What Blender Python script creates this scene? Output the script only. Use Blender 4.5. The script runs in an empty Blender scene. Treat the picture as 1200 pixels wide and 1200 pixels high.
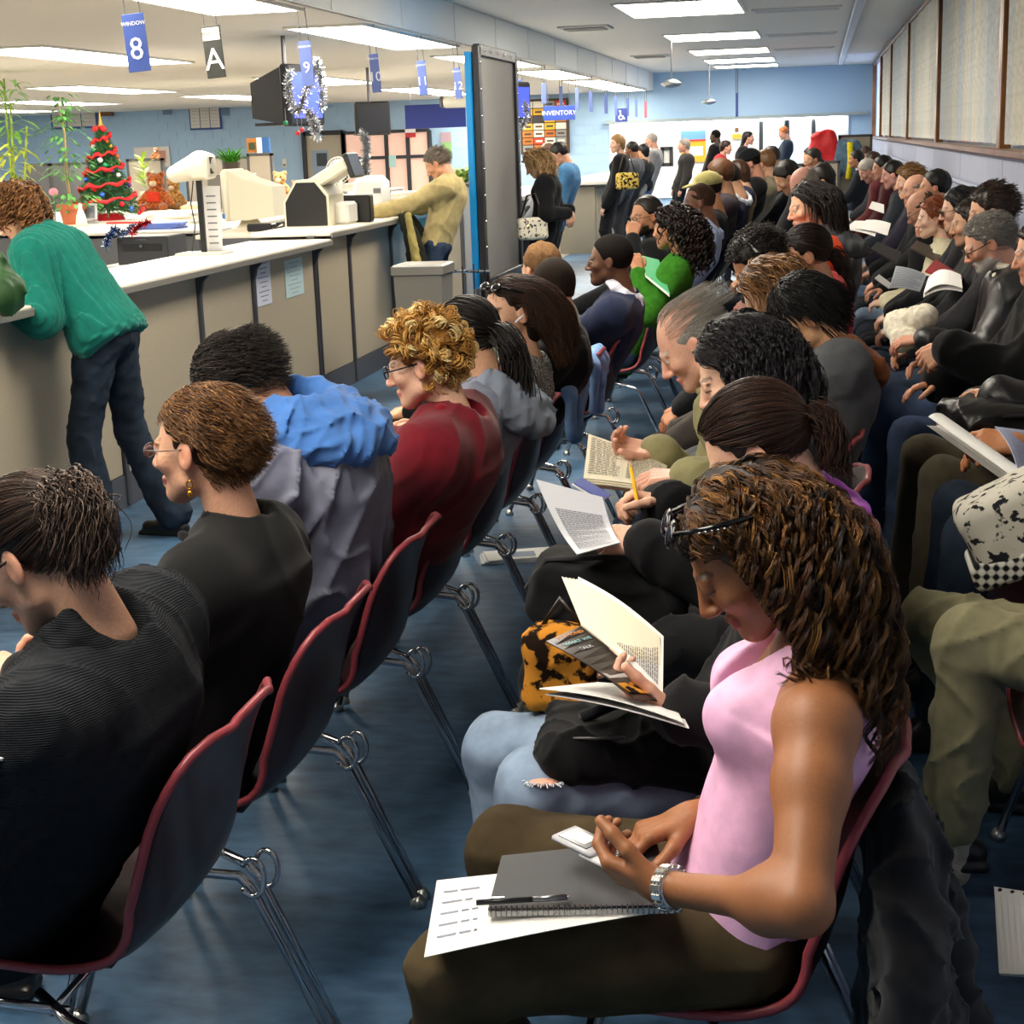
import bpy, math, random, zlib
import numpy as np
from math import sin, cos, pi, radians

SC = bpy.context.scene
COL = SC.collection
A = lambda *v: np.array(v, float)

# ---------------------------------------------------------------- camera, view, light
FPX, CAMZ = 1850.0, 1.70                      # focal length in pixels of a 1200 px frame, eye height
_dx, _dy, _k = 360.0, 447.0, .035
_b = FPX * FPX / (_dy - _dx * _k); _a = _k * _b
_Y = A(_dx, _dy, -FPX); _Y /= np.linalg.norm(_Y)
_Z = -A(_a, -_b, -FPX); _Z /= np.linalg.norm(_Z)
_X = np.cross(_Y, _Z)
ROT = np.array([_X, _Y, _Z])                  # camera axes -> world axes
EYE = A(0, 0, CAMZ)
cam_data = bpy.data.cameras.new('camera'); cam = bpy.data.objects.new('camera', cam_data); COL.objects.link(cam)
cam_data.sensor_width = 36; cam_data.lens = 36 * FPX / 1200; cam_data.clip_end = 200; cam_data.clip_start = .05
from mathutils import Matrix, Vector
M4 = Matrix.Identity(4)
for i in range(3):
    for j in range(3): M4[i][j] = float(ROT[i][j])
M4[2][3] = CAMZ
cam.matrix_world = M4
SC.camera = cam
SC.view_settings.view_transform = 'Standard'; SC.view_settings.look = 'None'
SC.view_settings.gamma = 1; SC.view_settings.use_curve_mapping = False
SC.view_settings.exposure = 0.0
LAMP = 17.0                                    # strength of a lit ceiling panel
world = bpy.data.worlds.new('world'); SC.world = world; world.use_nodes = True
world.node_tree.nodes['Background'].inputs[0].default_value = (.80, .88, 1, 1)
world.node_tree.nodes['Background'].inputs[1].default_value = .35
try:
    SC.cycles.max_bounces = 6; SC.cycles.diffuse_bounces = 4; SC.cycles.glossy_bounces = 2
    SC.cycles.transmission_bounces = 3; SC.cycles.transparent_max_bounces = 6
    SC.cycles.sample_clamp_indirect = 6; SC.cycles.use_denoising = True
    SC.cycles.caustics_reflective = False; SC.cycles.caustics_refractive = False
except Exception: pass

def ray(px, py): return ROT @ A((px - 600) / FPX, (600 - py) / FPX, -1.)
def at(px, py, z=None, y=None, x=None):       # the world point seen at a pixel on a level / depth / side plane
    v = ray(px, py)
    t = (z - CAMZ) / v[2] if z is not None else (y / v[1] if y is not None else x / v[0])
    return EYE + v * t

# ---------------------------------------------------------------- objects
def nrm(v):
    v = np.asarray(v, float); return v / (np.linalg.norm(v) + 1e-12)
def tag(o, label=None, cat=None, group=None, kind=None):
    if label: o['label'] = label
    if cat: o['category'] = cat
    if group: o['group'] = group
    if kind: o['kind'] = kind
    return o
def thing(name, label, cat, loc=(0, 0, 0), rz=0., group=None):
    o = bpy.data.objects.new(name, None); COL.objects.link(o); o.empty_display_size = .1
    o.location = [float(c) for c in loc]; o.rotation_euler = (0, 0, rz)
    return tag(o, label, cat, group)
def mesh(name, V, Fs, mat=None, parent=None, smooth=True, col=None):
    """V (n,3); Fs: list of index arrays (k,3)/(k,4) or one such array"""
    if isinstance(Fs, np.ndarray): Fs = [Fs]
    V = np.asarray(V, np.float32)
    me = bpy.data.meshes.new(name); me.vertices.add(len(V)); me.vertices.foreach_set('co', V.ravel())
    loops = np.concatenate([np.asarray(f, np.int32).ravel() for f in Fs]) if Fs else np.zeros(0, np.int32)
    sizes = np.concatenate([np.full(len(f), np.asarray(f).shape[1], np.int32) for f in Fs])
    me.loops.add(len(loops)); me.loops.foreach_set('vertex_index', loops)
    me.polygons.add(len(sizes)); st = np.concatenate([[0], np.cumsum(sizes)[:-1]]).astype(np.int32)
    me.polygons.foreach_set('loop_start', st)
    me.polygons.foreach_set('use_smooth', np.full(len(sizes), smooth, bool))
    if col is not None:
        c = np.ones((len(V), 4), np.float32); c[:, :3] = col
        at_ = me.color_attributes.new('Col', 'FLOAT_COLOR', 'POINT'); at_.data.foreach_set('color', c.ravel())
    me.update(calc_edges=True); me.validate()
    o = bpy.data.objects.new(name, me); COL.objects.link(o)
    if mat: me.materials.append(mat)
    if parent is not None: o.parent = parent
    return o
def dup(o, parent=None, **kw):
    c = o.copy(); COL.objects.link(c)
    if parent is not None: c.parent = parent
    for ch in list(KIDS.get(o.name, [])) or [x for x in o.children]: dup(ch, c)
    for k, v in kw.items():
        if k in ('label', 'group'): c[k] = v
        else: setattr(c, k, v)
    return c
KIDS = {}

class MB:                                     # polygon soup for one mesh object
    def __init__(s): s.v = []; s.f = []; s.n = 0
    def add(s, V, F):
        s.v.append(np.asarray(V, float)); s.f += [tuple(int(i) + s.n for i in f) for f in F]; s.n += len(V); return s
    def box(s, c, h, R=None, bev=0.):         # centre, half sizes, rotation matrix (columns = axes)
        c = np.asarray(c, float); h = np.asarray(h, float); R = np.eye(3) if R is None else np.asarray(R)
        if bev <= 0:
            P = np.array([(x, y, z) for x in (-1, 1) for y in (-1, 1) for z in (-1, 1)], float) * h
            F = [(0, 1, 3, 2), (4, 6, 7, 5), (0, 4, 5, 1), (2, 3, 7, 6), (0, 2, 6, 4), (1, 5, 7, 3)]
        else:
            b = min(bev, *(h * .9)); P = []; idx = {}
            for sx in (-1, 1):
                for sy in (-1, 1):
                    for sz in (-1, 1):
                        for ax in range(3):
                            q = (h - b) * (sx, sy, sz); q[ax] = h[ax] * (sx, sy, sz)[ax]
                            idx[(sx, sy, sz, ax)] = len(P); P.append(q)
            g = lambda x, y, z, a: idx[(x, y, z, a)]
            F = []
            for a in range(3):
                for sg in (-1, 1):
                    o1, o2 = (a + 1) % 3, (a + 2) % 3; r = []
                    for u, w in ((-1, -1), (1, -1), (1, 1), (-1, 1)):
                        t = [0, 0, 0]; t[a] = sg; t[o1] = u; t[o2] = w; r.append(g(*t, a))
                    F.append(tuple(r if sg > 0 else r[::-1]))
            for a in range(3):
                o1, o2 = (a + 1) % 3, (a + 2) % 3
                for u in (-1, 1):
                    for w in (-1, 1):
                        t0 = [0, 0, 0]; t1 = [0, 0, 0]; t0[a] = -1; t1[a] = 1
                        for t in (t0, t1): t[o1] = u; t[o2] = w
                        q = (g(*t0, o1), g(*t1, o1), g(*t1, o2), g(*t0, o2))
                        F.append(q if u * w < 0 else q[::-1])
            for sx in (-1, 1):
                for sy in (-1, 1):
                    for sz in (-1, 1):
                        q = (g(sx, sy, sz, 0), g(sx, sy, sz, 1), g(sx, sy, sz, 2))
                        F.append(q if sx * sy * sz > 0 else q[::-1])
        return s.add(np.asarray(P) @ R.T + c, F)
    def bar(s, a, b, w, t=None, up=(0, 0, 1), bev=0.):
        a = np.asarray(a, float); b = np.asarray(b, float); d = nrm(b - a); up = np.asarray(up, float)
        if abs(d @ up) > .98: up = A(1, 0, 0)
        x = nrm(np.cross(d, up)); z = np.cross(x, d)
        return s.box((a + b) / 2, (w / 2, np.linalg.norm(b - a) / 2, (t or w) / 2), np.array([x, d, z]).T, bev)
    def tube(s, pts, r, sides=8, closed=False, caps=True):
        P = np.asarray(pts, float); n = len(P); r = np.broadcast_to(np.asarray(r, float), (n,))
        T = np.roll(P, -1, 0) - np.roll(P, 1, 0)
        if not closed: T[0] = P[1] - P[0]; T[-1] = P[-1] - P[-2]
        T /= np.linalg.norm(T, axis=1)[:, None] + 1e-12
        ref = A(0, 0, 1) if abs(T[0][2]) < .9 else A(1, 0, 0); u = nrm(np.cross(T[0], ref)); V = []
        for i in range(n):
            u = nrm(u - T[i] * (u @ T[i])); w = np.cross(T[i], u)
            for k in range(sides):
                th = 2 * pi * k / sides; V.append(P[i] + r[i] * (u * cos(th) + w * sin(th)))
        F = [(i * sides + k, i * sides + (k + 1) % sides, ((i + 1) % n) * sides + (k + 1) % sides, ((i + 1) % n) * sides + k)
             for i in range(n if closed else n - 1) for k in range(sides)]
        if caps and not closed:
            F.append(tuple(range(sides))[::-1]); F.append(tuple((n - 1) * sides + k for k in range(sides)))
        return s.add(V, F)
    def lathe(s, prof, c=(0, 0, 0), R=None, seg=16):   # (r, z) profile about local z
        V = []; R = np.eye(3) if R is None else R
        for r, z in prof:
            for k in range(seg): V.append((r * cos(2 * pi * k / seg), r * sin(2 * pi * k / seg), z))
        n = len(prof)
        F = [(i * seg + k, i * seg + (k + 1) % seg, (i + 1) * seg + (k + 1) % seg, (i + 1) * seg + k) for i in range(n - 1) for k in range(seg)]
        F.append(tuple(range(seg))[::-1]); F.append(tuple((n - 1) * seg + k for k in range(seg)))
        return s.add(np.asarray(V) @ np.asarray(R).T + np.asarray(c, float), F)
    def prism(s, poly, axis, a0, a1):         # polygon in the two other axes, extruded along axis
        n = len(poly); V = []
        for a in (a0, a1):
            for p in poly:
                q = [0, 0, 0]; q[axis] = a; q[(axis + 1) % 3] = p[0]; q[(axis + 2) % 3] = p[1]; V.append(q)
        F = [tuple(range(n))[::-1], tuple(range(n, 2 * n))] + [(i, (i + 1) % n, n + (i + 1) % n, n + i) for i in range(n)]
        return s.add(V, F)
    def ball(s, c, r, seg=10, rings=6, R=None):
        r = np.broadcast_to(np.asarray(r, float), (3,)); V = []
        R = np.eye(3) if R is None else R
        for i in range(1, rings):
            ph = pi * i / rings
            for k in range(seg): V.append((sin(ph) * cos(2 * pi * k / seg), sin(ph) * sin(2 * pi * k / seg), cos(ph)))
        V += [(0, 0, 1), (0, 0, -1)]; n = len(V)
        F = [(i * seg + k, (i + 1) * seg + k, (i + 1) * seg + (k + 1) % seg, i * seg + (k + 1) % seg) for i in range(rings - 2) for k in range(seg)]
        F += [(n - 2, k, (k + 1) % seg) for k in range(seg)] + [(n - 1, (rings - 2) * seg + (k + 1) % seg, (rings - 2) * seg + k) for k in range(seg)]
        return s.add((np.asarray(V) * r) @ np.asarray(R).T + np.asarray(c, float), F)
    def build(s, name, mat, parent=None, smooth=False):
        V = np.concatenate(s.v); me = bpy.data.meshes.new(name); me.from_pydata(V.tolist(), [], s.f); me.update()
        if smooth: me.shade_smooth() if hasattr(me, 'shade_smooth') else None
        if smooth == 'auto':
            try: me.set_sharp_from_angle(angle=.7)
            except Exception: pass
        o = bpy.data.objects.new(name, me); COL.objects.link(o); me.materials.append(mat)
        if parent is not None: o.parent = parent
        return o

# ---------------------------------------------------------------- materials (all procedural)
_mc = {}
def srgb(c):
    if isinstance(c, str): c = tuple(int(c[i:i + 2], 16) / 255 for i in (0, 2, 4))
    return tuple(((x + .055) / 1.055) ** 2.4 if x > .04045 else x / 12.92 for x in c)
def mat(kind, col='808080', **k):
    key = (kind, col, tuple(sorted(k.items())))
    if key in _mc: return _mc[key]
    m = bpy.data.materials.new(kind); m.use_nodes = True; nt = m.node_tree; N = nt.nodes; L = nt.links
    b = N['Principled BSDF']; c = srgb(col) + (1,)
    I = b.inputs
    I['Base Color'].default_value = c; I['Roughness'].default_value = k.get('rough', .6)
    tc = N.new('ShaderNodeTexCoord')
    def noise(scale, detail=3, st=(1, 1, 1), out='Fac'):
        mp = N.new('ShaderNodeMapping'); mp.inputs['Scale'].default_value = st
        L.new(tc.outputs['Object'], mp.inputs['Vector'])
        n = N.new('ShaderNodeTexNoise'); n.inputs['Scale'].default_value = scale; n.inputs['Detail'].default_value = detail
        L.new(mp.outputs[0], n.inputs['Vector']); return n.outputs[out]
    def wave(scale, axis='X', dist=0.):
        n = N.new('ShaderNodeTexWave'); n.bands_direction = axis; n.inputs['Scale'].default_value = scale
        n.inputs['Distortion'].default_value = dist; L.new(tc.outputs['Object'], n.inputs['Vector']); return n.outputs['Fac']
    def bump(h, strength=.3, dist=.002):
        n = N.new('ShaderNodeBump'); n.inputs['Strength'].default_value = strength; n.inputs['Distance'].default_value = dist
        L.new(h, n.inputs['Height']); L.new(n.outputs[0], I['Normal'])
    def mix(f, c0, c1, lo=.35, hi=.65):
        r = N.new('ShaderNodeMapRange'); r.inputs[1].default_value = lo; r.inputs[2].default_value = hi; L.new(f, r.inputs[0])
        n = N.new('ShaderNodeMix'); n.data_type = 'RGBA'; L.new(r.outputs[0], n.inputs[0])
        for s_, cc in ((6, c0), (7, c1)):
            if isinstance(cc, tuple): n.inputs[s_].default_value = cc if len(cc) == 4 else cc + (1,)
            else: L.new(cc, n.inputs[s_])
        return n.outputs[2]
    sc = lambda f: tuple(min(1, x * f) for x in c[:3]) + (1,)
    if kind == 'plastic': I['Roughness'].default_value = k.get('rough', .35)
    elif kind == 'chrome': I['Metallic'].default_value = 1; I['Roughness'].default_value = k.get('rough', .12)
    elif kind == 'paint': bump(noise(60), .08)
    elif kind == 'emit':
        I['Base Color'].default_value = c; I['Emission Color'].default_value = c; I['Emission Strength'].default_value = k.get('s', 5)
    elif kind in ('cloth', 'wool', 'denim', 'leather', 'knit', 'satin', 'fur', 'print', 'plaid', 'leopard', 'speck'):
        I['Roughness'].default_value = {'leather': .38, 'satin': .55}.get(kind, .9)
        try: I['Sheen Weight'].default_value = {'cloth': .08, 'wool': .15, 'fur': .5}.get(kind, 0.); I['Sheen Roughness'].default_value = .5
        except Exception: pass
        I['Specular IOR Level'].default_value = .5 if kind in ('leather', 'satin') else .15
        if kind == 'denim':
            o1 = mix(noise(9, 4), sc(.75), sc(1.5)); L.new(o1, I['Base Color']); bump(noise(700, 2), .3, .001)
        elif kind == 'knit': bump(wave(95, 'Z', 1.5), .5, .003); L.new(mix(noise(40), sc(.8), sc(1.15)), I['Base Color'])
        elif kind == 'leather': bump(noise(90, 4), .25, .003)
        elif kind == 'fur': bump(noise(150, 4, (1, 1, .3)), 1., .01); L.new(mix(noise(60, 4), sc(.4), sc(1.6)), I['Base Color'])
        elif kind == 'leopard': L.new(mix(noise(28, 5), srgb('1a0d05'), c, .44, .5), I['Base Color'])
        elif kind == 'print': L.new(mix(noise(34, 4, (1, 1.7, 1)), srgb('26262b'), c, .40, .44), I['Base Color'])
        elif kind == 'speck': L.new(mix(noise(240, 2), srgb('2b2b2c'), srgb('b9b9b6'), .48, .56), I['Base Color'])
        elif kind == 'plaid':
            w1 = wave(14, 'X'); w2 = wave(14, 'Z'); ad = N.new('ShaderNodeMath'); ad.operation = 'ADD'; L.new(w1, ad.inputs[0]); L.new(w2, ad.inputs[1])
            L.new(mix(ad.outputs[0], srgb('1a1a1c'), srgb('d8d5cc'), .6, 1.3), I['Base Color'])
        else:
            L.new(mix(noise(25, 3), sc(.9), sc(1.1)), I['Base Color']); bump(noise(500, 2), .25, .001)
    elif kind in ('skin', 'hair', 'vcol', 'scalp'):
        at_ = N.new('ShaderNodeVertexColor'); at_.layer_name = 'Col'
        if kind == 'skin':
            L.new(at_.outputs[0], I['Base Color']); I['Roughness'].default_value = .48; I['Specular IOR Level'].default_value = .4
            I['Subsurface Weight'].default_value = .12; I['Subsurface Radius'].default_value = (.6, .25, .12); I['Subsurface Scale'].default_value = .012
            bump(noise(420, 2), .12, .0008)
        elif kind == 'hair':
            L.new(at_.outputs[0], I['Base Color']); I['Roughness'].default_value = .45; I['Specular IOR Level'].default_value = .38
        elif kind == 'scalp': L.new(mix(noise(900, 2), (.55, .55, .55), (1.25, 1.25, 1.25), .4, .6), N.new('ShaderNodeVectorMath').inputs[1]); vm = [n for n in N if n.type == 'VECT_MATH'][0]; vm.operation = 'MULTIPLY'; L.new(at_.outputs[0], vm.inputs[0]); L.new(vm.outputs[0], I['Base Color']); I['Roughness'].default_value = .85; I['Specular IOR Level'].default_value = .15; bump(noise(700, 2), .6, .002)
        else: L.new(at_.outputs[0], I['Base Color']); I['Roughness'].default_value = .7
    elif kind == 'floor':
        f1 = noise(1.3, 8, (1, .8, 1)); f2 = noise(14, 6, (.7, 1.3, 1))
        ad = N.new('ShaderNodeMath'); ad.operation = 'MULTIPLY_ADD'; L.new(f2, ad.inputs[0]); ad.inputs[1].default_value = .8; L.new(f1, ad.inputs[2])
        L.new(mix(ad.outputs[0], srgb('1d3a56'), srgb('5c80a2'), .66, 1.16), I['Base Color'])
        r = N.new('ShaderNodeMapRange'); r.inputs[3].default_value = .34; r.inputs[4].default_value = .5; L.new(f2, r.inputs[0]); L.new(r.outputs[0], I['Roughness'])
        bump(noise(90, 3), .06)
    elif kind == 'streak':                    # painted boards, faint vertical streaks
        L.new(mix(noise(6, 4, (1, 6, .5)), sc(.92), sc(1.06)), I['Base Color']); bump(noise(120), .1)
    elif kind == 'wood':
        L.new(mix(noise(7, 5, (1, 6, .4) if k.get('v', 1) else (1, .4, 6)), sc(.55), sc(1.35)), I['Base Color']); I['Roughness'].default_value = .3
    elif kind == 'panel':
        L.new(mix(noise(300, 2), sc(.9), sc(1.08)), I['Base Color']); bump(noise(500, 2), .2, .001)
    elif kind == 'leaf':
        L.new(mix(noise(14, 3), sc(.6), sc(1.5)), I['Base Color']); I['Roughness'].default_value = .45
    elif kind == 'tinsel':
        I['Metallic'].default_value = .85; I['Roughness'].default_value = .25
    elif kind == 'glass':
        I['Transmission Weight'].default_value = .85; I['Roughness'].default_value = .05; I['IOR'].default_value = 1.1
    elif kind == 'bag':
        I['Transmission Weight'].default_value = .25; I['Roughness'].default_value = .2; bump(noise(25, 4), .6, .01)
    if 'spec' in k: I['Specular IOR Level'].default_value = k['spec']
    if 'coat' in k: I['Coat Weight'].default_value = k['coat']; I['Coat Roughness'].default_value = .15
    _mc[key] = m
    return m

# ---------------------------------------------------------------- signed distance sculpting
def Rz(a): return np.array([[cos(a), -sin(a), 0], [sin(a), cos(a), 0], [0, 0, 1.]])
def Rx(a): return np.array([[1, 0, 0], [0, cos(a), -sin(a)], [0, sin(a), cos(a)]])
def Ry(a): return np.array([[cos(a), 0, sin(a)], [0, 1, 0], [-sin(a), 0, cos(a)]])
def frame(fwd, up=(0, 0, 1)):                 # columns right, forward, up
    f = nrm(fwd); r = nrm(np.cross(f, up)); return np.array([r, f, np.cross(r, f)]).T

class Sdf:
    def __init__(s, res): s.res = res; s.p = []
    def cone(s, a, b, ra, rb=None, k=.02, op=1, n=None, q=1.):   # n, q: flatten along n by factor q
        rb = ra if rb is None else rb; a = np.asarray(a, float); b = np.asarray(b, float); R = max(ra, rb)
        s.p.append(('c', np.minimum(a, b) - R, np.maximum(a, b) + R, k, op, (a, b, ra, rb, None if n is None else nrm(n), q))); return s
    def ell(s, c, r, R=None, k=.02, op=1):
        c = np.asarray(c, float); r = np.asarray(r, float) * np.ones(3); R = np.eye(3) if R is None else np.asarray(R)
        e = np.sqrt(((R * r) ** 2).sum(1)); s.p.append(('e', c - e, c + e, k, op, (c, r, R))); return s
    def box(s, c, h, R=None, r=.01, k=.01, op=1):
        c = np.asarray(c, float); h = np.asarray(h, float); R = np.eye(3) if R is None else np.asarray(R)
        e = np.abs(R) @ h; s.p.append(('b', c - e, c + e, k, op, (c, h - r, R, r))); return s
    def mesh(s, disp=None, clip=None):
        res = s.res; lo = np.min([p[1] - p[3] * .5 for p in s.p if p[4] > 0], 0) - 2.5 * res
        hi = np.max([p[2] + p[3] * .5 for p in s.p if p[4] > 0], 0) + 2.5 * res
        n = np.ceil((hi - lo) / res).astype(int) + 1
        ax = [np.asarray(lo[i] + res * np.arange(n[i]), np.float32) for i in range(3)]
        D = np.full(tuple(n), 1., np.float32)
        for t, l, h, k, op, a in s.p:
            m = k + 2.1 * res
            i0 = np.clip(np.floor((l - m - lo) / res).astype(int), 0, n); i1 = np.clip(np.ceil((h + m - lo) / res).astype(int) + 1, 0, n)
            if (i1 <= i0).any(): continue
            sl = tuple(slice(i0[i], i1[i]) for i in range(3))
            X = ax[0][sl[0]][:, None, None]; Y = ax[1][sl[1]][None, :, None]; Z = ax[2][sl[2]][None, None, :]
            if t == 'c':
                pa, pb, ra, rb, nn, q = a; ba = pb - pa; bb = float(ba @ ba) + 1e-12
                x = X - np.float32(pa[0]); y = Y - np.float32(pa[1]); z = Z - np.float32(pa[2])
                hh = np.clip((x * np.float32(ba[0]) + y * np.float32(ba[1]) + z * np.float32(ba[2])) / np.float32(bb), 0, 1)
                x = x - hh * np.float32(ba[0]); y = y - hh * np.float32(ba[1]); z = z - hh * np.float32(ba[2])
                if nn is not None:
                    dn = (x * np.float32(nn[0]) + y * np.float32(nn[1]) + z * np.float32(nn[2])) * np.float32(1 / q - 1)
                    x = x + dn * np.float32(nn[0]); y = y + dn * np.float32(nn[1]); z = z + dn * np.float32(nn[2])
                d = np.sqrt(x * x + y * y + z * z) - (np.float32(ra) + np.float32(rb - ra) * hh)
                if nn is not None and q < 1: d *= np.float32((1 + q) / 2)
            else:
                c, r, R = a[0], a[1], a[2]
                x = X - np.float32(c[0]); y = Y - np.float32(c[1]); z = Z - np.float32(c[2])
                u = [x * np.float32(R[0, i]) + y * np.float32(R[1, i]) + z * np.float32(R[2, i]) for i in range(3)]
                if t == 'e':
                    k0 = np.sqrt(sum((u[i] / np.float32(r[i])) ** 2 for i in range(3)))
                    k1 = np.sqrt(sum((u[i] / np.float32(r[i] ** 2)) ** 2 for i in range(3))) + np.float32(1e-6)
                    d = k0 * (k0 - 1) / k1
                else:
                    w = [np.abs(u[i]) - np.float32(r[i]) for i in range(3)]
                    d = np.sqrt(sum(np.maximum(v, 0) ** 2 for v in w)) + np.minimum(np.maximum(np.maximum(w[0], w[1]), w[2]), 0) - np.float32(a[3])
            O = D[sl]; d = d.astype(np.float32)
            if op > 0:
                hh = np.maximum(k - np.abs(O - d), 0) / k; D[sl] = np.minimum(O, d) - hh * hh * np.float32(k * .25)
            else:
                d = -d; hh = np.maximum(k - np.abs(O - d), 0) / k; D[sl] = np.maximum(O, d) + hh * hh * np.float32(k * .25)
        if disp is not None:
            I = np.argwhere(np.abs(D) < 3.5 * res)
            if len(I): D[I[:, 0], I[:, 1], I[:, 2]] += np.asarray(disp(lo + I * res), np.float32)
        return surfnet(D, lo, res)

def surfnet(D, lo, res):
    S = D < 0; cnt = np.zeros(tuple(np.array(D.shape) - 1), np.uint8)
    C8 = [(i, j, k) for i in (0, 1) for j in (0, 1) for k in (0, 1)]
    nx, ny, nz = D.shape
    sub = lambda T, c: T[c[0]:nx - 1 + c[0], c[1]:ny - 1 + c[1], c[2]:nz - 1 + c[2]]
    for c in C8: cnt += sub(S, c)
    I = np.argwhere((cnt > 0) & (cnt < 8)); ids = np.full(cnt.shape, -1, np.int32); ids[I[:, 0], I[:, 1], I[:, 2]] = np.arange(len(I))
    vals = np.stack([D[I[:, 0] + c[0], I[:, 1] + c[1], I[:, 2] + c[2]] for c in C8], 1)
    acc = np.zeros((len(I), 3)); w = np.zeros(len(I)); co = np.array(C8, float)
    for a in range(8):
        for b in range(a + 1, 8):
            if abs(co[a] - co[b]).sum() == 1:
                va, vb = vals[:, a], vals[:, b]; m = (va < 0) != (vb < 0)
                t = np.where(m, va / np.where(m, va - vb, 1), 0)
                acc += np.where(m[:, None], co[a] + t[:, None] * (co[b] - co[a]), 0); w += m
    V = lo + (I + acc / np.maximum(w, 1)[:, None]) * res
    Q = []
    for axs in range(3):
        o1, o2 = (axs + 1) % 3, (axs + 2) % 3
        sl0 = [slice(None)] * 3; sl1 = [slice(None)] * 3; sl0[axs] = slice(0, -1); sl1[axs] = slice(1, None)
        s0, s1 = S[tuple(sl0)], S[tuple(sl1)]; E = np.argwhere(s0 != s1)
        E = E[(E[:, o1] > 0) & (E[:, o2] > 0) & (E[:, o1] < D.shape[o1] - 1) & (E[:, o2] < D.shape[o2] - 1)]
        if not len(E): continue
        fl = s0[E[:, 0], E[:, 1], E[:, 2]]
        def g(d1, d2):
            T = E.copy(); T[:, o1] += d1; T[:, o2] += d2; return ids[T[:, 0], T[:, 1], T[:, 2]]
        q = np.stack([g(-1, -1), g(0, -1), g(0, 0), g(-1, 0)], 1)
        q = np.where(fl[:, None], q, q[:, ::-1]); Q.append(q[(q >= 0).all(1)])
    return V, np.concatenate(Q)

def folds(amp, scale, seed=0, stretch=None):  # cloth-like ridges in space
    rs = np.random.RandomState(seed); B = rs.randn(4, 3, 3)
    def f(P):
        P = np.asarray(P); Q = P @ (np.eye(3) if stretch is None else np.asarray(stretch)) / scale
        o = 0.
        for i in range(3):
            u = Q @ (B[i] / 1.2); s_ = 1.5 ** i
            w = 1 - np.abs(np.sin(u[:, 0] * s_ + 1.4 * np.sin(u[:, 1] * s_ * .8 + i) + .8 * np.cos(u[:, 2] * s_)))
            o = o + (w * .8 - .4 if i == 0 else w ** 3 * 1.5 - .4) / s_ ** .7
        return -amp * o * .62
    return f
def join(parts):
    V = []; F = []; Cc = []; n = 0
    for p in parts:
        V.append(p[0]); F.append(p[1] + n); n += len(p[0])
        if len(p) > 2: Cc.append(p[2])
    out = (np.concatenate(V), np.concatenate(F))
    return out + (np.concatenate(Cc),) if Cc else out

# ================================================================ the setting
WALLX, BACKY, CEIL, LOWC, SOFX = 1.07, 34.5, 3.0, 2.65, -3.45
def struct(o): o['kind'] = 'structure'; return o
def text(name, s, size, c, R, m, parent=None, depth=.001, align='CENTER'):
    """lettering centred at c; R columns = reading direction, up, outward"""
    cu = bpy.data.curves.new(name, 'FONT'); cu.body = s; cu.size = size; cu.extrude = depth; cu.align_x = align; cu.align_y = 'CENTER'
    cu.resolution_u = 2
    t = bpy.data.objects.new(name, cu); me = bpy.data.meshes.new_from_object(t); bpy.data.objects.remove(t); bpy.data.curves.remove(cu)
    n = len(me.vertices); P = np.zeros(n * 3, np.float32); me.vertices.foreach_get('co', P)
    P = P.reshape(-1, 3) @ np.asarray(R).T + np.asarray(c); me.vertices.foreach_set('co', P.astype(np.float32).ravel()); me.update()
    o = bpy.data.objects.new(name, me); COL.objects.link(o); me.materials.clear(); me.materials.append(m)
    if parent is not None: o.parent = parent
    return o
R_CAM = np.array([[1, 0, 0], [0, 0, -1], [0, 1, 0]], float)       # faces -Y: read along +X, up Z (columns: x, z, -y)
R_CAM = np.array([(1, 0, 0), (0, 0, 1), (0, -1, 0)], float).T
R_EAST = np.array([(0, 1, 0), (0, 0, 1), (1, 0, 0)], float).T     # faces +X

blue_wall = mat('paint', 'a9c9e6', rough=.5)
struct(MB().box((-9, 15, -.05), (10.2, 20, .05)).build('floor', mat('floor')))
struct(MB().box((-1.19, 15, CEIL + .05), (2.27, 20, .05)).build('ceiling', mat('paint', 'e4e1da', rough=.8)))
struct(MB().box((-11.4, 15, .002), (7.7, 20, .004)).build('floor', mat('panel', '9a9690')))  # unseen neutral floor cover, added to bounce less blue light onto the low ceiling
lowc = struct(MB().box((SOFX - 7.85, 15, LOWC + .2), (7.85, 20, .2)).build('ceiling', mat('paint', 'dedad2', rough=.8)))
sof = struct(MB().box((SOFX, 14, (CEIL + LOWC) / 2), (.02, 19.2, (CEIL - LOWC) / 2 + .0)).build('trim_1', mat('paint', 'dde2e2')))
for i in range(14):
    y = 6.3 + i * 2.0
    MB().box((SOFX + .024, y, (CEIL + LOWC) / 2), (.004, .95, .165)).build('soffit_panel', mat('paint', 'dfe4e4'), sof)
wb = struct(MB().box((-9, BACKY + .1, 1.5), (10.2, .1, 1.6)).build('wall_back', blue_wall))
struct(MB().box((-9, -4.6, 1.5), (10.2, .1, 1.6)).build('wall_rear', blue_wall))
struct(MB().box((-19.1, 15, 1.5), (.1, 20, 1.6)).build('wall_left', blue_wall))
# painted block courses of the far wall, joined (each under ten pixels)
mb = MB()
for r in range(10):
    z = 1.28 + r * .2 - .6
    for c in range(46):
        x = -18.8 + c * .42 + (.21 if r % 2 else 0)
        if x > .8: continue
        mb.box((x, BACKY - .004, z), (.202, .006, .094))
o = mb.build('block', blue_wall, wb); o['kind'] = 'stuff'
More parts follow.
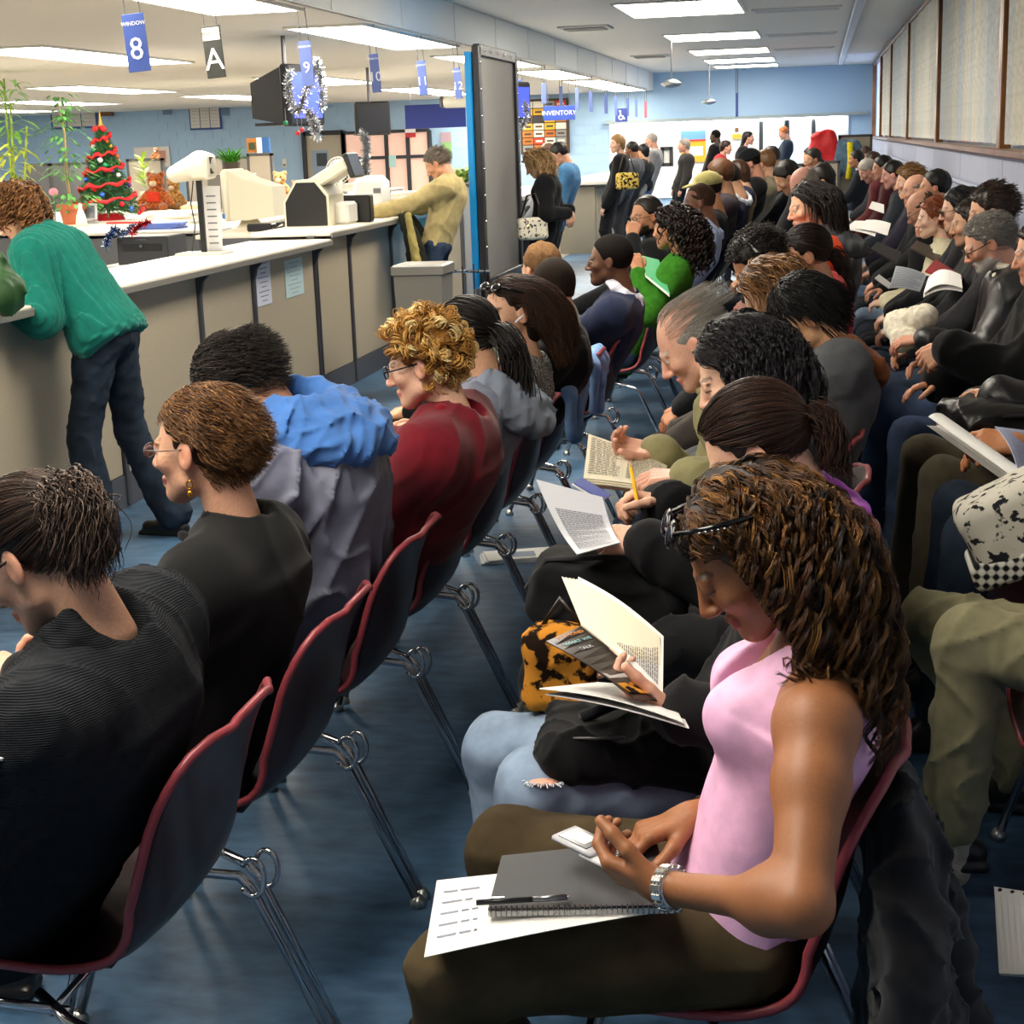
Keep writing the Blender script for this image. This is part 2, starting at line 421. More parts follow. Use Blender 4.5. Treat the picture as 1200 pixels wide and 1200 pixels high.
# right wall: painted boards, rail, windows with wood frames and blinds
wr = struct(MB().box((WALLX + .1, 15, .755), (.1, 20, .755)).build('wall_right', mat('streak', 'aab2cb')))
MB().box((WALLX + .1, 15, 3.02), (.1, 20, .06)).build('header', mat('paint', 'c9c9c6', rough=.8), wr)
for i in range(14):
    MB().box((WALLX - .006, -3.2 + i * 2.9, .63), (.006, 1.435, .63), bev=.003).build('wall_board', mat('streak', 'a9b1c9'), wr)
    MB().box((WALLX - .006, -3.2 + i * 2.9, 1.405), (.006, 1.435, .095), bev=.003).build('wall_board', mat('streak', 'b1b7cd'), wr)
struct(MB().box((WALLX - .018, 15, 1.285), (.012, 20, .014), bev=.004).build('trim_2', mat('paint', 'bdc3d6')))
struct(MB().box((WALLX - .02, 15, .05), (.012, 20, .05)).build('baseboard_right', mat('paint', '4a4a52')))
wood = mat('wood', '8a5a2e'); wood2 = mat('wood', '7c4f28', v=0)
posts = [9.9, 15.2, 20.3, 25.1, 29.3, 33.4, 5.0, -.2]; posts.sort()
blindm = [mat('cloth', c) for c in ('d4d2c8', 'cccfcc', 'c5ccd0', 'd8d5c8')]
for wi in range(len(posts) - 1):
    y0, y1 = posts[wi], posts[wi + 1]
    w = thing('window_%d' % (wi + 1), None, None, (WALLX, (y0 + y1) / 2, 1.52)); w['kind'] = 'structure'
    L = (y1 - y0) / 2
    last = wi == len(posts) - 2
    for ys in (-L + .09, L - .0):
        MB().box((0, ys, .72), (.035, .05 if ys < 0 else .035, .72), bev=.006).build('window_post', wood, w)
    MB().box((-.01, 0, .02), (.05, L, .022), bev=.006).build('window_sill', wood2, w)
    MB().box((.0, 0, 1.42), (.035, L, .025), bev=.005).build('window_head', wood2, w)
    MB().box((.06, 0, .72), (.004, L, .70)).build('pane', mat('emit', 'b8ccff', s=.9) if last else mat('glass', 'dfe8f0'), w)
    if not last:
        n = max(4, int(round((2 * L - .3) / .30)))
        rs = random.Random(wi)
        for k in range(n):
            y = -L + .2 + (2 * L - .3) * (k + .5) / n; a = .12 + rs.random() * .16
            s = MB().box((0, 0, .70), (.0025, (2 * L - .3) / n * .54, .665)).build('blind_slat', blindm[rs.randrange(4)], w)
            s.location = (.03, y, .03); s.rotation_euler = (0, 0, a)
        MB().box((.03, 0, 1.385), (.02, L - .12, .014)).build('blind_rail', mat('plastic', 'd8d8d4'), w)
        MB().tube([(-.004, -L + .17, 1.35), (-.004, -L + .17, .45)], .006, 6).build('blind_wand', mat('chrome', 'dddddd'), w)
# metal raceway on the ceiling
struct(MB().box((.40, 14, CEIL - .025), (.05, 19, .022), bev=.008).build('trim_3', mat('chrome', 'c4ccd6', rough=.45)))

def fixture(cx, cy, z, wx, wy, label, group, lit=True):
    t = thing('ceiling_light', label, 'ceiling light', (cx, cy, z), 0, group)
    fr = MB(); f = .03
    for sx in (-1, 1): fr.box((sx * (wx / 2 + f / 2), 0, -.008), (f / 2, wy / 2 + f, .012))
    for sy in (-1, 1): fr.box((0, sy * (wy / 2 + f / 2), -.008), (wx / 2, f / 2, .012))
    fr.build('frame', mat('paint', 'dcdcd8'), t)
    MB().box((0, 0, -.010), (wx / 2, wy / 2, .006)).build('diffuser', mat('emit', 'fff6e6', s=LAMP) if lit else mat('paint', 'b9bdc0'), t)
    return t
gR = 'lit light panels in a row over the waiting area'
rows = [at(800, 12, z=CEIL)[1], at(838, 45, z=CEIL)[1], at(859, 65, z=CEIL)[1], 31.6, 33.6]
names = ['nearest lit ceiling panel of the row over the waiting area', 'second nearest lit ceiling panel over the waiting area', 'third nearest lit ceiling panel over the waiting area',
         'fourth lit ceiling panel over the waiting area, next to last before the blue wall', 'farthest small lit ceiling panel nearest the blue end wall']
for y, l in zip([17.3, 22.4, 26.6, 30.0, 32.6], names): fixture(-1.42, y, CEIL, 1.2, 1.9 if y < 20 else 1.5 if y < 31 else 1.0, l, gR)
for y in (11.9, 6.8, 1.9): fixture(-1.42, y, CEIL, 1.2, 1.9, 'lit ceiling panel overhead, outside the picture', 'lit panels overhead, outside the picture')
# lit panels of the low ceiling over the counter hall: several columns running away from the camera
spots = []
for x, ys in ((-3.85, (14.3, 19.3, 24.0, 28.5, 32.2, 9.3, 4.0)), (-7.0, (14.9, 22.5, 28.5, 32.6, 8.3, 3.)), (-10.3, (16.2, 22.5, 28.0, 10., 3.)), (-13.3, (20.5, 27.0, 13.)), (-16.0, (24., 30.))):
    for y in ys: spots.append((x, y))
ord_ = ['first', 'second', 'third', 'fourth', 'fifth', 'sixth', 'seventh']
for xi, x in enumerate((-3.85, -7.0, -10.3, -13.3, -16.0)):
    seen = sorted(y for (xx, y) in spots if xx == x)
    for y in seen:
        vis = y > (11 if xi == 0 else 12)
        if not vis and xi == 0 or y < 12: lab, g = 'lit hall light overhead, outside the picture', 'lit panels overhead, outside the picture'
        else:
            k = [v for v in seen if v > 11].index(y)
            lab = '%s lit hall panel in the %s column of lights left of the soffit' % (ord_[k], ord_[xi]); g = 'lit panels over the counter hall'
        fixture(x if xi else -3.87, y, LOWC, .62 if xi == 0 else .8, 3.4, lab, g)
for i, y in enumerate((15.2, 19.9, 23.9)):
    fixture(-.25, y + 3, CEIL, .9, .35, '%s unlit grey ceiling panel beside the metal raceway' % ['nearest', 'middle', 'farthest'][i], 'unlit ceiling panels', lit=False)
for i, y in enumerate((19.5, 27.0, 12.5)):
    t = thing('ceiling_vent', ['square grey ceiling vent left of the nearest waiting area light', 'far square grey ceiling vent near the soffit end', 'grey ceiling vent at the top edge of the picture'][i], 'vent', (-2.75, y, CEIL))
    MB().box((0, 0, -.01), (.3, .3, .012), bev=.004).build('vent_frame', mat('paint', 'bfc0be'), t)
    for k in range(6): MB().box((0, -.2 + k * .08, -.026), (.24, .02, .003), Rx(.5)).build('louvre', mat('paint', 'a8aaa8'), t)

# ---- the far wall: lit white office front under a ledge, doors, posters
struct(MB().box((-1.75, BACKY - .12, 2.02), (2.72, .14, .03)).build('trim_4', mat('paint', '9aa6a8')))
wf = struct(MB().box((-1.9, BACKY - .03, 1.2), (2.5, .025, .79)).build('trim_5', mat('paint', 'f2f4f2', rough=.7)))
t = thing('strip_light', 'long bright strip light under the ledge on the far wall', 'light', (-1.9, BACKY - .15, 1.96))
MB().box((0, 0, 0), (2.4, .04, .02)).build('tube', mat('emit', 'ffffff', s=16), t); MB().box((0, 0, .03), (2.45, .06, .012)).build('housing', mat('paint', 'dddddd'), t)
def bx(px0, px1, py0, py1, Y):                 # extents of a picture rectangle on the plane y = Y
    a = at(px0, (py0 + py1) / 2, y=Y); b = at(px1, (py0 + py1) / 2, y=Y); c = at((px0 + px1) / 2, py0, y=Y); d = at((px0 + px1) / 2, py1, y=Y)
    return (a[0] + b[0]) / 2, (c[2] + d[2]) / 2, abs(b[0] - a[0]) / 2, abs(c[2] - d[2]) / 2
for n, (p0, p1) in enumerate(((893, 920), (924, 952))):
    x, z, w, h = bx(p0, p1, 141, 186, BACKY - .1)
    d = thing('door_%d' % (n + 1), None, None, (x, BACKY - .1, 0)); d['kind'] = 'structure'; h = 1.02
    for sx in (-1, 1): MB().box((sx * (w + .02), 0, h), (.04, .05, h), bev=.01).build('door_frame', mat('paint', '3a3f42'), d)
    MB().box((0, 0, 2 * h - .03), (w, .05, .04)).build('door_frame', mat('paint', '3a3f42'), d)
    MB().box((0, 0, .3), (w, .03, .3)).build('kick_panel', mat('paint', '5b666c'), d)
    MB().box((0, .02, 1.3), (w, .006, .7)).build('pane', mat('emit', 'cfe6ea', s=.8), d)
    MB().tube([(w * .8, -.06, .9), (w * .8, -.06, 1.2)], .012).build('door_handle', mat('chrome', 'cccccc'), d)
def board(name, label, cat, px0, px1, py0, py1, Y, col, th=.015, frame=None, kids=(), group=None):
    x, z, w, h = bx(px0, px1, py0, py1, Y)
    t = thing(name, label, cat, (x, Y, z - h), 0, group)
    MB().box((0, 0, h), (w, th, h)).build('sheet', mat('paint', col), t)
    if frame:
        f = .03
        for s in (-1, 1):
            MB().box((s * w, -th, h), (f, th, h + f)).build('frame_side', mat('paint', frame), t)
            MB().box((0, -th, h + s * h), (w, th, f)).build('frame_side', mat('paint', frame), t)
    for (nm, u0, u1, v0, v1, c) in kids:       # fractions of the sheet
        MB().box(((u0 + u1 - 1) * w, -th * 1.3, (v0 + v1) * h), ((u1 - u0) * w, th * .4, (v1 - v0) * h)).build(nm, mat('paint', c), t)
    return t, w, h
Yb = BACKY - .09
board('poster', 'large blue yellow and white poster on the bright far wall', 'poster', 798, 827, 153, 190, Yb, 'f4b62a', kids=[('blue_band', 0, 1, .72, 1, '6fa8dc'), ('red_band', 0, 1, .66, .72, 'd8452f'), ('paper_picture', .3, .9, .2, .5, 'f1ead8')])
board('poster', 'small yellow and white poster high on the bright far wall', 'poster', 858, 869, 148, 163, Yb, 'f2efe4', kids=[('yellow_band', 0, 1, 0, .4, 'e8b53c'), ('dark_figure', .3, .7, .55, .9, '6e4a2b')])
def notice(label, p0, p1, q0, q1, Y, n, cell='dcd8d2'):
    t, w, h = board('notice_board', label, 'board', p0, p1, q0, q1, Y, '3d5a9c', .02)
    for k in range(n):
        u0 = .04 + k * .94 / n
        s = MB().box(((2 * u0 + .86 / n - 1) * w, -.03, h), (.86 / n * w, .006, h * .88)).build('sheet', mat('paint', cell), t)
        if k < 3:
            for j in range(6):
                MB().box(((2 * u0 + .86 / n - 1) * w, -.037, h * (.35 + .22 * j)), (.6 / n * w, .001, h * .012)).build('printed_line', mat('paint', 'a09a98'), s)
notice('blue framed notice board with three charts left on the blue wall', 59, 114, 109, 151, BACKY - .06, 3)
notice('blue framed notice board with three charts right of the first, above the vision tester', 222, 259, 116, 152, BACKY - .06, 3)
for i, (p, q) in enumerate(((192, 120), (260, 121), (-3, 115))):
    t = thing('wall_vent', ['grey louvred wall vent right of the first notice board', 'grey louvred wall vent right of the second notice board', 'grey wall vent at the left edge of the picture'][i], 'vent', tuple(at(p + 4, q + 14, y=BACKY - .05)))
    MB().box((0, 0, .12), (.10, .02, .13)).build('vent_frame', mat('paint', '7c98b8'), t)
    for k in range(5): MB().box((0, -.025, .03 + k * .045), (.085, .006, .012)).build('louvre', mat('paint', '6c86a6'), t)
board('wall_clock_shelf', 'brown wooden box mounted on the blue wall behind the tree top', 'box', 117, 131, 119, 136, BACKY - .2, '6d4a2a', .1, kids=[('door', .1, .9, .1, .9, '7d5630')])
board('white_paper_chart', 'white paper chart with red marks on the blue wall right of the tree', 'chart', 158, 199, 172, 196, BACKY - .06, 'ece4dc', kids=[('red_picture', .65, .9, .2, .8, 'd89a86')])
board('outlet_plate', 'white outlet plate low on the blue wall left of the door', 'outlet', 331, 336, 186, 196, BACKY - .05, 'e9e9e4', kids=[('socket', .2, .8, .1, .4, '8a8a88')])
# door of the hall and glazed office front beside the fan
x, z, w, h = bx(359, 405, 160, 235, BACKY - .05)
d = thing('door_3', None, None, (x, BACKY - .06, 0)); d['kind'] = 'structure'
MB().box((0, 0, 1.0), (w, .03, 1.0)).build('door_leaf', mat('paint', 'b3aa97'), d)
for s in (-1, 1): MB().box((s * w, -.02, 1.0), (.05, .05, 1.05)).build('door_frame', mat('paint', '2c3036'), d)
MB().box((0, -.02, 2.02), (w, .05, .05)).build('door_frame', mat('paint', '2c3036'), d)
MB().box((-.1, -.04, 1.2), (w * .42, .01, .45)).build('pane', mat('paint', '8fa2b8', rough=.2), d); MB().box((-.06, -.055, 1.45), (.12, .005, .14)).build('dark_notice', mat('paint', '3a3f44'), d)
x, z, w, h = bx(405, 505, 150, 235, BACKY - .04)
d = thing('window_8', None, None, (x, BACKY - .06, 0)); d['kind'] = 'structure'
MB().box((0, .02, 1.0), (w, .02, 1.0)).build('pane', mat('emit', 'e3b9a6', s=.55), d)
for k in range(5): MB().box((-w + k * w / 2, -.02, 1.0), (.04, .05, 1.0)).build('mullion', mat('paint', '2c3036'), d)
for zz in (2.0, 1.45): MB().box((0, -.02, zz), (w, .04, .035)).build('transom', mat('paint', '2c3036'), d)
board('red_poster', 'red and white poster on the glazed office front under the blue banner', 'poster', 475, 487, 150, 161, BACKY - .2, 'b8323a', kids=[('white_band', 0, 1, .5, .9, 'e8e4e6')])
board('paper_notice', 'pale turquoise paper notice on the glazed office front', 'notice', 456, 464, 182, 196, BACKY - .2, 'b5dcd8')
board('green_poster', 'green and pink poster left of the tall screen', 'poster', 517, 529, 155, 184, BACKY - .03, '8fbf7a', kids=[('pink_top', 0, 1, .6, 1, 'b49aa8')])
# blue banner hanging in the hall
t, w, h = board('blue_banner', 'large plain dark blue banner hanging left of the tall screen', 'banner', 475, 546, 122, 150, 26., '24378f')
for s in (-1, 1): MB().tube([(s * w * .8, 0, 2 * h), (s * w * .8, 0, LOWC - t.location.z)], .006, 5).build('wire', mat('chrome', '999999'), t)
# wall of licence plates
x, z, w, h = bx(612, 664, 118, 178, BACKY - .08)
t = thing('plate_display', 'display of yellow orange and grey licence plates on a dark board', 'display', (x, BACKY - .08, z - h))
MB().box((0, .03, h), (w + .05, .03, h + .04)).build('backing', mat('paint', '4a3420'), t)
pc = ['d9952b', 'c46a22', 'd9b52b', '8d8f8c', 'e5dfcf', '6c5a50', 'c4402c', 'd9a52b', 'b9752b', '3a3a3c', 'e0b030']
rs = random.Random(4)
for r in range(7):
    for c in range(4):
        b = MB().box((-w + (c + .5) * w / 2, -.01, (r + .5) * 2 * h / 7), (w / 4 * .93, .008, h / 7 * .88), bev=.004).build('licence_plate', mat('paint', rs.choice(pc)), t)
        MB().box((-w + (c + .5) * w / 2, -.02, (r + .5) * 2 * h / 7), (w / 4 * .6, .002, h / 7 * .25)).build('plate_number', mat('paint', rs.choice(['5a3c1c', '3a3a3a', 'efe6d2'])), b)

# ---- hanging signs
def hang_sign(name, label, x, y, ztop, w, h, col, lines, facing=R_CAM, rz=0., cat='sign', wires=True, group=None, top=LOWC, roll=0.):
    t = thing(name, label, cat, (x, y, ztop), rz, group); t.rotation_euler = (0, roll, rz)
    MB().box((0, 0, -h / 2), (w / 2, .006, h / 2), bev=.002).build('sign_panel', mat('plastic', col, rough=.4), t)
    for s in (-1, 1): MB().tube([(s * w * .35, 0, 0), (s * w * .30, 0, top - ztop)], .002 + y * .00012, 4).build('wire', mat('paint', '55565a'), t)
    for (tx, size, zf, c) in lines:
        text('lettering', tx, size, (0, -.008, -h * zf), R_CAM, mat('plastic', c), t)
    return t
W = 'e9ecf2'
# sign 8, photo A and the row of window signs; each sits where its top edge shows over the counter line
def sgn(px0, px1, py0, py1, X, col, lines, label, roll=0., rz=0.):
    c = at((px0 + px1) / 2, py0, x=X); s = FPX / c[1]; w = (px1 - px0) / s / cos(rz); h = (py1 - py0) / s
    return hang_sign('hanging_sign', label, c[0], c[1], c[2], w, h, col, [(a, b * h, z, cc) for a, b, z, cc in lines], roll=roll, rz=rz, top=CEIL if X > -3.4 else LOWC)
sgn(141, 169, 16, 83, -3.52, '3d55a0', [('WINDOW', .098, .17, W), ('8', .55, .62, W)], 'largest blue hanging sign reading WINDOW 8, left of the black PHOTO sign', -.06)
s_ = sgn(235, 258, 30, 90, -3.52, '23251f', [('A', .60, .66, W)], 'black and white hanging sign reading PHOTO A', -.06)
_h = 60 / FPX * s_.location.y; _w = 23 / FPX * s_.location.y
MB().box((0, -.009, -_h * .16), (_w * .46, .002, _h * .12)).build('white_strip', mat('plastic', 'dfe3dc'), s_)
text('lettering', 'PHOTO', _h * .12, (0, -.0125, -_h * .16), R_CAM, mat('plastic', '5f665f'), s_)
for (p0, p1, q0, q1, n) in ((349, 364, 48, 99, '9'), (432, 443, 63, 107, '10'), (488, 498, 71, 110, '11'), (531, 539, 79, 114, '12')):
    sgn(p0, p1, q0, q1, -3.52, '4c5f9e', [('WINDOW', .075, .13, 'c9d0e4'), (n, .36, .6, 'c9d0e4')], {'9': 'blue hanging sign reading WINDOW 9, in front of the tinselled television', '10': 'blue hanging sign reading WINDOW 10, right of the tinselled television', '11': 'small blue hanging sign reading WINDOW 11, above the dark blue banner', '12': 'small blue hanging sign reading WINDOW 12, just left of the tall screen'}[n], -.05)
for i, (p0, p1, q0, q1, c) in enumerate(((605, 612, 93, 127, '4c5f9e'), (634, 640, 97, 120, '5a6ea8'), (655, 659, 101, 124, '5a6ea8'), (674, 678, 103, 127, '6a7cb0'), (690, 694, 107, 130, '4c5f9e'),
        (708, 712, 111, 132, '4c5f9e'), (720, 723, 112, 134, '5a6ea8'), (734, 737, 115, 135, '4c5f9e'), (744, 747, 117, 136, '5a6ea8'), (755, 758, 119, 137, 'a04a5a'), (765, 768, 121, 138, '4c5f9e'))):
    sgn(p0, p1, q0, q1, -3.52, c, [], ['narrow blue window sign just right of the tall screen', 'blue window sign left of the inventory sign', 'small blue window sign above the inventory sign',
        'pale blue window sign right of the inventory sign', 'blue window sign, second right of the inventory sign', 'blue window sign, third right of the inventory sign', 'blue window sign left of the wheelchair sign',
        'blue window sign behind the wheelchair sign', 'far blue sign just right of the wheelchair sign', 'far narrow red sign against the blue wall', 'farthest narrow blue sign beside the red one'][i])
c = at(655, 124, x=-3.75); sc_ = c[1] / FPX
hang_sign('inventory_sign', 'wide blue hanging sign reading INVENTORY', c[0], c[1], c[2], 37 * sc_, 16 * sc_, '2b49a8', [('INVENTORY', 7.2 * sc_, .5, W)])
c = at(728, 127, x=-3.52); sc_ = c[1] / FPX
t = hang_sign('wheelchair_sign', 'small square blue sign with white wheelchair symbol', c[0], c[1], c[2], 14 * sc_, 15 * sc_, '2d3f8f', [])
mb = MB(); u = 15 * sc_; Yo = -.014
mb.tube([(u * .16 * cos(a) - u * .03, Yo, -u * .66 + u * .16 * sin(a)) for a in np.linspace(2.2, 6.6, 12)], .012, 5)
mb.tube([(-u * .06, Yo, -u * .32), (-u * .03, Yo, -u * .55), (u * .12, Yo, -u * .57), (u * .22, Yo, -u * .78), (u * .28, Yo, -u * .76)], .014, 5)
mb.ball((-u * .07, Yo, -u * .22), .02, 8, 5); mb.build('wheelchair_symbol', mat('plastic', W), t)
sgn(862, 865, 109, 135, -.9 * 1.6, '3f57a8', [], 'narrow blue and white sign hanging before the far blue wall')
for (p, q, Y, lab) in ((831, 119, 31, 'small silver speaker dome hanging before the blue wall'), (787, 98, 22, 'grey metal ceiling fan mount at the soffit end')):
    c = at(p, q, y=Y); t = thing('ceiling_speaker', lab, 'speaker', tuple(c))
    MB().lathe([(.0, .06), (.06, .05), (.15, 0), (.10, -.04), (0, -.06)], seg=14).build('dome', mat('chrome', 'b5b9bb', rough=.4), t, True)
    MB().tube([(0, 0, .05), (0, 0, CEIL - c[2])], .012, 6).build('rod', mat('chrome', '999999', rough=.4), t)
# projector-like white lamp over the banner
c = at(534, 119, y=24.); t = thing('wall_lamp', 'white rounded box lamp hanging at the right end of the blue banner', 'lamp', tuple(c))
MB().box((0, 0, 0), (.2, .12, .09), bev=.05).build('housing', mat('plastic', 'e6e4da'), t, True); MB().box((-.2, 0, 0), (.03, .11, .08), bev=.02).build('end_cap', mat('plastic', '55524c'), t)
MB().tube([(0, 0, .09), (0, 0, LOWC - c[2])], .012, 5).build('rod', mat('chrome', '999999'), t)

# ================================================================ counter line
CX = -3.36
tan = mat('panel', 'b1a58e'); dark = mat('plastic', '3b3d42', rough=.5); topm = mat('plastic', 'ddd6c6', rough=.4)
def counter(y0, y1, z, names, seams, label, toplabel, kick=.16):
    t = thing('counter_unit', label, 'counter', (CX, (y0 + y1) / 2, 0))
    m = (y0 + y1) / 2
    MB().box((-.24, 0, (z - .03) / 2), (.20, (y1 - y0) / 2, (z - .03) / 2)).build('carcass', dark, t)
    MB().box((-.02, 0, kick / 2), (.03, (y1 - y0) / 2, kick / 2)).build('kick_board', mat('plastic', '4c4f57', rough=.5), t)
    s = [y0] + seams + [y1]
    for a, b in zip(s[:-1], s[1:]):
        MB().box((-.02, (a + b) / 2 - m, (z - .05 + kick) / 2), (.022, (b - a) / 2 - .018, (z - .05 - kick) / 2), bev=.006).build('panel', tan, t)
    for a in s:
        MB().box((-.01, a - m, z / 2), (.03, .022, z / 2 - .01), bev=.005).build('post', dark, t)
        P = [(0, 0), (0, -.24), (.015, -.24), (.02, -.12), (.04, -.05), (.07, -.02), (.07, 0)]
        MB().prism([(p[0] + .0, p[1] + z - .03) for p in P][::-1], 1, a - m - .018, a - m + .018).build('bracket', dark, t) if 0 else \
        MB().add([(p[0], a - m - .018, p[1] + z - .03) for p in P] + [(p[0], a - m + .018, p[1] + z - .03) for p in P],
                 [tuple(range(7)), tuple(range(7, 14))[::-1]] + [(i, 7 + i, 7 + (i + 1) % 7, (i + 1) % 7) for i in range(7)]).build('bracket', dark, t)
    w = MB().box((-.155, 0, 0), (.285, (y1 - y0) / 2 + .01, .016), bev=.006).build('worktop', topm); w.location = (CX, m, z)
    tag(w, toplabel, 'worktop')
    e = MB().box((.136, 0, -.012), (.008, (y1 - y0) / 2 + .01, .018), bev=.004).build('edge_strip', mat('plastic', '7d7a74'), w)
    return t
ys = [at(p, q, x=CX)[1] for p, q in ((132, 400), (232, 350), (295, 330), (367, 300))]
counter(2.6, ys[3], 1.085, None, [3.6, 5.2] + ys[:3], 'near tan panelled counter unit with dark trim and posts', 'long cream worktop of the near counter, holding the monitor')
ys2 = [at(p, q, x=CX)[1] for p, q in ((408, 300), (457, 290), (502, 262))]
counter(ys[3] + .02, ys2[2], 1.135, None, ys2[:2], 'farther tan counter unit behind the trash bin, slightly higher', 'higher cream worktop under the leaning man in khaki')
YE = ys2[2]
# papers taped to the counter front
def paper_on_front(p0, p1, q0, q1, col, label, nl, lc='5c6470'):
    c = at((p0 + p1) / 2, (q0 + q1) / 2, x=CX + .01); a = at(p0, (q0 + q1) / 2, x=CX); b = at(p1, (q0 + q1) / 2, x=CX)
    u = at((p0 + p1) / 2, q0, x=CX); v = at((p0 + p1) / 2, q1, x=CX); hw = abs(b[1] - a[1]) / 2; hh = abs(u[2] - v[2]) / 2
    t = thing('taped_notice', label, 'notice', (CX + .006, c[1], c[2] - hh))
    MB().box((0, 0, hh), (.0015, hw, hh)).build('sheet', mat('paint', col), t)
    for k in range(nl):
        MB().box((.0022, 0, hh * 2 * (.1 + .8 * k / (nl - 1))), (.0004, hw * (.35 + .4 * ((k * 7) % 3) / 2), hh * .018)).build('printed_line', mat('paint', lc), t)
paper_on_front(301, 318, 303, 358, 'd9dcea', 'narrow white notice taped to the counter front', 9)
paper_on_front(335, 356, 303, 347, 'c6dcde', 'pale blue notice taped to the counter front', 8, '7fa3a6')

# ---- things on the counter
def zc(px): return 1.102
def on(px_, py_, z, x=None): return at(px_, py_, z=z)
c = at(288, 268, z=1.10); s = c[1] / FPX
t = thing('computer_monitor', 'beige tube monitor seen from its side on the counter', 'monitor', (c[0] + .06, c[1], 1.087), radians(-4)); t.scale = (.93,) * 3
K = s * 1.0
hm = .46
front = Sdf(.012).box((-.11, 0, hm * .62), (.045, .20, hm * .42), r=.03).mesh()
mb = MB().box((-.145, 0, .30), (.035, .215, .215), bev=.03); mb.build('bezel', mat('plastic', 'd8d2bf'), t, 'auto')
MB().box((-.182, 0, .31), (.004, .17, .15), bev=.003).build('screen', mat('plastic', '4c5a88', rough=.15), t)
V = [(-.11, y, z) for y, z in ((-.20, .10), (.20, .10), (.20, .50), (-.20, .50))] + [(.02, y, z) for y, z in ((-.185, .09), (.185, .09), (.185, .43), (-.185, .43))] + [(.26, y, z) for y, z in ((-.14, .12), (.14, .12), (.14, .36), (-.14, .36))]
MB().add(V, [(0, 1, 2, 3)[::-1]] + [(i + a, i + b, i + 4 + b, i + 4 + a)[::-1] for i in (0, 4) for a, b in ((0, 1), (1, 2), (2, 3), (3, 0))][::1] + [(8, 9, 10, 11)]).build('rear_case', mat('plastic', 'cdc7b2'), t)
MB().lathe([(.16, 0), (.16, .02), (.10, .05), (.07, .09), (0, .09)], (-.02, 0, 0), seg=18).build('swivel_base', mat('plastic', 'd0cab6'), t, 'auto')
MB().box((-.16, -.216, .13), (.012, .002, .02)).build('energy_sticker', mat('plastic', '3b6fb8'), t)
t = thing('work_table', 'cream work table behind the counter carrying the beige monitor', 'table', (-4.22, 12.3, 0)); MB().box((0, 0, 1.07), (.44, .78, .016), bev=.005).build('table_top', topm, t)
for sx in (-1, 1):
    for sy in (-1, 1): MB().box((sx * .40, sy * .72, .53), (.025, .025, .53)).build('leg', dark, t)
# vision tester on a black pole with a sign sheet
c = at(236, 298, z=1.10)
t = thing('vision_tester', 'beige vision tester head on a tall black pole', 'machine', (c[0] + .02, c[1], 1.10)); t.scale = (.86,) * 3
MB().box((0, 0, .008), (.17, .12, .008), bev=.004).build('base_plate', mat('plastic', 'c9c4b4'), t)
MB().box((0, 0, .26), (.018, .018, .26), bev=.004).build('pole', mat('plastic', '17171a'), t)
V, F = Sdf(.008).cone((.02, 0, .61), (-.17, 0, .555), .098, .060, k=.03).box((.04, 0, .60), (.07, .085, .085), r=.03, k=.03).mesh()
mesh('tester_head', V, F, mat('plastic', 'ddd7c4'), t)
MB().box((.112, -.03, .64), (.004, .03, .025), bev=.004).build('eyepiece', mat('plastic', '1c1c1e'), t); MB().box((.112, -.03, .57), (.004, .028, .02), bev=.004).build('eyepiece', mat('plastic', '1c1c1e'), t)
MB().tube([(-.05, .03, .52), (-.08, .02, .35), (-.06, .02, .2), (-.09, .0, .02)], .005, 5).build('cable', mat('plastic', '202022'), t)
c = at(243, 296, z=1.10); t = thing('sheet_stand', 'tall narrow printed sheet propped beside the black pole', 'sign', (c[0] + .07, c[1] - .05, 1.10))
MB().box((0, 0, .20), (.055, .003, .20), Ry(.03)).build('sheet', mat('paint', 'dfdfe0'), t); MB().box((0, .02, .008), (.06, .05, .008)).build('foot', mat('chrome', 'bbbbbb'), t)
for k in range(8): MB().box((0, -.0045, .06 + k * .04), (.03, .0005, .004)).build('printed_line', mat('paint', '70747a'), t)
# black adapter, cables, glasses
c = at(330, 268, z=1.10); t = thing('card_terminal', 'black terminal with tangled cables beside the monitor', 'device', (c[0] - .05, c[1] - .3, 1.10))
MB().box((0, 0, .03), (.10, .07, .03), bev=.01).build('housing', mat('plastic', '202124'), t)
for k in range(4):
    a = k * 1.3; MB().tube([(.08, .02 * k, .02), (.14, .1 * sin(a), .06), (.16 + .03 * k, .05, .05), (.1, .15 * cos(a), .012)], .006, 5).build('cable', mat('plastic', '1a1a1c'), t)
t = thing('pen_stand', 'small black stand with bent arm at the counter edge', 'stand', (c[0] + .12, c[1] + .15, 1.10))
MB().tube([(0, 0, 0), (0, 0, .16), (-.08, 0, .20), (-.12, 0, .17)], .009, 6).build('arm', mat('plastic', '1a1a1c'), t); MB().box((0, 0, .006), (.04, .04, .006)).build('foot', mat('plastic', '1a1a1c'), t)
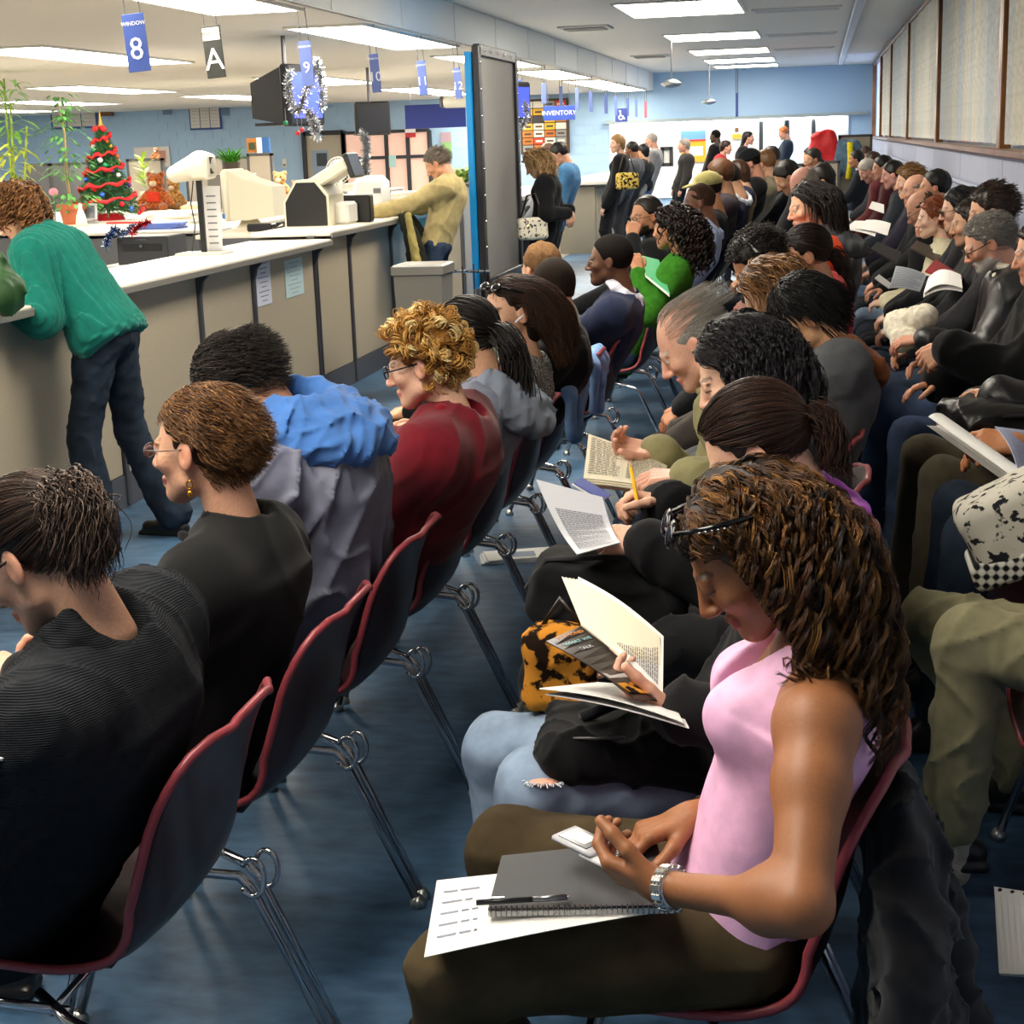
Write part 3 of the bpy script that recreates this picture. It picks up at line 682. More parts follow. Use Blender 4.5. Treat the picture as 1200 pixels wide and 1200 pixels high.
# counter printer (sloped beige, black side) and small beige box, white monitor back
c = at(358, 270, z=1.14); y = c[1] + .5
t = thing('ticket_printer', 'beige sloped printer with black side panel on the counter', 'printer', (c[0] - .1, y, 1.15), 0)
P = [(-.30, 0), (.05, 0), (.05, .30), (-.10, .32), (-.30, .18)]
P = [(-.16, 0), (.18, 0), (.18, .22), (.09, .33), (-.06, .33), (-.16, .18)]
MB().add([(x, -.17, z) for x, z in P] + [(x, .20, z) for x, z in P], [tuple(range(6)), tuple(range(6, 12))[::-1]] + [(i, 6 + i, 6 + (i + 1) % 6, (i + 1) % 6) for i in range(6)]).build('case', mat('plastic', 'cfc8b2'), t)
MB().add([(x * .9, -.18, z * .93 + .005) for x, z in P] + [(x * .9, -.168, z * .93 + .005) for x, z in P], [tuple(range(6)), tuple(range(6, 12))[::-1]] + [(i, 6 + i, 6 + (i + 1) % 6, (i + 1) % 6) for i in range(6)]).build('side_panel', mat('plastic', '151516'), t)
MB().box((.17, .0, .36), (.16, .15, .045), Ry(-.5), bev=.015).build('paper_tray', mat('plastic', 'cfc8b2'), t)
MB().box((.33, .0, .42), (.02, .14, .09), Ry(-.3), bev=.01).build('tray_end', mat('plastic', '202022'), t)
c = at(404, 263, z=1.15); t = thing('receipt_box', 'small off white device between the printer and the white monitor', 'device', (c[0] - .1, c[1] + .1, 1.15))
MB().box((0, 0, .08), (.14, .13, .08), bev=.02).build('case', mat('plastic', 'dcdad2'), t); MB().box((.1, .2, .1), (.13, .05, .1), bev=.01).build('rear_unit', mat('plastic', '1d1e20'), t)
c = at(468, 252, z=1.15); t = thing('white_monitor', 'white monitor seen from behind near the leaning man', 'monitor', (c[0] - .22, c[1], 1.15))
MB().box((0, 0, .17), (.15, .06, .15), bev=.05).build('case', mat('plastic', 'd9dbdc'), t, 'auto'); MB().box((0, .05, .02), (.08, .08, .02)).build('foot', mat('plastic', 'c9cbcc'), t); MB().box((.06, -.062, .2), (.03, .002, .02)).build('vent_grille', mat('plastic', '6a6c70'), t)

# ---- back office desks behind the counter
def desk(p0, p1, Y, ztop, label, depth=.8, col='5b5d60', topc='cfcac0', box=True):
    x0 = p0 if p0 < 0 else at(p0, 240, y=Y)[0]; x1 = p1 if p1 < 0 else at(p1, 240, y=Y)[0]
    t = thing('office_desk', label, 'desk', ((x0 + x1) / 2, Y, 0)); w = abs(x1 - x0) / 2
    MB().box((0, depth / 2, ztop - .015), (w, depth / 2, .016), bev=.005).build('desk_top', mat('plastic', topc), t)
    MB().box((0, .03, ztop / 2 - .03), (w - .04, .015, ztop / 2 - .03)).build('modesty_panel', mat('plastic', col), t)
    for s_ in (-1, 1): MB().box((s_ * (w - .03), depth / 2, ztop / 2 - .02), (.02, depth / 2 - .03, ztop / 2 - .02)).build('side_panel', mat('plastic', col), t)
    return t
desk(-10.2, -7.1, 14.9, .98, 'long back desk with the christmas tree and the potted plants', 5.3)
desk(-7.05, -5.6, 14.4, .98, 'back desk with the heap of white papers', 4.4)
desk(-8.05, -6.02, 20.9, .98, 'far back desk with the pale stuffed toys, left of the fan', 2.1)
desk(-5.95, -4.5, 19.3, .95, 'far back desk carrying the white fan', 2.9)
desk(-10.4, -8.2, 21.0, .98, 'far back desk carrying the small bamboo sprig', 1.9)
desk(-8.6, -7.2, 26.3, .98, 'farthest desk under the office window', 1.3)
# black computer tower / drawer unit in the lower office
c = at(150, 318, y=8.6); t = thing('computer_tower', 'dark grey desktop computer on the low desk behind the counter', 'computer', (at(180, 308, z=.83)[0], at(180, 308, z=.83)[1], .83))
MB().box((0, 0, .11), (.22, .2, .115), bev=.01).build('case', mat('plastic', '3a3c40'), t)
MB().box((.0, -.203, .14), (.17, .004, .03), bev=.003).build('drive_bay', mat('plastic', '1e1f22'), t); MB().box((0, -.205, .20), (.05, .003, .008)).build('badge', mat('chrome', 'bbbbbb'), t)
MB().lathe([(0, 0), (.014, 0), (.014, .01), (0, .01)], (0, -.215, .15), Rx(pi / 2), 10).build('power_button', mat('chrome', 'cccccc'), t)
desk(110, 238, at(180, 308, z=.83)[1] - .3, .83, 'low computer desk behind the counter', .7, 'a9a69f')
# cubicle partitions behind
def partition(p0, p1, ptop, Y, col, label, zb=0.):
    a = at(p0, ptop, y=Y); b = at(p1, ptop, y=Y); w = abs(b[0] - a[0]) / 2
    t = thing('cubicle_partition', label, 'partition', ((a[0] + b[0]) / 2, Y, 0)); z = (a[2] + b[2]) / 2
    MB().box((0, 0, z / 2), (w, .03, z / 2 - .02)).build('fabric_panel', mat('panel', col), t)
    MB().box((0, 0, z - .015), (w + .02, .035, .02)).build('cap_rail', mat('plastic', '4b4a4a'), t)
    for s_ in (-1, 1): MB().box((s_ * w, 0, z / 2), (.02, .035, z / 2)).build('edge_post', mat('plastic', '4b4a4a'), t)
    return t
partition(30, 58, 192, 23., '5c5e62', 'dark grey cubicle partition behind the bamboo plant')
partition(58, 108, 191, 23.4, '75777a', 'grey cubicle partition behind the small tree')
partition(150, 190, 186, 22.6, '8f877b', 'grey brown cubicle partition right of the christmas tree')
partition(218, 262, 184, 24., '9c9488', 'taupe cubicle partition behind the vision tester')
partition(262, 296, 184, 24.6, '8d867c', 'taupe cubicle partition behind the green plant')
partition(291, 318, 180, 23., 'a3998b', 'taupe cubicle partition left of the blue wall strip')
partition(540, 556, 215, 15.2, '9a9a98', 'low grey partition left of the tall screen')

# ---- plants
def leaf_geo(mb, base, d, up, L, W, droop=.3, n=4):
    d = nrm(d); s = nrm(np.cross(d, up)); V = []; P = np.asarray(base, float); step = L / n
    for i in range(n + 1):
        w = W * sin(pi * min(1, (i + .35) / (n + .35))) * .5 + .0008
        nn = nrm(np.cross(s, d)); V += [P - s * w, P + nn * w * .25 * 0, P + s * w]
        d = nrm(d + A(0, 0, -droop / n)); P = P + d * step
    F = []
    for i in range(n): a = i * 3; F += [(a, a + 1, a + 4, a + 3), (a + 1, a + 2, a + 5, a + 4)]
    mb.add(V, F)
rs = random.Random(11)
def rv(): return A(rs.gauss(0, 1), rs.gauss(0, 1), rs.gauss(0, 1))
# bamboo-like plant at the left edge
c = at(28, 235, y=11.9); t = thing('bamboo_plant', 'tall yellow green bamboo plant at the left edge', 'plant', (at(20, 262, z=.98)[0], at(20, 262, z=.98)[1], .98)); t.scale = (1.45,) * 3
MB().lathe([(.0, 0), (.12, 0), (.16, .26), (.15, .26), (.0, .24)], seg=16).build('pot', mat('plastic', '4a4438'), t, 'auto')
for k in range(5):
    x = rs.uniform(-.1, .1); top = 1.1 - .18 * k
    MB().tube([(x, 0, .2), (x * 1.3, .02, .6 * top), (x * 1.6 + .03, 0, top)], .008, 6).build('stem', mat('leaf', '9ab04a'), t)
m1 = MB(); m2 = MB()
for k in range(150):
    z = rs.uniform(.15, 1.1); a = rs.uniform(0, 2 * pi); d = A(cos(a), sin(a), rs.uniform(-.2, .9))
    leaf_geo(m1 if z < .62 else m2, (rs.uniform(-.12, .12), rs.uniform(-.1, .1), z), d, (0, 0, 1), rs.uniform(.14, .26), .028, 1.1)
o = m1.build('foliage', mat('leaf', 'c9d63a'), t, True); o['kind'] = 'stuff'; o = m2.build('foliage', mat('leaf', '7fb552'), t, True); o['kind'] = 'stuff'
# slim ficus in a terracotta pot
c = at(86, 248, y=11.0); t = thing('ficus_tree', 'slim weeping fig tree in a terracotta pot', 'plant', (at(86, 263, z=.98)[0], at(86, 263, z=.98)[1], .98)); t.scale = (1.36,) * 3
MB().lathe([(0, 0), (.075, 0), (.10, .12), (.115, .12), (.12, .16), (.10, .16), (.09, .14), (0, .14)], seg=18).build('pot', mat('paint', 'b3603e'), t, 'auto')
MB().tube([(0, 0, .1), (-.02, 0, .4), (.0, 0, .7), (-.03, 0, .95)], [.014, .012, .01, .005], 7).build('stem', mat('wood', '9c8a5e'), t)
mb = MB()
for k in range(230):
    z = rs.choice([rs.uniform(.12, .25), rs.uniform(.35, .7), rs.uniform(.75, 1.02)]); a = rs.uniform(0, 2 * pi); R_ = rs.uniform(.02, .26 if z < .7 else .13)
    leaf_geo(mb, (R_ * cos(a), R_ * sin(a), z), A(cos(a), sin(a), -.3), (0, 0, 1), .055, .03, .5, 2)
for k in range(16):
    z = rs.uniform(.3, .95); a = rs.uniform(0, 2 * pi); mb.tube([(0, 0, z), (.12 * cos(a), .12 * sin(a), z + .08), (.24 * cos(a), .24 * sin(a), z + .02)], .003, 4)
o = mb.build('foliage', mat('leaf', '4f8a45'), t, True); o['kind'] = 'stuff'
# grassy green plant
c = at(272, 204, y=20.); kz = c[2]
t = thing('filing_cabinet', 'grey filing cabinet under the bright green spider plant', 'cabinet', (c[0], 20., 0)); MB().box((0, 0, kz / 2), (.24, .28, kz / 2), bev=.01).build('cabinet_body', mat('plastic', '7d7a74'), t)
for k in range(4): d_ = MB().box((0, -.285, kz * (k + .5) / 4), (.22, .01, kz / 8 - .012), bev=.005).build('drawer', mat('plastic', '8a8780'), t); MB().box((0, -.30, kz * (k + .5) / 4 + .05), (.05, .008, .008)).build('drawer_handle', mat('chrome', 'bbbbbb'), d_)
t = thing('grassy_plant', 'bushy bright green spider plant behind the monitor', 'plant', (c[0], 20., kz))
MB().lathe([(0, 0), (.09, 0), (.12, .15), (0, .14)], seg=14).build('pot', mat('plastic', '5d5048'), t)
mb = MB()
for k in range(150):
    a = rs.uniform(0, 2 * pi); leaf_geo(mb, (rs.uniform(-.06, .06), rs.uniform(-.06, .06), .13), A(cos(a) * .6, sin(a) * .6, rs.uniform(.6, 1.6)), (0, 0, 1), rs.uniform(.2, .36), .02, 1.2)
o = mb.build('foliage', mat('leaf', '5db53a'), t, True); o['kind'] = 'stuff'
c = at(172, 240, z=.98); t = thing('lucky_bamboo', 'small yellow green bamboo sprig in front of the grey partition', 'plant', tuple(c)); t.scale = (2.4,) * 3
MB().lathe([(0, 0), (.03, 0), (.035, .08), (0, .08)], seg=10).build('pot', mat('plastic', 'c9c2b0'), t)
mb = MB()
for k in range(26): a = rs.uniform(0, 2 * pi); leaf_geo(mb, (0, 0, .08 + .2 * rs.random()), A(cos(a) * .6, sin(a) * .6, 1), (0, 0, 1), .1, .02, 1.)
mb.build('foliage', mat('leaf', 'a8c84a'), t, True)['kind'] = 'stuff'
c = at(539, 229, z=.95); t = thing('desk_plant', 'yellow green leafy plant behind the leaning man', 'plant', tuple(c)); t.scale = (1.3,) * 3
MB().lathe([(0, 0), (.09, 0), (.12, .15), (0, .14)], seg=14).build('pot', mat('plastic', '8d8578'), t); mb = MB()
for k in range(110): a = rs.uniform(0, 2 * pi); leaf_geo(mb, (rs.uniform(-.1, .1), 0, .13 + .1 * rs.random()), A(cos(a), sin(a), rs.uniform(.3, 1.6)), (0, 0, 1), rs.uniform(.15, .32), .045, 1.)
mb.build('foliage', mat('leaf', 'a9c36a'), t, True)['kind'] = 'stuff'

# ---- christmas tree on the desk
c = at(128, 258, z=.98); t = thing('christmas_tree', 'small christmas tree with red ribbon and baubles', 'christmas tree', tuple(c)); t.scale = (133 / FPX * c[1] / .80,) * 3
MB().tube([(0, 0, 0), (0, 0, .62)], .014, 7).build('trunk', mat('wood', '5a4030'), t); MB().lathe([(0, 0), (.12, 0), (.10, .05), (0, .05)], seg=16).build('stand', mat('cloth', 'b02028'), t)
mb = MB(); R0 = .25; Ht = .66
for k in range(520):
    z = (k / 520) ** 1.15 * Ht * .93 + .06; r = R0 * (1 - z / (Ht + .03)) + .02; a = k * 2.39996
    base = A(0, 0, z + .03); tip = A(r * cos(a), r * sin(a), z - .02 + rs.uniform(-.02, .02)); mb.tube([base, (base + tip) / 2 + A(0, 0, .004), tip], .0025, 3, caps=False)
    for q in range(10):
        f = rs.uniform(.35, 1); p = base + (tip - base) * f; d = nrm(rv() + (tip - base) * 5); s_ = nrm(np.cross(d, rv())) * .0035
        e = p + d * rs.uniform(.025, .045); mb.add([p - s_, p + s_, e], [(0, 1, 2)])
mb.build('foliage', mat('leaf', '2f6b38'), t)['kind'] = 'stuff'
cols = ['c81e28', 'd42a2a', '1d8f5a', '2a5fc0', 'c79a2c', 'd8d8d8', 'c81e28', 'e0612a', '7a3fa0']
for k in range(46):
    z = .06 + (k / 46) * Ht * .85; a = k * 2.39996 * 1.7; r = (R0 * (1 - z / (Ht + .03)) + .02) * .97
    MB().ball((r * cos(a), r * sin(a), z - .015), rs.uniform(.014, .021), 10, 6).build('bauble', mat('plastic', cols[k % 9], rough=.15), t, True)
mb = MB()
for j in range(3): pass
P = []
for k in range(160):
    u = k / 160; z = .06 + u * Ht * .86; a = u * 5.2 * 2 * pi; r = (R0 * (1 - z / (Ht + .03)) + .03); P.append((r * cos(a), r * sin(a), z + .012 * sin(k * 1.7)))
mb = MB().tube(P, [.012 + .005 * sin(k * 1.1) for k in range(160)], 6); mb.build('ribbon', mat('satin', 'c4161f'), t, True)
for a in (-.5, .5): 
    MB().ball((.03 * sin(a * 3), -.03, Ht + .0), (.03, .015, .022), 10, 6, Ry(a)).build('bow_loop', mat('satin', 'd0202a'), t, True)
MB().lathe([(0, .14), (.008, .08), (.022, .0), (0, 0)], (0, 0, Ht), seg=8).build('tree_topper', mat('satin', 'c9a13c'), t)

# ---- stuffed toys, papers and clutter on the desks
def toy(px_, py_, Y, col, col2, label, s=1., acc=None):
    c = at(px_, py_, z=.98) if py_ > 225 else at(px_, py_, y=Y); t = thing('stuffed_toy', label, 'toy', tuple(c)); t.scale = (c[1] / Y,) * 3
    S = Sdf(.012 * s).ell((0, 0, .09 * s), (.08 * s, .07 * s, .09 * s)).ell((0, -.01, .22 * s), (.065 * s, .06 * s, .06 * s))
    for q in (-1, 1): S.ell((q * .05 * s, 0, .27 * s), .024 * s, k=.01).cone((q * .06 * s, -.02, .14 * s), (q * .12 * s, -.05, .07 * s), .025 * s).cone((q * .05 * s, -.03, .04 * s), (q * .09 * s, -.12 * s, .03 * s), .03 * s)
    V, F = S.mesh(); mesh('body', V, F, mat('fur', col), t)
    MB().ball((0, -.065 * s, .205 * s), (.03 * s, .02 * s, .022 * s), 8, 5).build('muzzle', mat('cloth', col2), t, True)
    for q in (-1, 1): MB().ball((q * .025 * s, -.062 * s, .235 * s), .007 * s, 6, 4).build('eye', mat('plastic', '101010'), t)
    if acc: MB().box((0, -.078 * s, .11 * s), (.05 * s, .012, .035 * s), bev=.005).build('shirt', mat('cloth', acc), t)
toy(186, 248, 11.2, 'b8612a', 'e6d2b0', 'orange brown stuffed bear with a red and white shirt', 1.0, 'd8402a')
toy(206, 246, 11.3, 'b98a4a', 'e6d2b0', 'tan stuffed dog lying right of the orange bear', .8)
toy(330, 236, 14.2, 'd8a468', 'f0e0c0', 'light tan stuffed bear with a white scarf', .95, 'eeeae0')
toy(349, 236, 14.0, 'c87f48', 'efd9b0', 'small brown stuffed toy right of the tan bear', .65)
toy(373, 234, 17., 'd9c8b8', 'c0403a', 'pale stuffed toy with red hat left of the fan', .8)
toy(184, 187, 22.6, 'a0673a', 'f2ece0', 'small hanging stuffed toy by the grey brown partition', .6)
def stack(px_, py_, Y, cols, label, w=.16, d=.11, th=.006, z=None, cat='papers', name='paper_stack'):
    c = at(px_, py_, z=.981 if px_ < 440 else .951); t = thing(name, label, cat, tuple(c)); t.scale = (max(1, c[1] / Y),) * 3
    for k, cc in enumerate(cols): MB().box((rs.uniform(-.012, .012), rs.uniform(-.01, .01), th * (k + .5)), (w, d, th * .46), Rz(rs.uniform(-.2, .2))).build('sheet_pile', mat('paint', cc), t)
stack(205, 262, 9.6, ['e8e4dc', 'f2efe8', 'e9e0c8', 'f4f2ee', 'ece8e0'], 'heap of white papers behind the vision tester', .17, .14, .016, .98)
stack(190, 268, 9.3, ['4d63a8', '5d74b8', '5d74b8'], 'blue folders on the back desk', .13, .1, .012, .98)
stack(225, 256, 10.6, ['d8707a', 'e9d6a8', 'e2b08a'], 'pink and cream file stack right of the white papers', .06, .1, .03, .98)
stack(150, 262, 9.9, ['c8322c'], 'flat red folder under the christmas tree', .15, .03, .012, .98)
for i, (p, q, Y, c_) in enumerate(((396, 236, 19.2, 'efece4'), (430, 232, 19.4, 'f0eee8'), (452, 236, 19.2, 'e6d6c0'), (480, 232, 20., 'f2f2ee'), (415, 222, 22., 'e9e6df'), (345, 247, 13.5, 'e9dfc8'), (520, 236, 18., 'efe9da'))):
    stack(p, q, Y, [c_, 'e2ddd0', c_], ['white paper pile below the fan', 'white paper pile on the far desk', 'cream paper pile right of the far desk', 'pile of forms behind the khaki man', 'distant paper pile under the office window', 'cream papers left of the printer', 'cream papers behind the khaki man'][i], .2, .12, .03)
c = at(96, 266, z=.98); t = thing('white_cone_vase', 'small white cone shaped figurine left of the christmas tree', 'figurine', tuple(c)); t.scale = (1.5,) * 3
MB().lathe([(0, 0), (.045, 0), (.03, .08), (.012, .13), (.016, .15), (0, .165)], seg=14).build('body', mat('plastic', 'e8e0cc'), t, True)
c = at(107, 262, z=.98); t = thing('small_silver_screen', 'small silver framed screen left of the tree', 'screen', tuple(c)); t.scale = (1.6,) * 3; MB().box((0, 0, .08), (.05, .01, .055), Rx(-.15), bev=.004).build('case', mat('plastic', 'b9bcc0'), t); MB().box((0, -.012, .08), (.038, .003, .042), Rx(-.15)).build('glass', mat('plastic', '55606a', rough=.2), t); MB().box((0, .02, .01), (.03, .03, .01)).build('foot', mat('plastic', '9a9da0'), t)
c = at(65, 262, z=.98); t = thing('pink_rose', 'single pink artificial rose in front of the pot', 'flower', tuple(c)); t.scale = (1.5,) * 3; MB().tube([(0, 0, 0), (.01, 0, .2)], .004, 5).build('stem', mat('leaf', '3b6a34'), t); MB().ball((.01, 0, .23), (.035, .035, .03), 9, 6).build('bloom', mat('satin', 'dd8ba0'), t, True); MB().box((0, 0, .006), (.02, .02, .006)).build('foot', mat('plastic', '555555'), t)
# tinsel garlands
def tinsel(name, pts, r, cols, label, n=500, group=None, L=.03):
    pts = [np.asarray(p, float) for p in pts]; base = pts[0]
    t = thing(name, label, 'garland', tuple(base)); P = np.array(pts) - base
    MB().tube(P, .004, 5).build('cord', mat('tinsel', cols[0]), t)
    seg = np.linalg.norm(P[1:] - P[:-1], axis=1); cum = np.concatenate([[0], np.cumsum(seg)])
    for ci, cc in enumerate(cols):
        mb = MB()
        for k in range(n // len(cols)):
            u = rs.uniform(0, cum[-1]); i = min(len(seg) - 1, int(np.searchsorted(cum, u) - 1)); i = max(0, i); f = (u - cum[i]) / seg[i]
            p = P[i] + (P[i + 1] - P[i]) * f; d = nrm(rv()) * r * rs.uniform(.6, 1.1); s_ = nrm(np.cross(d, rv())) * r * .09
            mb.add([p - s_, p + s_, p + d + s_ * .6, p + d - s_ * .6], [(0, 1, 2, 3)])
        mb.build('strands', mat('tinsel', cc, rough=.3), t)['kind'] = 'stuff'
    return t
def path3(pp, Y): return [at(p, q, y=Y) for p, q in pp]
tinsel('tinsel_garland', path3([(124, 290), (127, 278), (134, 268), (141, 274), (150, 272), (157, 264)], 12.0), .045, ['3f5f9c', '8fa2c0'], 'blue tinsel garland on the back desk')
tinsel('tinsel_garland', path3([(155, 275), (160, 266), (168, 262), (176, 260)], 11.9), .04, ['b81e30', 'c8283c'], 'red tinsel garland beside the blue folders', 300)
# hanging television decorated with tinsel (near) and a far one
def tv(px_, py_, Y, s, label, blue=True, rz=0.):
    c = at(px_, py_, y=Y); t = thing('hanging_television', label, 'television', tuple(c), rz)
    h = .25 * s
    MB().box((.02 * s, 0, 0), (.05 * s, .30 * s, .27 * s), bev=.02).build('bezel', mat('plastic', '1e1f24'), t)
    V = [(-.02 * s, y, z) for y, z in ((-.28 * s, -h), (.28 * s, -h), (.28 * s, h), (-.28 * s, h))] + [(-.42 * s, y, z) for y, z in ((-.17 * s, -h * .75), (.17 * s, -h * .75), (.17 * s, h * .5), (-.17 * s, h * .5))]
    MB().add(V, [(0, 1, 2, 3), (7, 6, 5, 4)] + [(a, 4 + a, 4 + b, b) for a, b in ((0, 1), (1, 2), (2, 3), (3, 0))]).build('rear_case', mat('plastic', '2b2a2c'), t)
    MB().box((.072 * s, 0, 0), (.003, .24 * s, .2 * s)).build('screen', mat('emit', '3b4fe8', s=.8) if blue else mat('plastic', '202430'), t)
    MB().tube([(-.15 * s, 0, h * .7), (-.15 * s, 0, LOWC - c[2])], .02, 7).build('ceiling_pole', mat('chrome', '77777a', rough=.4), t)
    MB().box((-.15 * s, 0, -h * .98), (.2 * s, .24 * s, .012)).build('shelf', mat('plastic', '2c2c30'), t)
    return t
tv(352, 112, 13.5, .95, 'dark hanging television with blue screen and silver tinsel', True, radians(-14))
tinsel('tinsel_garland', path3([(341, 82), (338, 97), (340, 115), (346, 131), (352, 128), (356, 112), (362, 102), (366, 90), (372, 72), (375, 90), (378, 110), (376, 128)], 13.0), .055, ['b9bdc4', 'e6e8ec'], 'silver tinsel swag looped over the near television', 1500)
tinsel('tinsel_garland', path3([(360, 130), (366, 138), (370, 150), (371, 160)], 13.0), .06, ['c9ccd2', 'eceef0'], 'silver tinsel tail hanging below the near television', 500)
for p, q, cc, lab in ((349, 156, 'c4202a', 'red bauble hanging below the near television'), (354, 152, 'd0242c', 'second red bauble touching the first below the television'), (335, 144, '1f8a5a', 'green bauble hanging left below the near television')):
    c = at(p, q, y=13.0); t = thing('hanging_bauble', lab, 'bauble', tuple(c)); MB().ball((0, 0, 0), .02, 12, 8).build('ball', mat('plastic', cc, rough=.15), t, True); MB().tube([(0, 0, .02), (0, 0, .12)], .002, 4).build('thread', mat('paint', 'aaaaaa'), t)
tv(436, 139, 19.5, .75, 'small black hanging television above the office front', False, radians(-60))
tinsel('tinsel_garland', path3([(424, 156), (428, 160), (430, 175), (428, 195), (430, 210)], 19.2), .08, ['aeb4bc', 'e2e4e8'], 'silver tinsel column hanging under the far television', 700)
tv(606, 120, 17.5, .8, 'hanging television with blue screen right of the tall screen', True, radians(-15))
tinsel('tinsel_garland', path3([(600, 140), (606, 152), (613, 148), (617, 138), (616, 120)], 17.0), .05, ['b9bdc4', 'e6e8ec'], 'silver tinsel under the television right of the tall screen', 500)
# desk fan
c = at(400, 232, z=.95); t = thing('desk_fan', 'white desk fan with round wire guard', 'fan', tuple(c)); t.scale = (c[1] / 17.,) * 3
zc_ = .30; rr = .14
MB().lathe([(0, 0), (.09, 0), (.08, .02), (.02, .04), (.015, .2), (0, .2)], seg=16).build('stand', mat('plastic', 'dddcd6'), t, 'auto')
for r_ in (.14, .11, .08, .05): MB().tube([(r_ * cos(a), -.05, zc_ + r_ * sin(a)) for a in np.linspace(0, 2 * pi, 24, False)], .004, 5, closed=True).build('guard_ring', mat('plastic', 'e2e2de'), t)
for k in range(24): a = k * pi / 12; MB().tube([(.02 * cos(a), -.055, zc_ + .02 * sin(a)), (.14 * cos(a), -.045, zc_ + .14 * sin(a))], .002, 4).build('guard_wire', mat('plastic', 'e2e2de'), t)
for k in range(4): a = k * pi / 2 + .4; MB().ball((.06 * cos(a), -.02, zc_ + .06 * sin(a)), (.055, .008, .03), 10, 5, Ry(-a)).build('blade', mat('plastic', 'b9c2c6'), t, True)
MB().ball((0, .03, zc_), (.045, .07, .045), 10, 6).build('motor', mat('plastic', 'd5d5cf'), t, True)
# office bits on the blue wall right: orange picture, blue binder, box
board('framed_picture', 'orange framed picture on top of the taupe partition', 'picture', 290, 301, 162, 179, 23.0, 'b9732c', .03, kids=[('dark_picture', .25, .85, .2, .7, '3b4a2e')])
board('blue_binder', 'blue and white binder beside the orange framed picture', 'binder', 302, 316, 161, 179, 23.0, '2f5f9e', .03, kids=[('white_spine', 0, .4, 0, 1, 'e8ecf2')])

# ---- tall mobile screen (black frame, grey board, blue back)
X0 = -2.72; a = at(556, 58, x=X0); b = at(600, 68, x=X0); zt = a[2]; y0, y1 = a[1], b[1]; zb = at(571, 332, x=X0)[2]
t = thing('display_screen', 'tall grey felt screen with black frame and bright blue back edge', 'screen', (X0, (y0 + y1) / 2, 0))
L = (y1 - y0) / 2; zm = (zt + zb) / 2; hh = (zt - zb) / 2
MB().box((0, 0, zm), (.015, L, hh)).build('grey_panel', mat('panel', '8f8d89'), t)
MB().box((-.042, -.08, zm - .02), (.022, L + .03, hh)).build('blue_backing', mat('plastic', '1590d8', rough=.35), t)
for s_ in (-1, 1):
    MB().box((.012, s_ * L, zm), (.028, .055, hh + .03), bev=.006).build('frame_side', mat('plastic', '26272a'), t)
    MB().box((.012, 0, zm + s_ * hh), (.028, L, .045), bev=.006).build('frame_rail', mat('plastic', '26272a'), t)
    MB().box((-.01, s_ * (L - .05), zb / 2), (.02, .02, zb / 2)).build('leg', mat('plastic', '26272a'), t)
    MB().box((-.01, s_ * (L - .05), .02), (.3, .02, .02)).build('foot', mat('plastic', '26272a'), t)
for k in range(9):
    for s_ in (-1, 1): MB().ball((.042, s_ * L, zb + .1 + k * (2 * hh - .2) / 8), .011, 8, 5).build('rivet', mat('chrome', 'eeeeee'), t, True)
for k in range(5): MB().ball((.042, -L + .2 + k * .28, zt), .011, 8, 5).build('rivet', mat('chrome', 'eeeeee'), t, True)
# chrome crowd rail before the screen
c = at(505, 318, x=-2.9); c2 = at(572, 318, x=-2.66)
t = thing('chrome_rail', 'low chrome rail standing between the bin and the blue edged screen', 'rail', (c[0], c[1], 0))
d_ = c2 - c
MB().tube([(0, 0, 0), (0, 0, c[2])], .014, 8).build('post', mat('chrome', 'bbbbbb'), t); MB().tube([(0, 0, c[2]), (d_[0], d_[1], c2[2])], .014, 8).build('rail', mat('chrome', 'bbbbbb'), t); MB().tube([(d_[0], d_[1], 0), (d_[0], d_[1], c2[2])], .014, 8).build('post', mat('chrome', 'bbbbbb'), t)
for k in range(5): MB().tube([(d_[0] * k / 5 + .05, d_[1] * k / 5 + .05, c[2] * .35), (d_[0] * k / 5 + .05, d_[1] * k / 5 + .05, c[2])], .006, 6).build('upright', mat('chrome', 'bbbbbb'), t)
# trash bin
a = at(457, 318, x=-3.15); b = at(519, 318, x=-2.86)
Yt = 10.6; w = at(519, 320, y=Yt)[0] - at(458, 320, y=Yt)[0]; cx = (at(519, 320, y=Yt)[0] + at(458, 320, y=Yt)[0]) / 2; zt = at(488, 313, y=Yt)[2]
t = thing('trash_bin', 'large grey plastic trash bin with a rolled rim beside the counter', 'bin', (cx, Yt + w / 2, 0))
V = []; hw = w / 2
for z, k in ((0, .78), (zt - .06, .93), (zt - .055, 1.0), (zt, 1.0), (zt, .94), (.05, .74)):
    for sx, sy in ((-1, -1), (1, -1), (1, 1), (-1, 1)): V.append((sx * hw * k, sy * hw * k, z))
MB().add(V, [(0, 3, 2, 1)] + [(i * 4 + j, i * 4 + (j + 1) % 4, i * 4 + 4 + (j + 1) % 4, i * 4 + 4 + j) for i in range(5) for j in range(4)] + [(20, 21, 22, 23)]).build('bin_body', mat('plastic', '77746c', rough=.5), t)
MB().box((0, 0, zt), (hw * .98, hw * .98, .012), bev=.01).build('bin_liner', mat('bag', 'c6c6c2'), t)

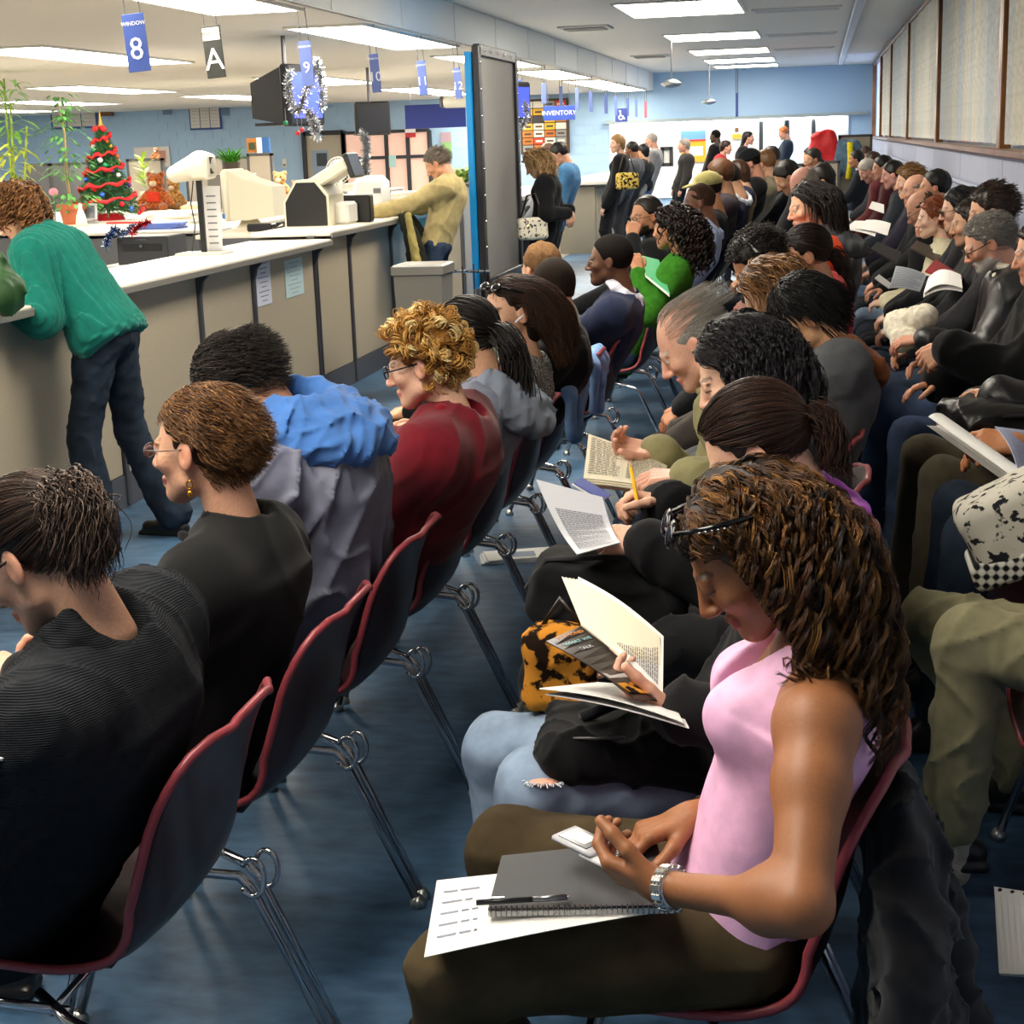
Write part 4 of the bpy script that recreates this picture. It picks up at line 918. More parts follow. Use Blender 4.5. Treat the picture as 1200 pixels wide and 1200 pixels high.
# ---- second counter line beyond the screen
t = thing('service_counter', 'white topped service counter beyond the tall screen', 'counter', (-3.9, 19.2, 0))
MB().box((0, 0, .5), (.3, 3.2, .5)).build('carcass', mat('panel', '8f897b'), t)
for k in range(6): MB().box((.31, -2.7 + k * 1.06, .5), (.015, .5, .46), bev=.006).build('panel', tan, t)
MB().box((.06, 0, 1.05), (.46, 3.3, .03), bev=.01).build('counter_top', mat('plastic', 'e4e2da'), t)
t = thing('service_counter', 'far tan service counter in front of the man in grey', 'counter', (-3.6, 27., 0))
MB().box((0, 0, .5), (.3, 3.0, .5)).build('carcass', mat('panel', '8f897b'), t)
for k in range(5): MB().box((.31, -2.4 + k * 1.2, .5), (.015, .55, .46), bev=.006).build('panel', tan, t)
MB().box((.06, 0, 1.05), (.44, 3.1, .03), bev=.01).build('counter_top', mat('plastic', 'cfcdc6'), t)
# low partitions before the glass doors
for i, (p0, p1, Y) in enumerate(((921, 942, 24.), (943, 983, 24.2), (984, 1021, 26.))):
    partition(p0, p1, (192, 189, 158)[i], Y, 'a89e88', ['tan low partition panel behind the seated crowd, left one', 'tan low partition panel with dark top rail, right one', 'tall tan partition behind the hanging coats'][i])
# copies of far shelving / lit board on wall
board('framed_chart', 'dark framed white chart standing on the far counter', 'chart', 776, 787, 174, 193, 27.5, 'e4e6e2', .02, frame='3c3e40')

# ================================================================ moulded shell chairs (local frame: sitter faces -X)
def chair_shell():
    prof = [(-.250, .395), (-.240, .423), (-.21, .440), (-.14, .436), (-.04, .428), (.05, .430), (.115, .446), (.165, .480), (.198, .528), (.218, .585), (.230, .645), (.242, .705), (.262, .760), (.284, .804), (.304, .824)]
    hw = [.175, .205, .215, .222, .228, .232, .232, .231, .230, .229, .226, .219, .204, .172, .085]
    nv = 25; V = []
    def cr(a, m=27):
        a = np.asarray(a, float); a = a[:, None] if a.ndim == 1 else a; n = len(a); o = []
        for s in np.linspace(0, n - 1, m):
            i = min(int(s), n - 2); t = s - i; p0, p1, p2, p3 = a[max(i - 1, 0)], a[i], a[i + 1], a[min(i + 2, n - 1)]
            o.append(.5 * (2 * p1 + (p2 - p0) * t + (2 * p0 - 5 * p1 + 4 * p2 - p3) * t * t + (3 * p1 - p0 - 3 * p2 + p3) * t ** 3))
        return np.array(o)
    prof = [tuple(p) for p in cr(prof)]; hw = list(cr(hw)[:, 0])
    for i, ((x, z), w) in enumerate(zip(prof, hw)):
        u = i / (len(prof) - 1)
        back = min(1, max(0, (u - .42) / .2))
        for j in range(nv):
            v = -1 + 2 * j / (nv - 1); e = abs(v) ** 3
            V.append((x - back * (.030 * v * v + .018 * e) * (1 - .8 * max(0, u - .62) / .38) , v * w, z + (1 - back) * (.030 * v * v * v * v - .004) - .008 * v * v * max(0, (u - .86) / .14) ** 2))
    F = [(i * nv + j, i * nv + j + 1, (i + 1) * nv + j + 1, (i + 1) * nv + j) for i in range(len(prof) - 1) for j in range(nv - 1)]
    return V, F, nv, len(prof)
SHELL = mat('plastic', '2c1419', rough=.34, coat=.25); RIM = mat('plastic', '8c3840', rough=.38); CHROME = mat('chrome', 'c9cbd0', rough=.16); BLACKP = mat('plastic', '141416', rough=.5)
def make_chair(name='shell_chair'):
    t = thing(name, None, 'chair')
    V, F, nv, nu = chair_shell()
    # shell with real thickness: offset copy + rim
    P = np.array(V); G = P.reshape(nu, nv, 3)
    du = np.gradient(G, axis=0); dv = np.gradient(G, axis=1); N = np.cross(dv, du); N /= np.linalg.norm(N, axis=2)[..., None]
    N = N.reshape(-1, 3); th = .007
    out = P - N * th; n = len(P)
    border = [(0, j) for j in range(nv)] + [(i, nv - 1) for i in range(1, nu)] + [(nu - 1, j) for j in range(nv - 2, -1, -1)] + [(i, 0) for i in range(nu - 2, 0, -1)]
    bi = [i * nv + j for i, j in border]
    FF = [f[::-1] for f in F] + [tuple(x + n for x in f) for f in F] + [(bi[k], bi[(k + 1) % len(bi)], bi[(k + 1) % len(bi)] + n, bi[k] + n) for k in range(len(bi))]
    MB().add(np.concatenate([P, out]), FF).build('shell', SHELL, t, True)
    C_ = (P[bi] + out[bi]) / 2
    MB().tube(C_, .0080, 8, closed=True).build('rim', RIM, t, True)
    MB().box((-.03, 0, .408), (.10, .12, .010), bev=.005).build('seat_mount', BLACKP, t)
    for s in (-1, 1):
        MB().tube([(-.16, s * .15, .405), (-.16, s * .225, .395), (.05, s * .235, .39)], .009, 7).build('side_rail', CHROME, t, True)
        lg = MB().tube([(-.02, s * .20, .395), (.06, s * .26, .388), (.135, s * .285, .372), (.155, s * .2865, .35), (.305, s * .291, .02)], .0100, 8).build('leg', CHROME, t, True)
        MB().lathe([(0, 0), (.019, 0), (.019, .012), (.010, .026), (0, .026)], (.309, s * .2912, 0), seg=10).build('glide', mat('chrome', 'b9bbb8', rough=.3), lg, True)
        lg = MB().tube([(-.10, s * .225, .39), (-.15, s * .25, .345), (-.25, s * .275, .02)], .0105, 8).build('leg', CHROME, t, True)
        MB().lathe([(0, 0), (.019, 0), (.019, .012), (.010, .026), (0, .026)], (-.254, s * .2755, 0), seg=10).build('glide', mat('chrome', 'b9bbb8', rough=.3), lg, True)
        if s > 0:
            a = np.linspace(-2.6, 2.6, 14)
            for q0, dz in ((.272, .004), (.345, -.012)):
                MB().tube([(.168 + .024 * cos(q), q0 + .003 * q, .372 + dz + .036 * sin(q)) for q in a], .0056, 6).build('ganging_loop', CHROME, t, True)
    MB().tube([(.02, -.24, .388), (.02, .24, .388)], .008, 7).build('cross_bar', CHROME, t, True)
    return t
def tree_dup(o, parent=None):
    c = o.copy(); COL.objects.link(c)
    if parent is not None: c.parent = parent
    for ch in TREE.get(o, []): tree_dup(ch, c)
    return c
TREE = {}
def reg(o):
    kids = [x for x in COL.objects if x.parent == o]
    TREE[o] = kids
    for k in kids:
        TREE[k] = [x for x in COL.objects if x.parent == k]
chair0 = make_chair(); reg(chair0); _cu = [False]
def chair(x, y, label, group, rz=0.):
    c = tree_dup(chair0) if _cu[0] else chair0
    _cu[0] = True
    c.location = (x, y, 0); c.rotation_euler = (0, 0, rz); c['label'] = label; c['group'] = group
    return c

# ================================================================ people
UP = A(0, 0, 1)
def ik(S, W, l1, l2, pole):
    d = W - S; D = np.linalg.norm(d)
    if D > (l1 + l2) * .985: k = D / ((l1 + l2) * .985); l1 *= k; l2 *= k
    d = d / D; a = (l1 * l1 - l2 * l2 + D * D) / (2 * D); h = math.sqrt(max(0, l1 * l1 - a * a))
    p = np.asarray(pole, float); p = nrm(p - d * (p @ d)); return S + d * a + p * h
def hand_prims(S, W, d, n, thumb, curl=(.35, .5, .4), k=1., spread=.02, tcurl=.3, tin=.35):
    """W wrist, d towards the knuckles, n palm normal, thumb = direction of the thumb side"""
    d = nrm(d); n = nrm(n - d * (n @ d)); t = np.cross(d, n); t = t if t @ thumb > 0 else -t
    q = lambda a, b, c: W + (d * a + t * b + n * c) * k
    L = [.074, .082, .076, .060]
    for i in range(4):
        b = .032 - .0205 * i; kn = q(.088 - .004 * abs(i - 1.2), b, 0)
        S.cone(q(.008, b * .55, 0), kn, .0135 * k, .0118 * k, .010)
        dd = nrm(d + t * (spread * (1.5 - i)) * 2); p = kn; r = (.0098, .0094, .009, .008)[i] * k
        c1, c2, c3 = [c * (1 + .12 * (i - 1)) for c in curl]; a = 0
        for seg, ca in zip((.46, .30, .24), (c1, c2, c3)):
            a += ca; v = dd * cos(a) + n * sin(a); e = p + v * L[i] * seg * k
            S.cone(p, e, r, r * .92, .004); p = e; r *= .92
    S.ell(q(.035, .022, .008), A(.020, .018, .014) * k, None, .012)
    b0 = q(.018, .026, .004); v = nrm(t * (.85 - tin) + d * .75 + n * tin); p = b0; r = .0125 * k
    for seg, a in ((.046, 0), (.033, tcurl), (.027, tcurl)):
        v = nrm(v * cos(a) + nrm(d * .8 + n * .4 - t * .5) * sin(a)); e = p + v * seg * k; S.cone(p, e, r, r * .92, .006); p = e; r *= .9
    return q
def head_prims(S, sex='m', fat=0., nose=1., jaw=0.):
    f = 0 if sex == 'm' else 1
    S.ell((0, -.014, .034), (.0745, .094, .086), None, .02)
    S.ell((0, .028, -.018), (.060 + fat, .064, .078), None, .03)
    S.cone((0, .058, -.088 - jaw), (0, .064, -.090 - jaw), .020 - .004 * f, k=.03)
    for s in (-1, 1):
        S.cone((s * (.047 + fat), .012, -.062), (s * .012, .062, -.092), .018 - .003 * f + fat * .5, .015, .03)
        S.ell((s * .040, .062, -.022), (.022, .020, .018), None, .02)
        S.ell((s * .031, .101, .004), (.0165, .012, .0095), None, .010, -1)
        S.ell((s * .031, .0805, .003), .0128, None, .002)
        S.cone((s * .014, .090, .019), (s * .046, .079, .019), .0065 - .002 * f, .004, .012)
        S.cone((s * .021, .0925, .0095), (s * .043, .0865, .0090), .0026, .0022, .003)
        S.ell((s * .0115, .098, -.036), (.0085, .010, .0075), None, .006)
        S.ell((s * .079, -.004, -.004), (.0075, .0195, .031), Ry(-.10 * s) @ Rz(.35 * s), .006)
        S.ell((s * .087, .002, -.002), (.005, .0095, .016), Rz(.35 * s), .004, -1)
    S.cone((0, .088, .012), (0, .1095 + .004 * (nose - 1), -.030), .0070, .0095 * nose, .010)
    S.ell((0, .108 + .004 * (nose - 1), -.034), (.0105 * nose, .0105, .0085), None, .008)
    S.cone((-.016, .0865, -.0605), (.016, .0865, -.0605), .0062, k=.006); S.ell((0, .0905, -.060), (.012, .006, .0045), None, .006)
    S.cone((-.014, .0850, -.0715), (.014, .0850, -.0715), .0068 + .001 * f, k=.006)
    S.cone((-.021, .094, -.0660), (.021, .094, -.0660), .0018, k=.003, op=-1)
    S.ell((0, .074, -.094 - jaw), (.018, .014, .014), None, .014)
def skin_paint(P, base, sex='m', lip=None, brow=None, eyes='open', stubble=0., blush=.0, beard=None):
    n = len(P); b = np.array(srgb(base)); C_ = np.tile(b, (n, 1)); x, y, z = P[:, 0], P[:, 1], P[:, 2]
    rng = np.random.RandomState(3)
    red = np.clip(1 - np.sqrt(((np.abs(x) - .040) / .03) ** 2 + ((z + .03) / .03) ** 2), 0, 1) * (y > .03) + np.clip(1 - np.sqrt((x / .02) ** 2 + ((z + .034) / .018) ** 2), 0, 1) * (y > .09) + ((np.abs(x) > .078) & (np.abs(z) < .045)) * .6
    C_ = C_ * (1 - (.22 * red)[:, None] * np.array([.0, 1., 1.]))
    if stubble: m = ((z < -.035) & (y > -.0) & (z > -.13)).astype(float) * stubble; C_ = C_ * (1 - m[:, None] * .45)
    lipc = np.array(srgb(lip)) if lip else b * np.array([.85, .52, .50])
    m = (np.abs(x) < .024) & (z > -.079) & (z < -.0555 + .002) & (y > .080) & ((x / .025) ** 2 + ((z + .0665) / .0118) ** 2 < 1)
    C_[m] = lipc
    bc = np.array(srgb(brow or '2a1a12')); ax = np.abs(x)
    m = (ax > .014) & (ax < .050) & (np.abs(z - (.0225 + .004 * np.sin((ax - .014) / .036 * 2.6))) < (.0046 if sex == 'm' else .0040)) & (y > .06)
    C_[m] = bc * .6 + b * .3
    ex = ax - .031; m = (ex ** 2 / .0135 ** 2 + (z - .003) ** 2 / .0062 ** 2 < 1) & (y > .07)
    if eyes == 'open':
        C_[m] = (.62, .60, .57); C_[m & (ex ** 2 + (z - .003) ** 2 < .0062 ** 2)] = (.03, .017, .01)
        C_[m & (z > .0065)] = (.03, .02, .02)
    else: C_[(ex ** 2 / .0145 ** 2 + (z + .001) ** 2 / .0018 ** 2 < 1) & (y > .07)] = (.03, .02, .02); C_[m] *= .82
    if beard is not None:
        m = (z < -.040 - .03 * (y < .02)) & (y > -.01) & (z > -.13) & ~((np.abs(x) < .018) & (z > -.078) & (z < -.056)) & (z < -.048) | ((np.abs(x) < .03) & (z < -.047) & (z > -.058) & (y > .08))
        C_[m] = np.array(srgb(beard))
    return C_ * (1 + .05 * rng.randn(n))[:, None]

def strand_mesh(hc, Rh, sc, n, seg, L, r, tgt, g=.35, lay=(.004, .02), curl=(0, 0), per=1, spread=.004, region=None, seed=0, colors=('201812',), roots=None, extra=(), taper=.35, Lvar=.3, sides=3, d0=None, tipc=None, clear=None):
    rs = np.random.RandomState(seed); c0 = A(0, -.014, .034); R0 = A(.078, .098, .090)
    if roots is None:
        P = []
        while len(P) < n:
            u = rs.randn(n * 3, 3); u /= np.linalg.norm(u, axis=1)[:, None]; p = c0 + u * R0
            p = p[region(p)] if region else p; P += list(p)
        P = np.array(P[:n])
    else: P = np.array(roots(rs, n))
    ly = rs.uniform(lay[0], lay[1], n)[:, None]; Ls = L * (1 - Lvar * rs.rand(n)); step = (Ls / seg)[:, None]
    nr = (P - c0) / R0 ** 2; nr /= np.linalg.norm(nr, axis=1)[:, None]
    if d0 is None: D0 = np.broadcast_to(tgt(P, nr, 0., Rh.T @ A(0, 0, -1), nr), P.shape); D0 = D0 / (np.linalg.norm(D0, axis=1)[:, None] + 1e-9)
    D = D0 + nr * .35 if d0 is None else np.tile(d0, (n, 1)) + nr * .3; D = D / np.linalg.norm(D, axis=1)[:, None]
    down = Rh.T @ A(0, 0, -1); pts = [P.copy()]
    cols_ = [(c0, R0), (A(0, .03, -.02), A(.066, .068, .09))]; fz = (A(0, .150, -.050), A(.086, .108, .125))
    for s_ in range(seg):
        T = np.broadcast_to(tgt(P, D, s_ / seg, down, nr), P.shape); T = T / (np.linalg.norm(T, axis=1)[:, None] + 1e-9)
        D = D * (1 - g) + T * g; D /= np.linalg.norm(D, axis=1)[:, None] + 1e-9; P = P + D * step
        for (c, R) in cols_:
            q = (P - c) / (R + ly * min(1, (s_ + 1) * .5)); m = np.linalg.norm(q, axis=1)[:, None]
            P = np.where(m < 1, c + q / np.maximum(m, 1e-6) * (R + ly * min(1, (s_ + 1) * .5)), P)
        q = (P - fz[0]) / fz[1]; m = np.linalg.norm(q, axis=1)[:, None]; q = q * A(2.2, 1.6, .3); q /= np.linalg.norm(q, axis=1)[:, None] + 1e-9
        P = np.where(m < 1, P * .4 + (fz[0] + q * fz[1]) * .6, P)
        if clear is not None:
            k_ = (P[:, 2] < .055) & (P[:, 2] > -.125) & (P[:, 1] > clear); P[:, 1] = np.where(k_, P[:, 1] * .3 + clear * .7, P[:, 1])
        for (a, b, rr) in extra:               # capsules, head-local
            ba = b - a; h = np.clip(((P - a) @ ba) / (ba @ ba), 0, 1)[:, None]; q = P - a - h * ba; m = np.linalg.norm(q, axis=1)[:, None]
            P = np.where(m < rr + ly * .6, a + h * ba + q / np.maximum(m, 1e-6) * (rr + ly * .6), P)
        pts.append(P.copy())
    Q = np.stack(pts, 1)                       # n, seg+1, 3
    if per > 1:
        Q = np.repeat(Q, per, 0); n *= per
    T = np.gradient(Q, axis=1); T /= np.linalg.norm(T, axis=2)[..., None] + 1e-9
    ref = np.tile(A(.31, .2, .93), (n, 1)); N1 = np.cross(T, ref[:, None, :]); N1 /= np.linalg.norm(N1, axis=2)[..., None] + 1e-9; N2 = np.cross(T, N1)
    u = np.linspace(0, 1, seg + 1)[None, :]
    if per > 1:
        off = rs.randn(n, 2) * spread * .6; Q = Q + N1 * (off[:, 0:1] * (1 - .5 * u))[..., None] + N2 * (off[:, 1:2] * (1 - .5 * u))[..., None]
    if curl[0]:
        ph = np.repeat(rs.uniform(0, 6.28, n // per), per)[:, None] + rs.randn(n)[:, None] * (.25 if per < 8 else .12); fr = curl[1] * np.repeat(rs.uniform(.7, 1.3, n // per), per)[:, None]
        am = curl[0] * np.repeat(rs.uniform(.5, 1.3, n // per), per)[:, None] * np.minimum(1, u * 3)
        Q = Q + N1 * (am * np.cos(ph + fr * u * 6.28))[..., None] + N2 * (am * np.sin(ph + fr * u * 6.28))[..., None]
        T = np.gradient(Q, axis=1); T /= np.linalg.norm(T, axis=2)[..., None] + 1e-9; N1 = np.cross(T, ref[:, None, :]); N1 /= np.linalg.norm(N1, axis=2)[..., None] + 1e-9; N2 = np.cross(T, N1)
    rad = r * (1 - (1 - taper) * u) * rs.uniform(.7, 1.3, (n, 1)); rad[:, -1] *= .15
    V = np.stack([Q + (N1 * cos(a) + N2 * sin(a)) * rad[..., None] for a in 2 * pi * np.arange(sides) / sides], 2)   # n, seg+1, sides, 3
    m = seg + 1; i0 = (np.arange(n)[:, None, None] * m + np.arange(seg)[None, :, None]) * sides; k = np.arange(sides)[None, None, :]; k2 = (k + 1) % sides
    F = np.stack([i0 + k, i0 + k2, i0 + sides + k2, i0 + sides + k], -1).reshape(-1, 4)
    cs = np.array([srgb(c) for c in colors]); w = rs.dirichlet(np.ones(len(cs)) * .5, n // per); w = np.repeat(w, per, 0); cc = w @ cs * rs.uniform(.7, 1.3, (n, 1))
    CC = np.repeat(cc, m * sides, 0)
    if tipc: uu = np.tile(np.repeat(u[0], sides), n)[:, None]; CC = CC * (1 - uu) + np.array(srgb(tipc)) * uu
    return (V.reshape(-1, 3) * sc) @ Rh.T + hc, F, CC
def hairline(hl=.078, back=-.07, temple=.0):
    def f(p):
        x, y, z = p[:, 0], p[:, 1], p[:, 2]
        m = np.where(y > .045, z > np.minimum(hl, .050 + (y - .045) * 1.3), np.where(y > -.012, z > temple + (y + .012) * .88, z > back - (y + .012) * .0))
        return m & ~((np.abs(x) > .06) & (np.abs(y) < .026) & (z < .032))
    return f

LV = [dict(h=.0036, c=.0085, n=.0034), dict(h=.0055, c=.012, n=.0052), dict(h=.0085, c=.017, n=.009), dict(h=.013, c=.026, n=.014)]
def person(label, xy, face, hc, look=(0, 0, 0), sex='m', skin='c9977a', hair=None, top=None, legs=None, L=None, R=None, lv=1, group=None,
           stand=False, hs=.96, slouch=.02, twist=0., shw=None, paint=None, glasses=None, fat=0., feet=None, hidelegs=False, hunch=0., headonly=False, extra=None, knees=None, pelz=None):
    lv_ = LV[lv]; f = A(cos(radians(face)), sin(radians(face)), 0); s = np.cross(f, UP)          # s = right hand side
    yaw, pitch, roll = radians(look[1]), radians(look[0]), radians(look[2])
    fh = f * cos(yaw) - s * sin(yaw); sh_ = s * cos(yaw) + f * sin(yaw)
    f2 = fh * cos(pitch) - UP * sin(pitch); u2 = UP * cos(pitch) + fh * sin(pitch)
    r3 = sh_ * cos(roll) - u2 * sin(roll); u3 = u2 * cos(roll) + sh_ * sin(roll)
    Rh = np.array([r3, f2, u3]).T; hc = np.asarray(hc, float)
    t = thing('person', label, 'person', (xy[0], xy[1], 0), 0, group); O = A(xy[0], xy[1], 0)
    H = lambda *v: hc + Rh @ (A(*v) * hs)
    fem = sex == 'f'
    hip, wa, ch = (.155, .122, .138) if fem else (.152, .138, .158)
    hip += fat; wa += fat * 1.3; ch += fat * .7
    shw = shw or (.148 if fem else .172)
    pel = A(xy[0], xy[1], pelz or (.93 if stand else .55))
    N = H(0, -.048, -.10) - UP * .075 - f * .015
    td = nrm(N - pel); nf = nrm(f - td * (f @ td))
    M = pel + (N - pel) * .45 - nf * slouch; Cc = pel + (N - pel) * .76 - nf * slouch * .8
    ss = s * cos(twist) + f * sin(twist); ss = nrm(ss - td * (ss @ td))
    Sc = N - td * .055 - nf * .005; sR = Sc + ss * shw + nf * hunch - td * .01; sL = Sc - ss * shw + nf * hunch - td * .01
    info = dict(hc=hc, Rh=Rh, O=O, N=N, sR=sR, sL=sL, pel=pel, f=f, s=s, t=t, td=td, nf=nf, M=M, Cc=Cc, H=H)
    arms = {}
    for side, spec, S_, sg in (('R', R, sR, 1), ('L', L, sL, -1)):
        spec = dict(spec or {}); W = spec.get('w')
        if W is None: W = pel + f * .33 + s * sg * .07 + UP * .14 if not stand else pel + f * .06 + s * sg * .24 - UP * .12
        W = np.asarray(W, float); pole = spec.get('pole', -UP * 1.0 + s * sg * .45 - f * .25)
        al = spec.get('al', 1.) * (.96 if fem else 1); E_ = ik(S_, W, .29 * al, .25 * al, pole); d = spec.get('d'); d = nrm(W - E_) if d is None else nrm(d)
        nn = spec.get('n'); nn = (-UP - s * sg * .3) if nn is None else np.asarray(nn, float)
        th = spec.get('t'); th = (-s * sg + f * .2) if th is None else np.asarray(th, float)
        arms[side] = (S_, E_, W, d, nn, th, spec)
    info['arms'] = arms
    # --- body: head, neck, hands, and the (mostly clothed) trunk and limbs in one mesh
    parts = []
    def put(V, F, C_): parts.append((V - O, F, C_))
    HS = Sdf(lv_['h'] / hs); head_prims(HS, sex, fat * .25, **(paint or {}).get('shape', {}))
    Nl = Rh.T @ (N - hc) / hs; nw = .050 if fem else .058
    HS.cone((0, -.030, -.045), Nl * .96, nw, nw + .004, .02); V, F = HS.mesh()
    pk = {k: v for k, v in (paint or {}).items() if k != 'shape'}
    C_ = skin_paint(V, skin, sex, **pk); put(V * hs @ Rh.T + hc, F, C_)
    bsk = np.array(srgb(skin)); bare = (top or {}).get('bare')
    for side, (S_, E_, W, d, nn, th, spec) in arms.items():
        if spec.get('hide'): continue
        HSd = Sdf(lv_['n']); hk = spec.get('k', .93 if fem else 1.03)
        HSd.cone(E_ + (W - E_) * (.0 if bare else .7), W, .036 if bare else .031, .025 if fem else .028, .02, n=nn, q=.85); HSd.cone(W, W + d * .02, .026, .026, .02, n=nn, q=.72)
        if bare: HSd.cone(S_ - UP * .0, S_ + (E_ - S_) * .35, .048, .047, .03); HSd.cone(S_ + (E_ - S_) * .35, E_, .047, .036, .03); HSd.ell(E_ + (W - E_) * .22, (.037, .037, .045), None, .03); HSd.ell(S_ - UP * .004 + s * 0, .058, None, .03)
        hand_prims(HSd, W, d, nn, th, spec.get('curl', (.45, .6, .4)), hk, spec.get('spread', .01), spec.get('tcurl', .3), spec.get('tin', .35))
        V, F = HSd.mesh(); dist = np.linalg.norm(V - W, axis=1)
        C_ = np.tile(bsk, (len(V), 1)) * (1 + .04 * np.random.RandomState(1).randn(len(V)))[:, None]; m = dist > .07; C_[m & (dist < .25)] *= (1, .95, .94) if not bare else (1, 1, 1)
        put(V, F, C_)
    if not headonly:
        B = Sdf(.024 if lv < 2 else .035); o = -.022 if not bare else -.008
        B.cone(pel, M, hip + o, wa + o, .03, n=nf, q=.68).cone(M, Cc, wa + o, ch + o, .03, n=nf, q=.68).cone(Cc, N - td * .03, ch * .9 + o, .06, .03, n=nf, q=.7).cone(sL, sR, .05 + o * .4, k=.03)
        if not bare:
            for side, (S_, E_, W, *_r) in arms.items(): B.cone(S_, E_, .040, .034, .03).cone(E_, W, .034, .026, .02)
        V, F = B.mesh(); put(V, F, np.tile(bsk, (len(V), 1)))
        if bare:
            B = Sdf(.007); B.cone(Cc + td * .03, N - td * .02, ch * .86, .062, .04, n=nf, q=.66).cone(sL, sR, .045, k=.04).cone(N - td * .02, sL, .042, .045, .05).cone(N - td * .02, sR, .042, .045, .05).cone(N + td * .02, N - td * .04, nw, nw + .01, .05)
            V, F = B.mesh(); put(V, F, np.tile(bsk, (len(V), 1)))
    V, F, C_ = join(parts); mesh('body', V, F, mat('skin', 'ffffff'), t, True, C_)
    # --- hair
    if hair: do_hair(hair, hc, Rh, hs, lv, t, O, info)
    # --- top garment
    tp = dict(top or {}); kind = tp.get('kind', 'cloth'); o = tp.get('o', .014)
    if top is not None:
        G = Sdf(tp.get('res', lv_['c'])); q = .70
        G.cone(pel - (UP * tp.get('hem', .02)), M, hip + o + tp.get('flare', 0), wa + o, .04, n=nf, q=q).cone(M, Cc, wa + o, ch + o, .05, n=nf, q=q)
        kb = .60 if bare else 1.
        bL = Sc + (sL - Sc) * kb; bR = Sc + (sR - Sc) * kb
        G.cone(Cc, N - td * (.11 if bare else .075), ch * .97 + o, .085 + o, .05, n=nf, q=.72)
        if bare: G.cone(bL - td * .05, bL + td * .004 - nf * .004, .058, .050, .04, n=nf, q=.95).cone(bR - td * .05, bR + td * .004, .058, .050, .04, n=nf, q=.95)
        else: G.cone(sL, sR, .052 + o * .8, k=.05).cone(N - td * .035, sL, .036 + o, .046 + o, .05).cone(N - td * .035, sR, .036 + o, .046 + o, .05)
        if fem: 
            for sg in (-1, 1): G.ell(Cc - td * .02 + nf * .085 + ss * sg * .062, (.060, .056, .060), None, .05)
        if not bare:
            for side, (S_, E_, W, d, nn, th, spec) in arms.items():
                cu = spec.get('cuff', 0.); We = W - nrm(W - E_) * (.012 + cu)
                G.cone(S_, E_, .054 + o, .043 + o, .05).cone(E_, We, .043 + o, .030 + o * .9, .03)
                if tp.get('cuffroll', 0): G.cone(We - nrm(W - E_) * .02, We, .034 + o, k=.01)
        if tp.get('neckhole', 1): G.cone(N + td * tp.get('nh', .0) + nf * .004, N + td * .12, nw + .002, nw + .010, .012, -1)
        if tp.get('cut') is not None: G.box(pel + td * (tp['cut'] - .3), (.5, .5, .3), frame(nf, td), .01, .02, -1)
        for pr in tp.get('add', []): pr(G, info)
        am = tp.get('fold', .010 if lv < 2 else .006)
        fd = folds(am, tp.get('fs', .11), zlib.crc32(label.encode()) % 97, np.diag([1, 1, .7])); d2 = tp.get('disp'); pc = tp.get('pre')
        V, F = G.mesh(lambda P: fd(P) + (d2(P, info) if d2 else 0)); ob = mesh(tp.get('name', 'sweater'), V - O, F, mat(kind, tp['col']), t); info['top'] = ob
        if tp.get('collar'):
            cl = tp['collar']; G = Sdf(lv_['c'] * .7); rr = cl.get('r', .012); R_ = nw + cl.get('gap', .016)
            K = 10; ring = [N + td * (cl.get('h', .034) + .012 * sin(a)) + nf * (R_ * 1.05 * sin(a) + .008) + ss * R_ * cos(a) for a in np.linspace(radians(cl.get('a0', -222)), radians(cl.get('a1', 42)), K)]
            for a, b in zip(ring[:-1], ring[1:]): G.cone(a, b, rr, k=.01); G.cone(a - td * cl.get('w', .02) + nrm(a - N) * cl.get('flare', .015), b - td * cl.get('w', .02) + nrm(b - N) * cl.get('flare', .015), rr * .8, k=.02)
            V, F = G.mesh(); mesh('collar', V - O, F, mat(cl.get('kind', kind), cl.get('col', tp['col'])), t)
        if tp.get('hood'):
            hd = tp['hood']; G = Sdf(lv_['c'] * .8); b = N - nf * .055
            K = 9; z = hd.get('s', 1.)
            for j, (rr, dz, bk) in enumerate(((.034, .050, .0), (.042, .022, .03), (.046, -.012, .05))):
                ring = [N + td * (dz * z + hd.get('up', 0)) + nf * ((.085 + .024 * j) * sin(a) - bk * .9 - o * .5) * z + ss * (.095 + .026 * j) * cos(a) * z for a in np.linspace(radians(-205), radians(25), K)]
                for p, q_ in zip(ring[:-1], ring[1:]): G.cone(p, q_, rr * z, k=.02)
            G.ell(b - td * .03, A(.085, .05, .06) * z, frame(nf, td), .03)
            fh_ = folds(.014, .05, 5); V, F = G.mesh(fh_); mesh('hood', V - O, F, mat(hd.get('kind', kind), hd['col']), t)
    # --- legs
    lg = dict(legs or {})
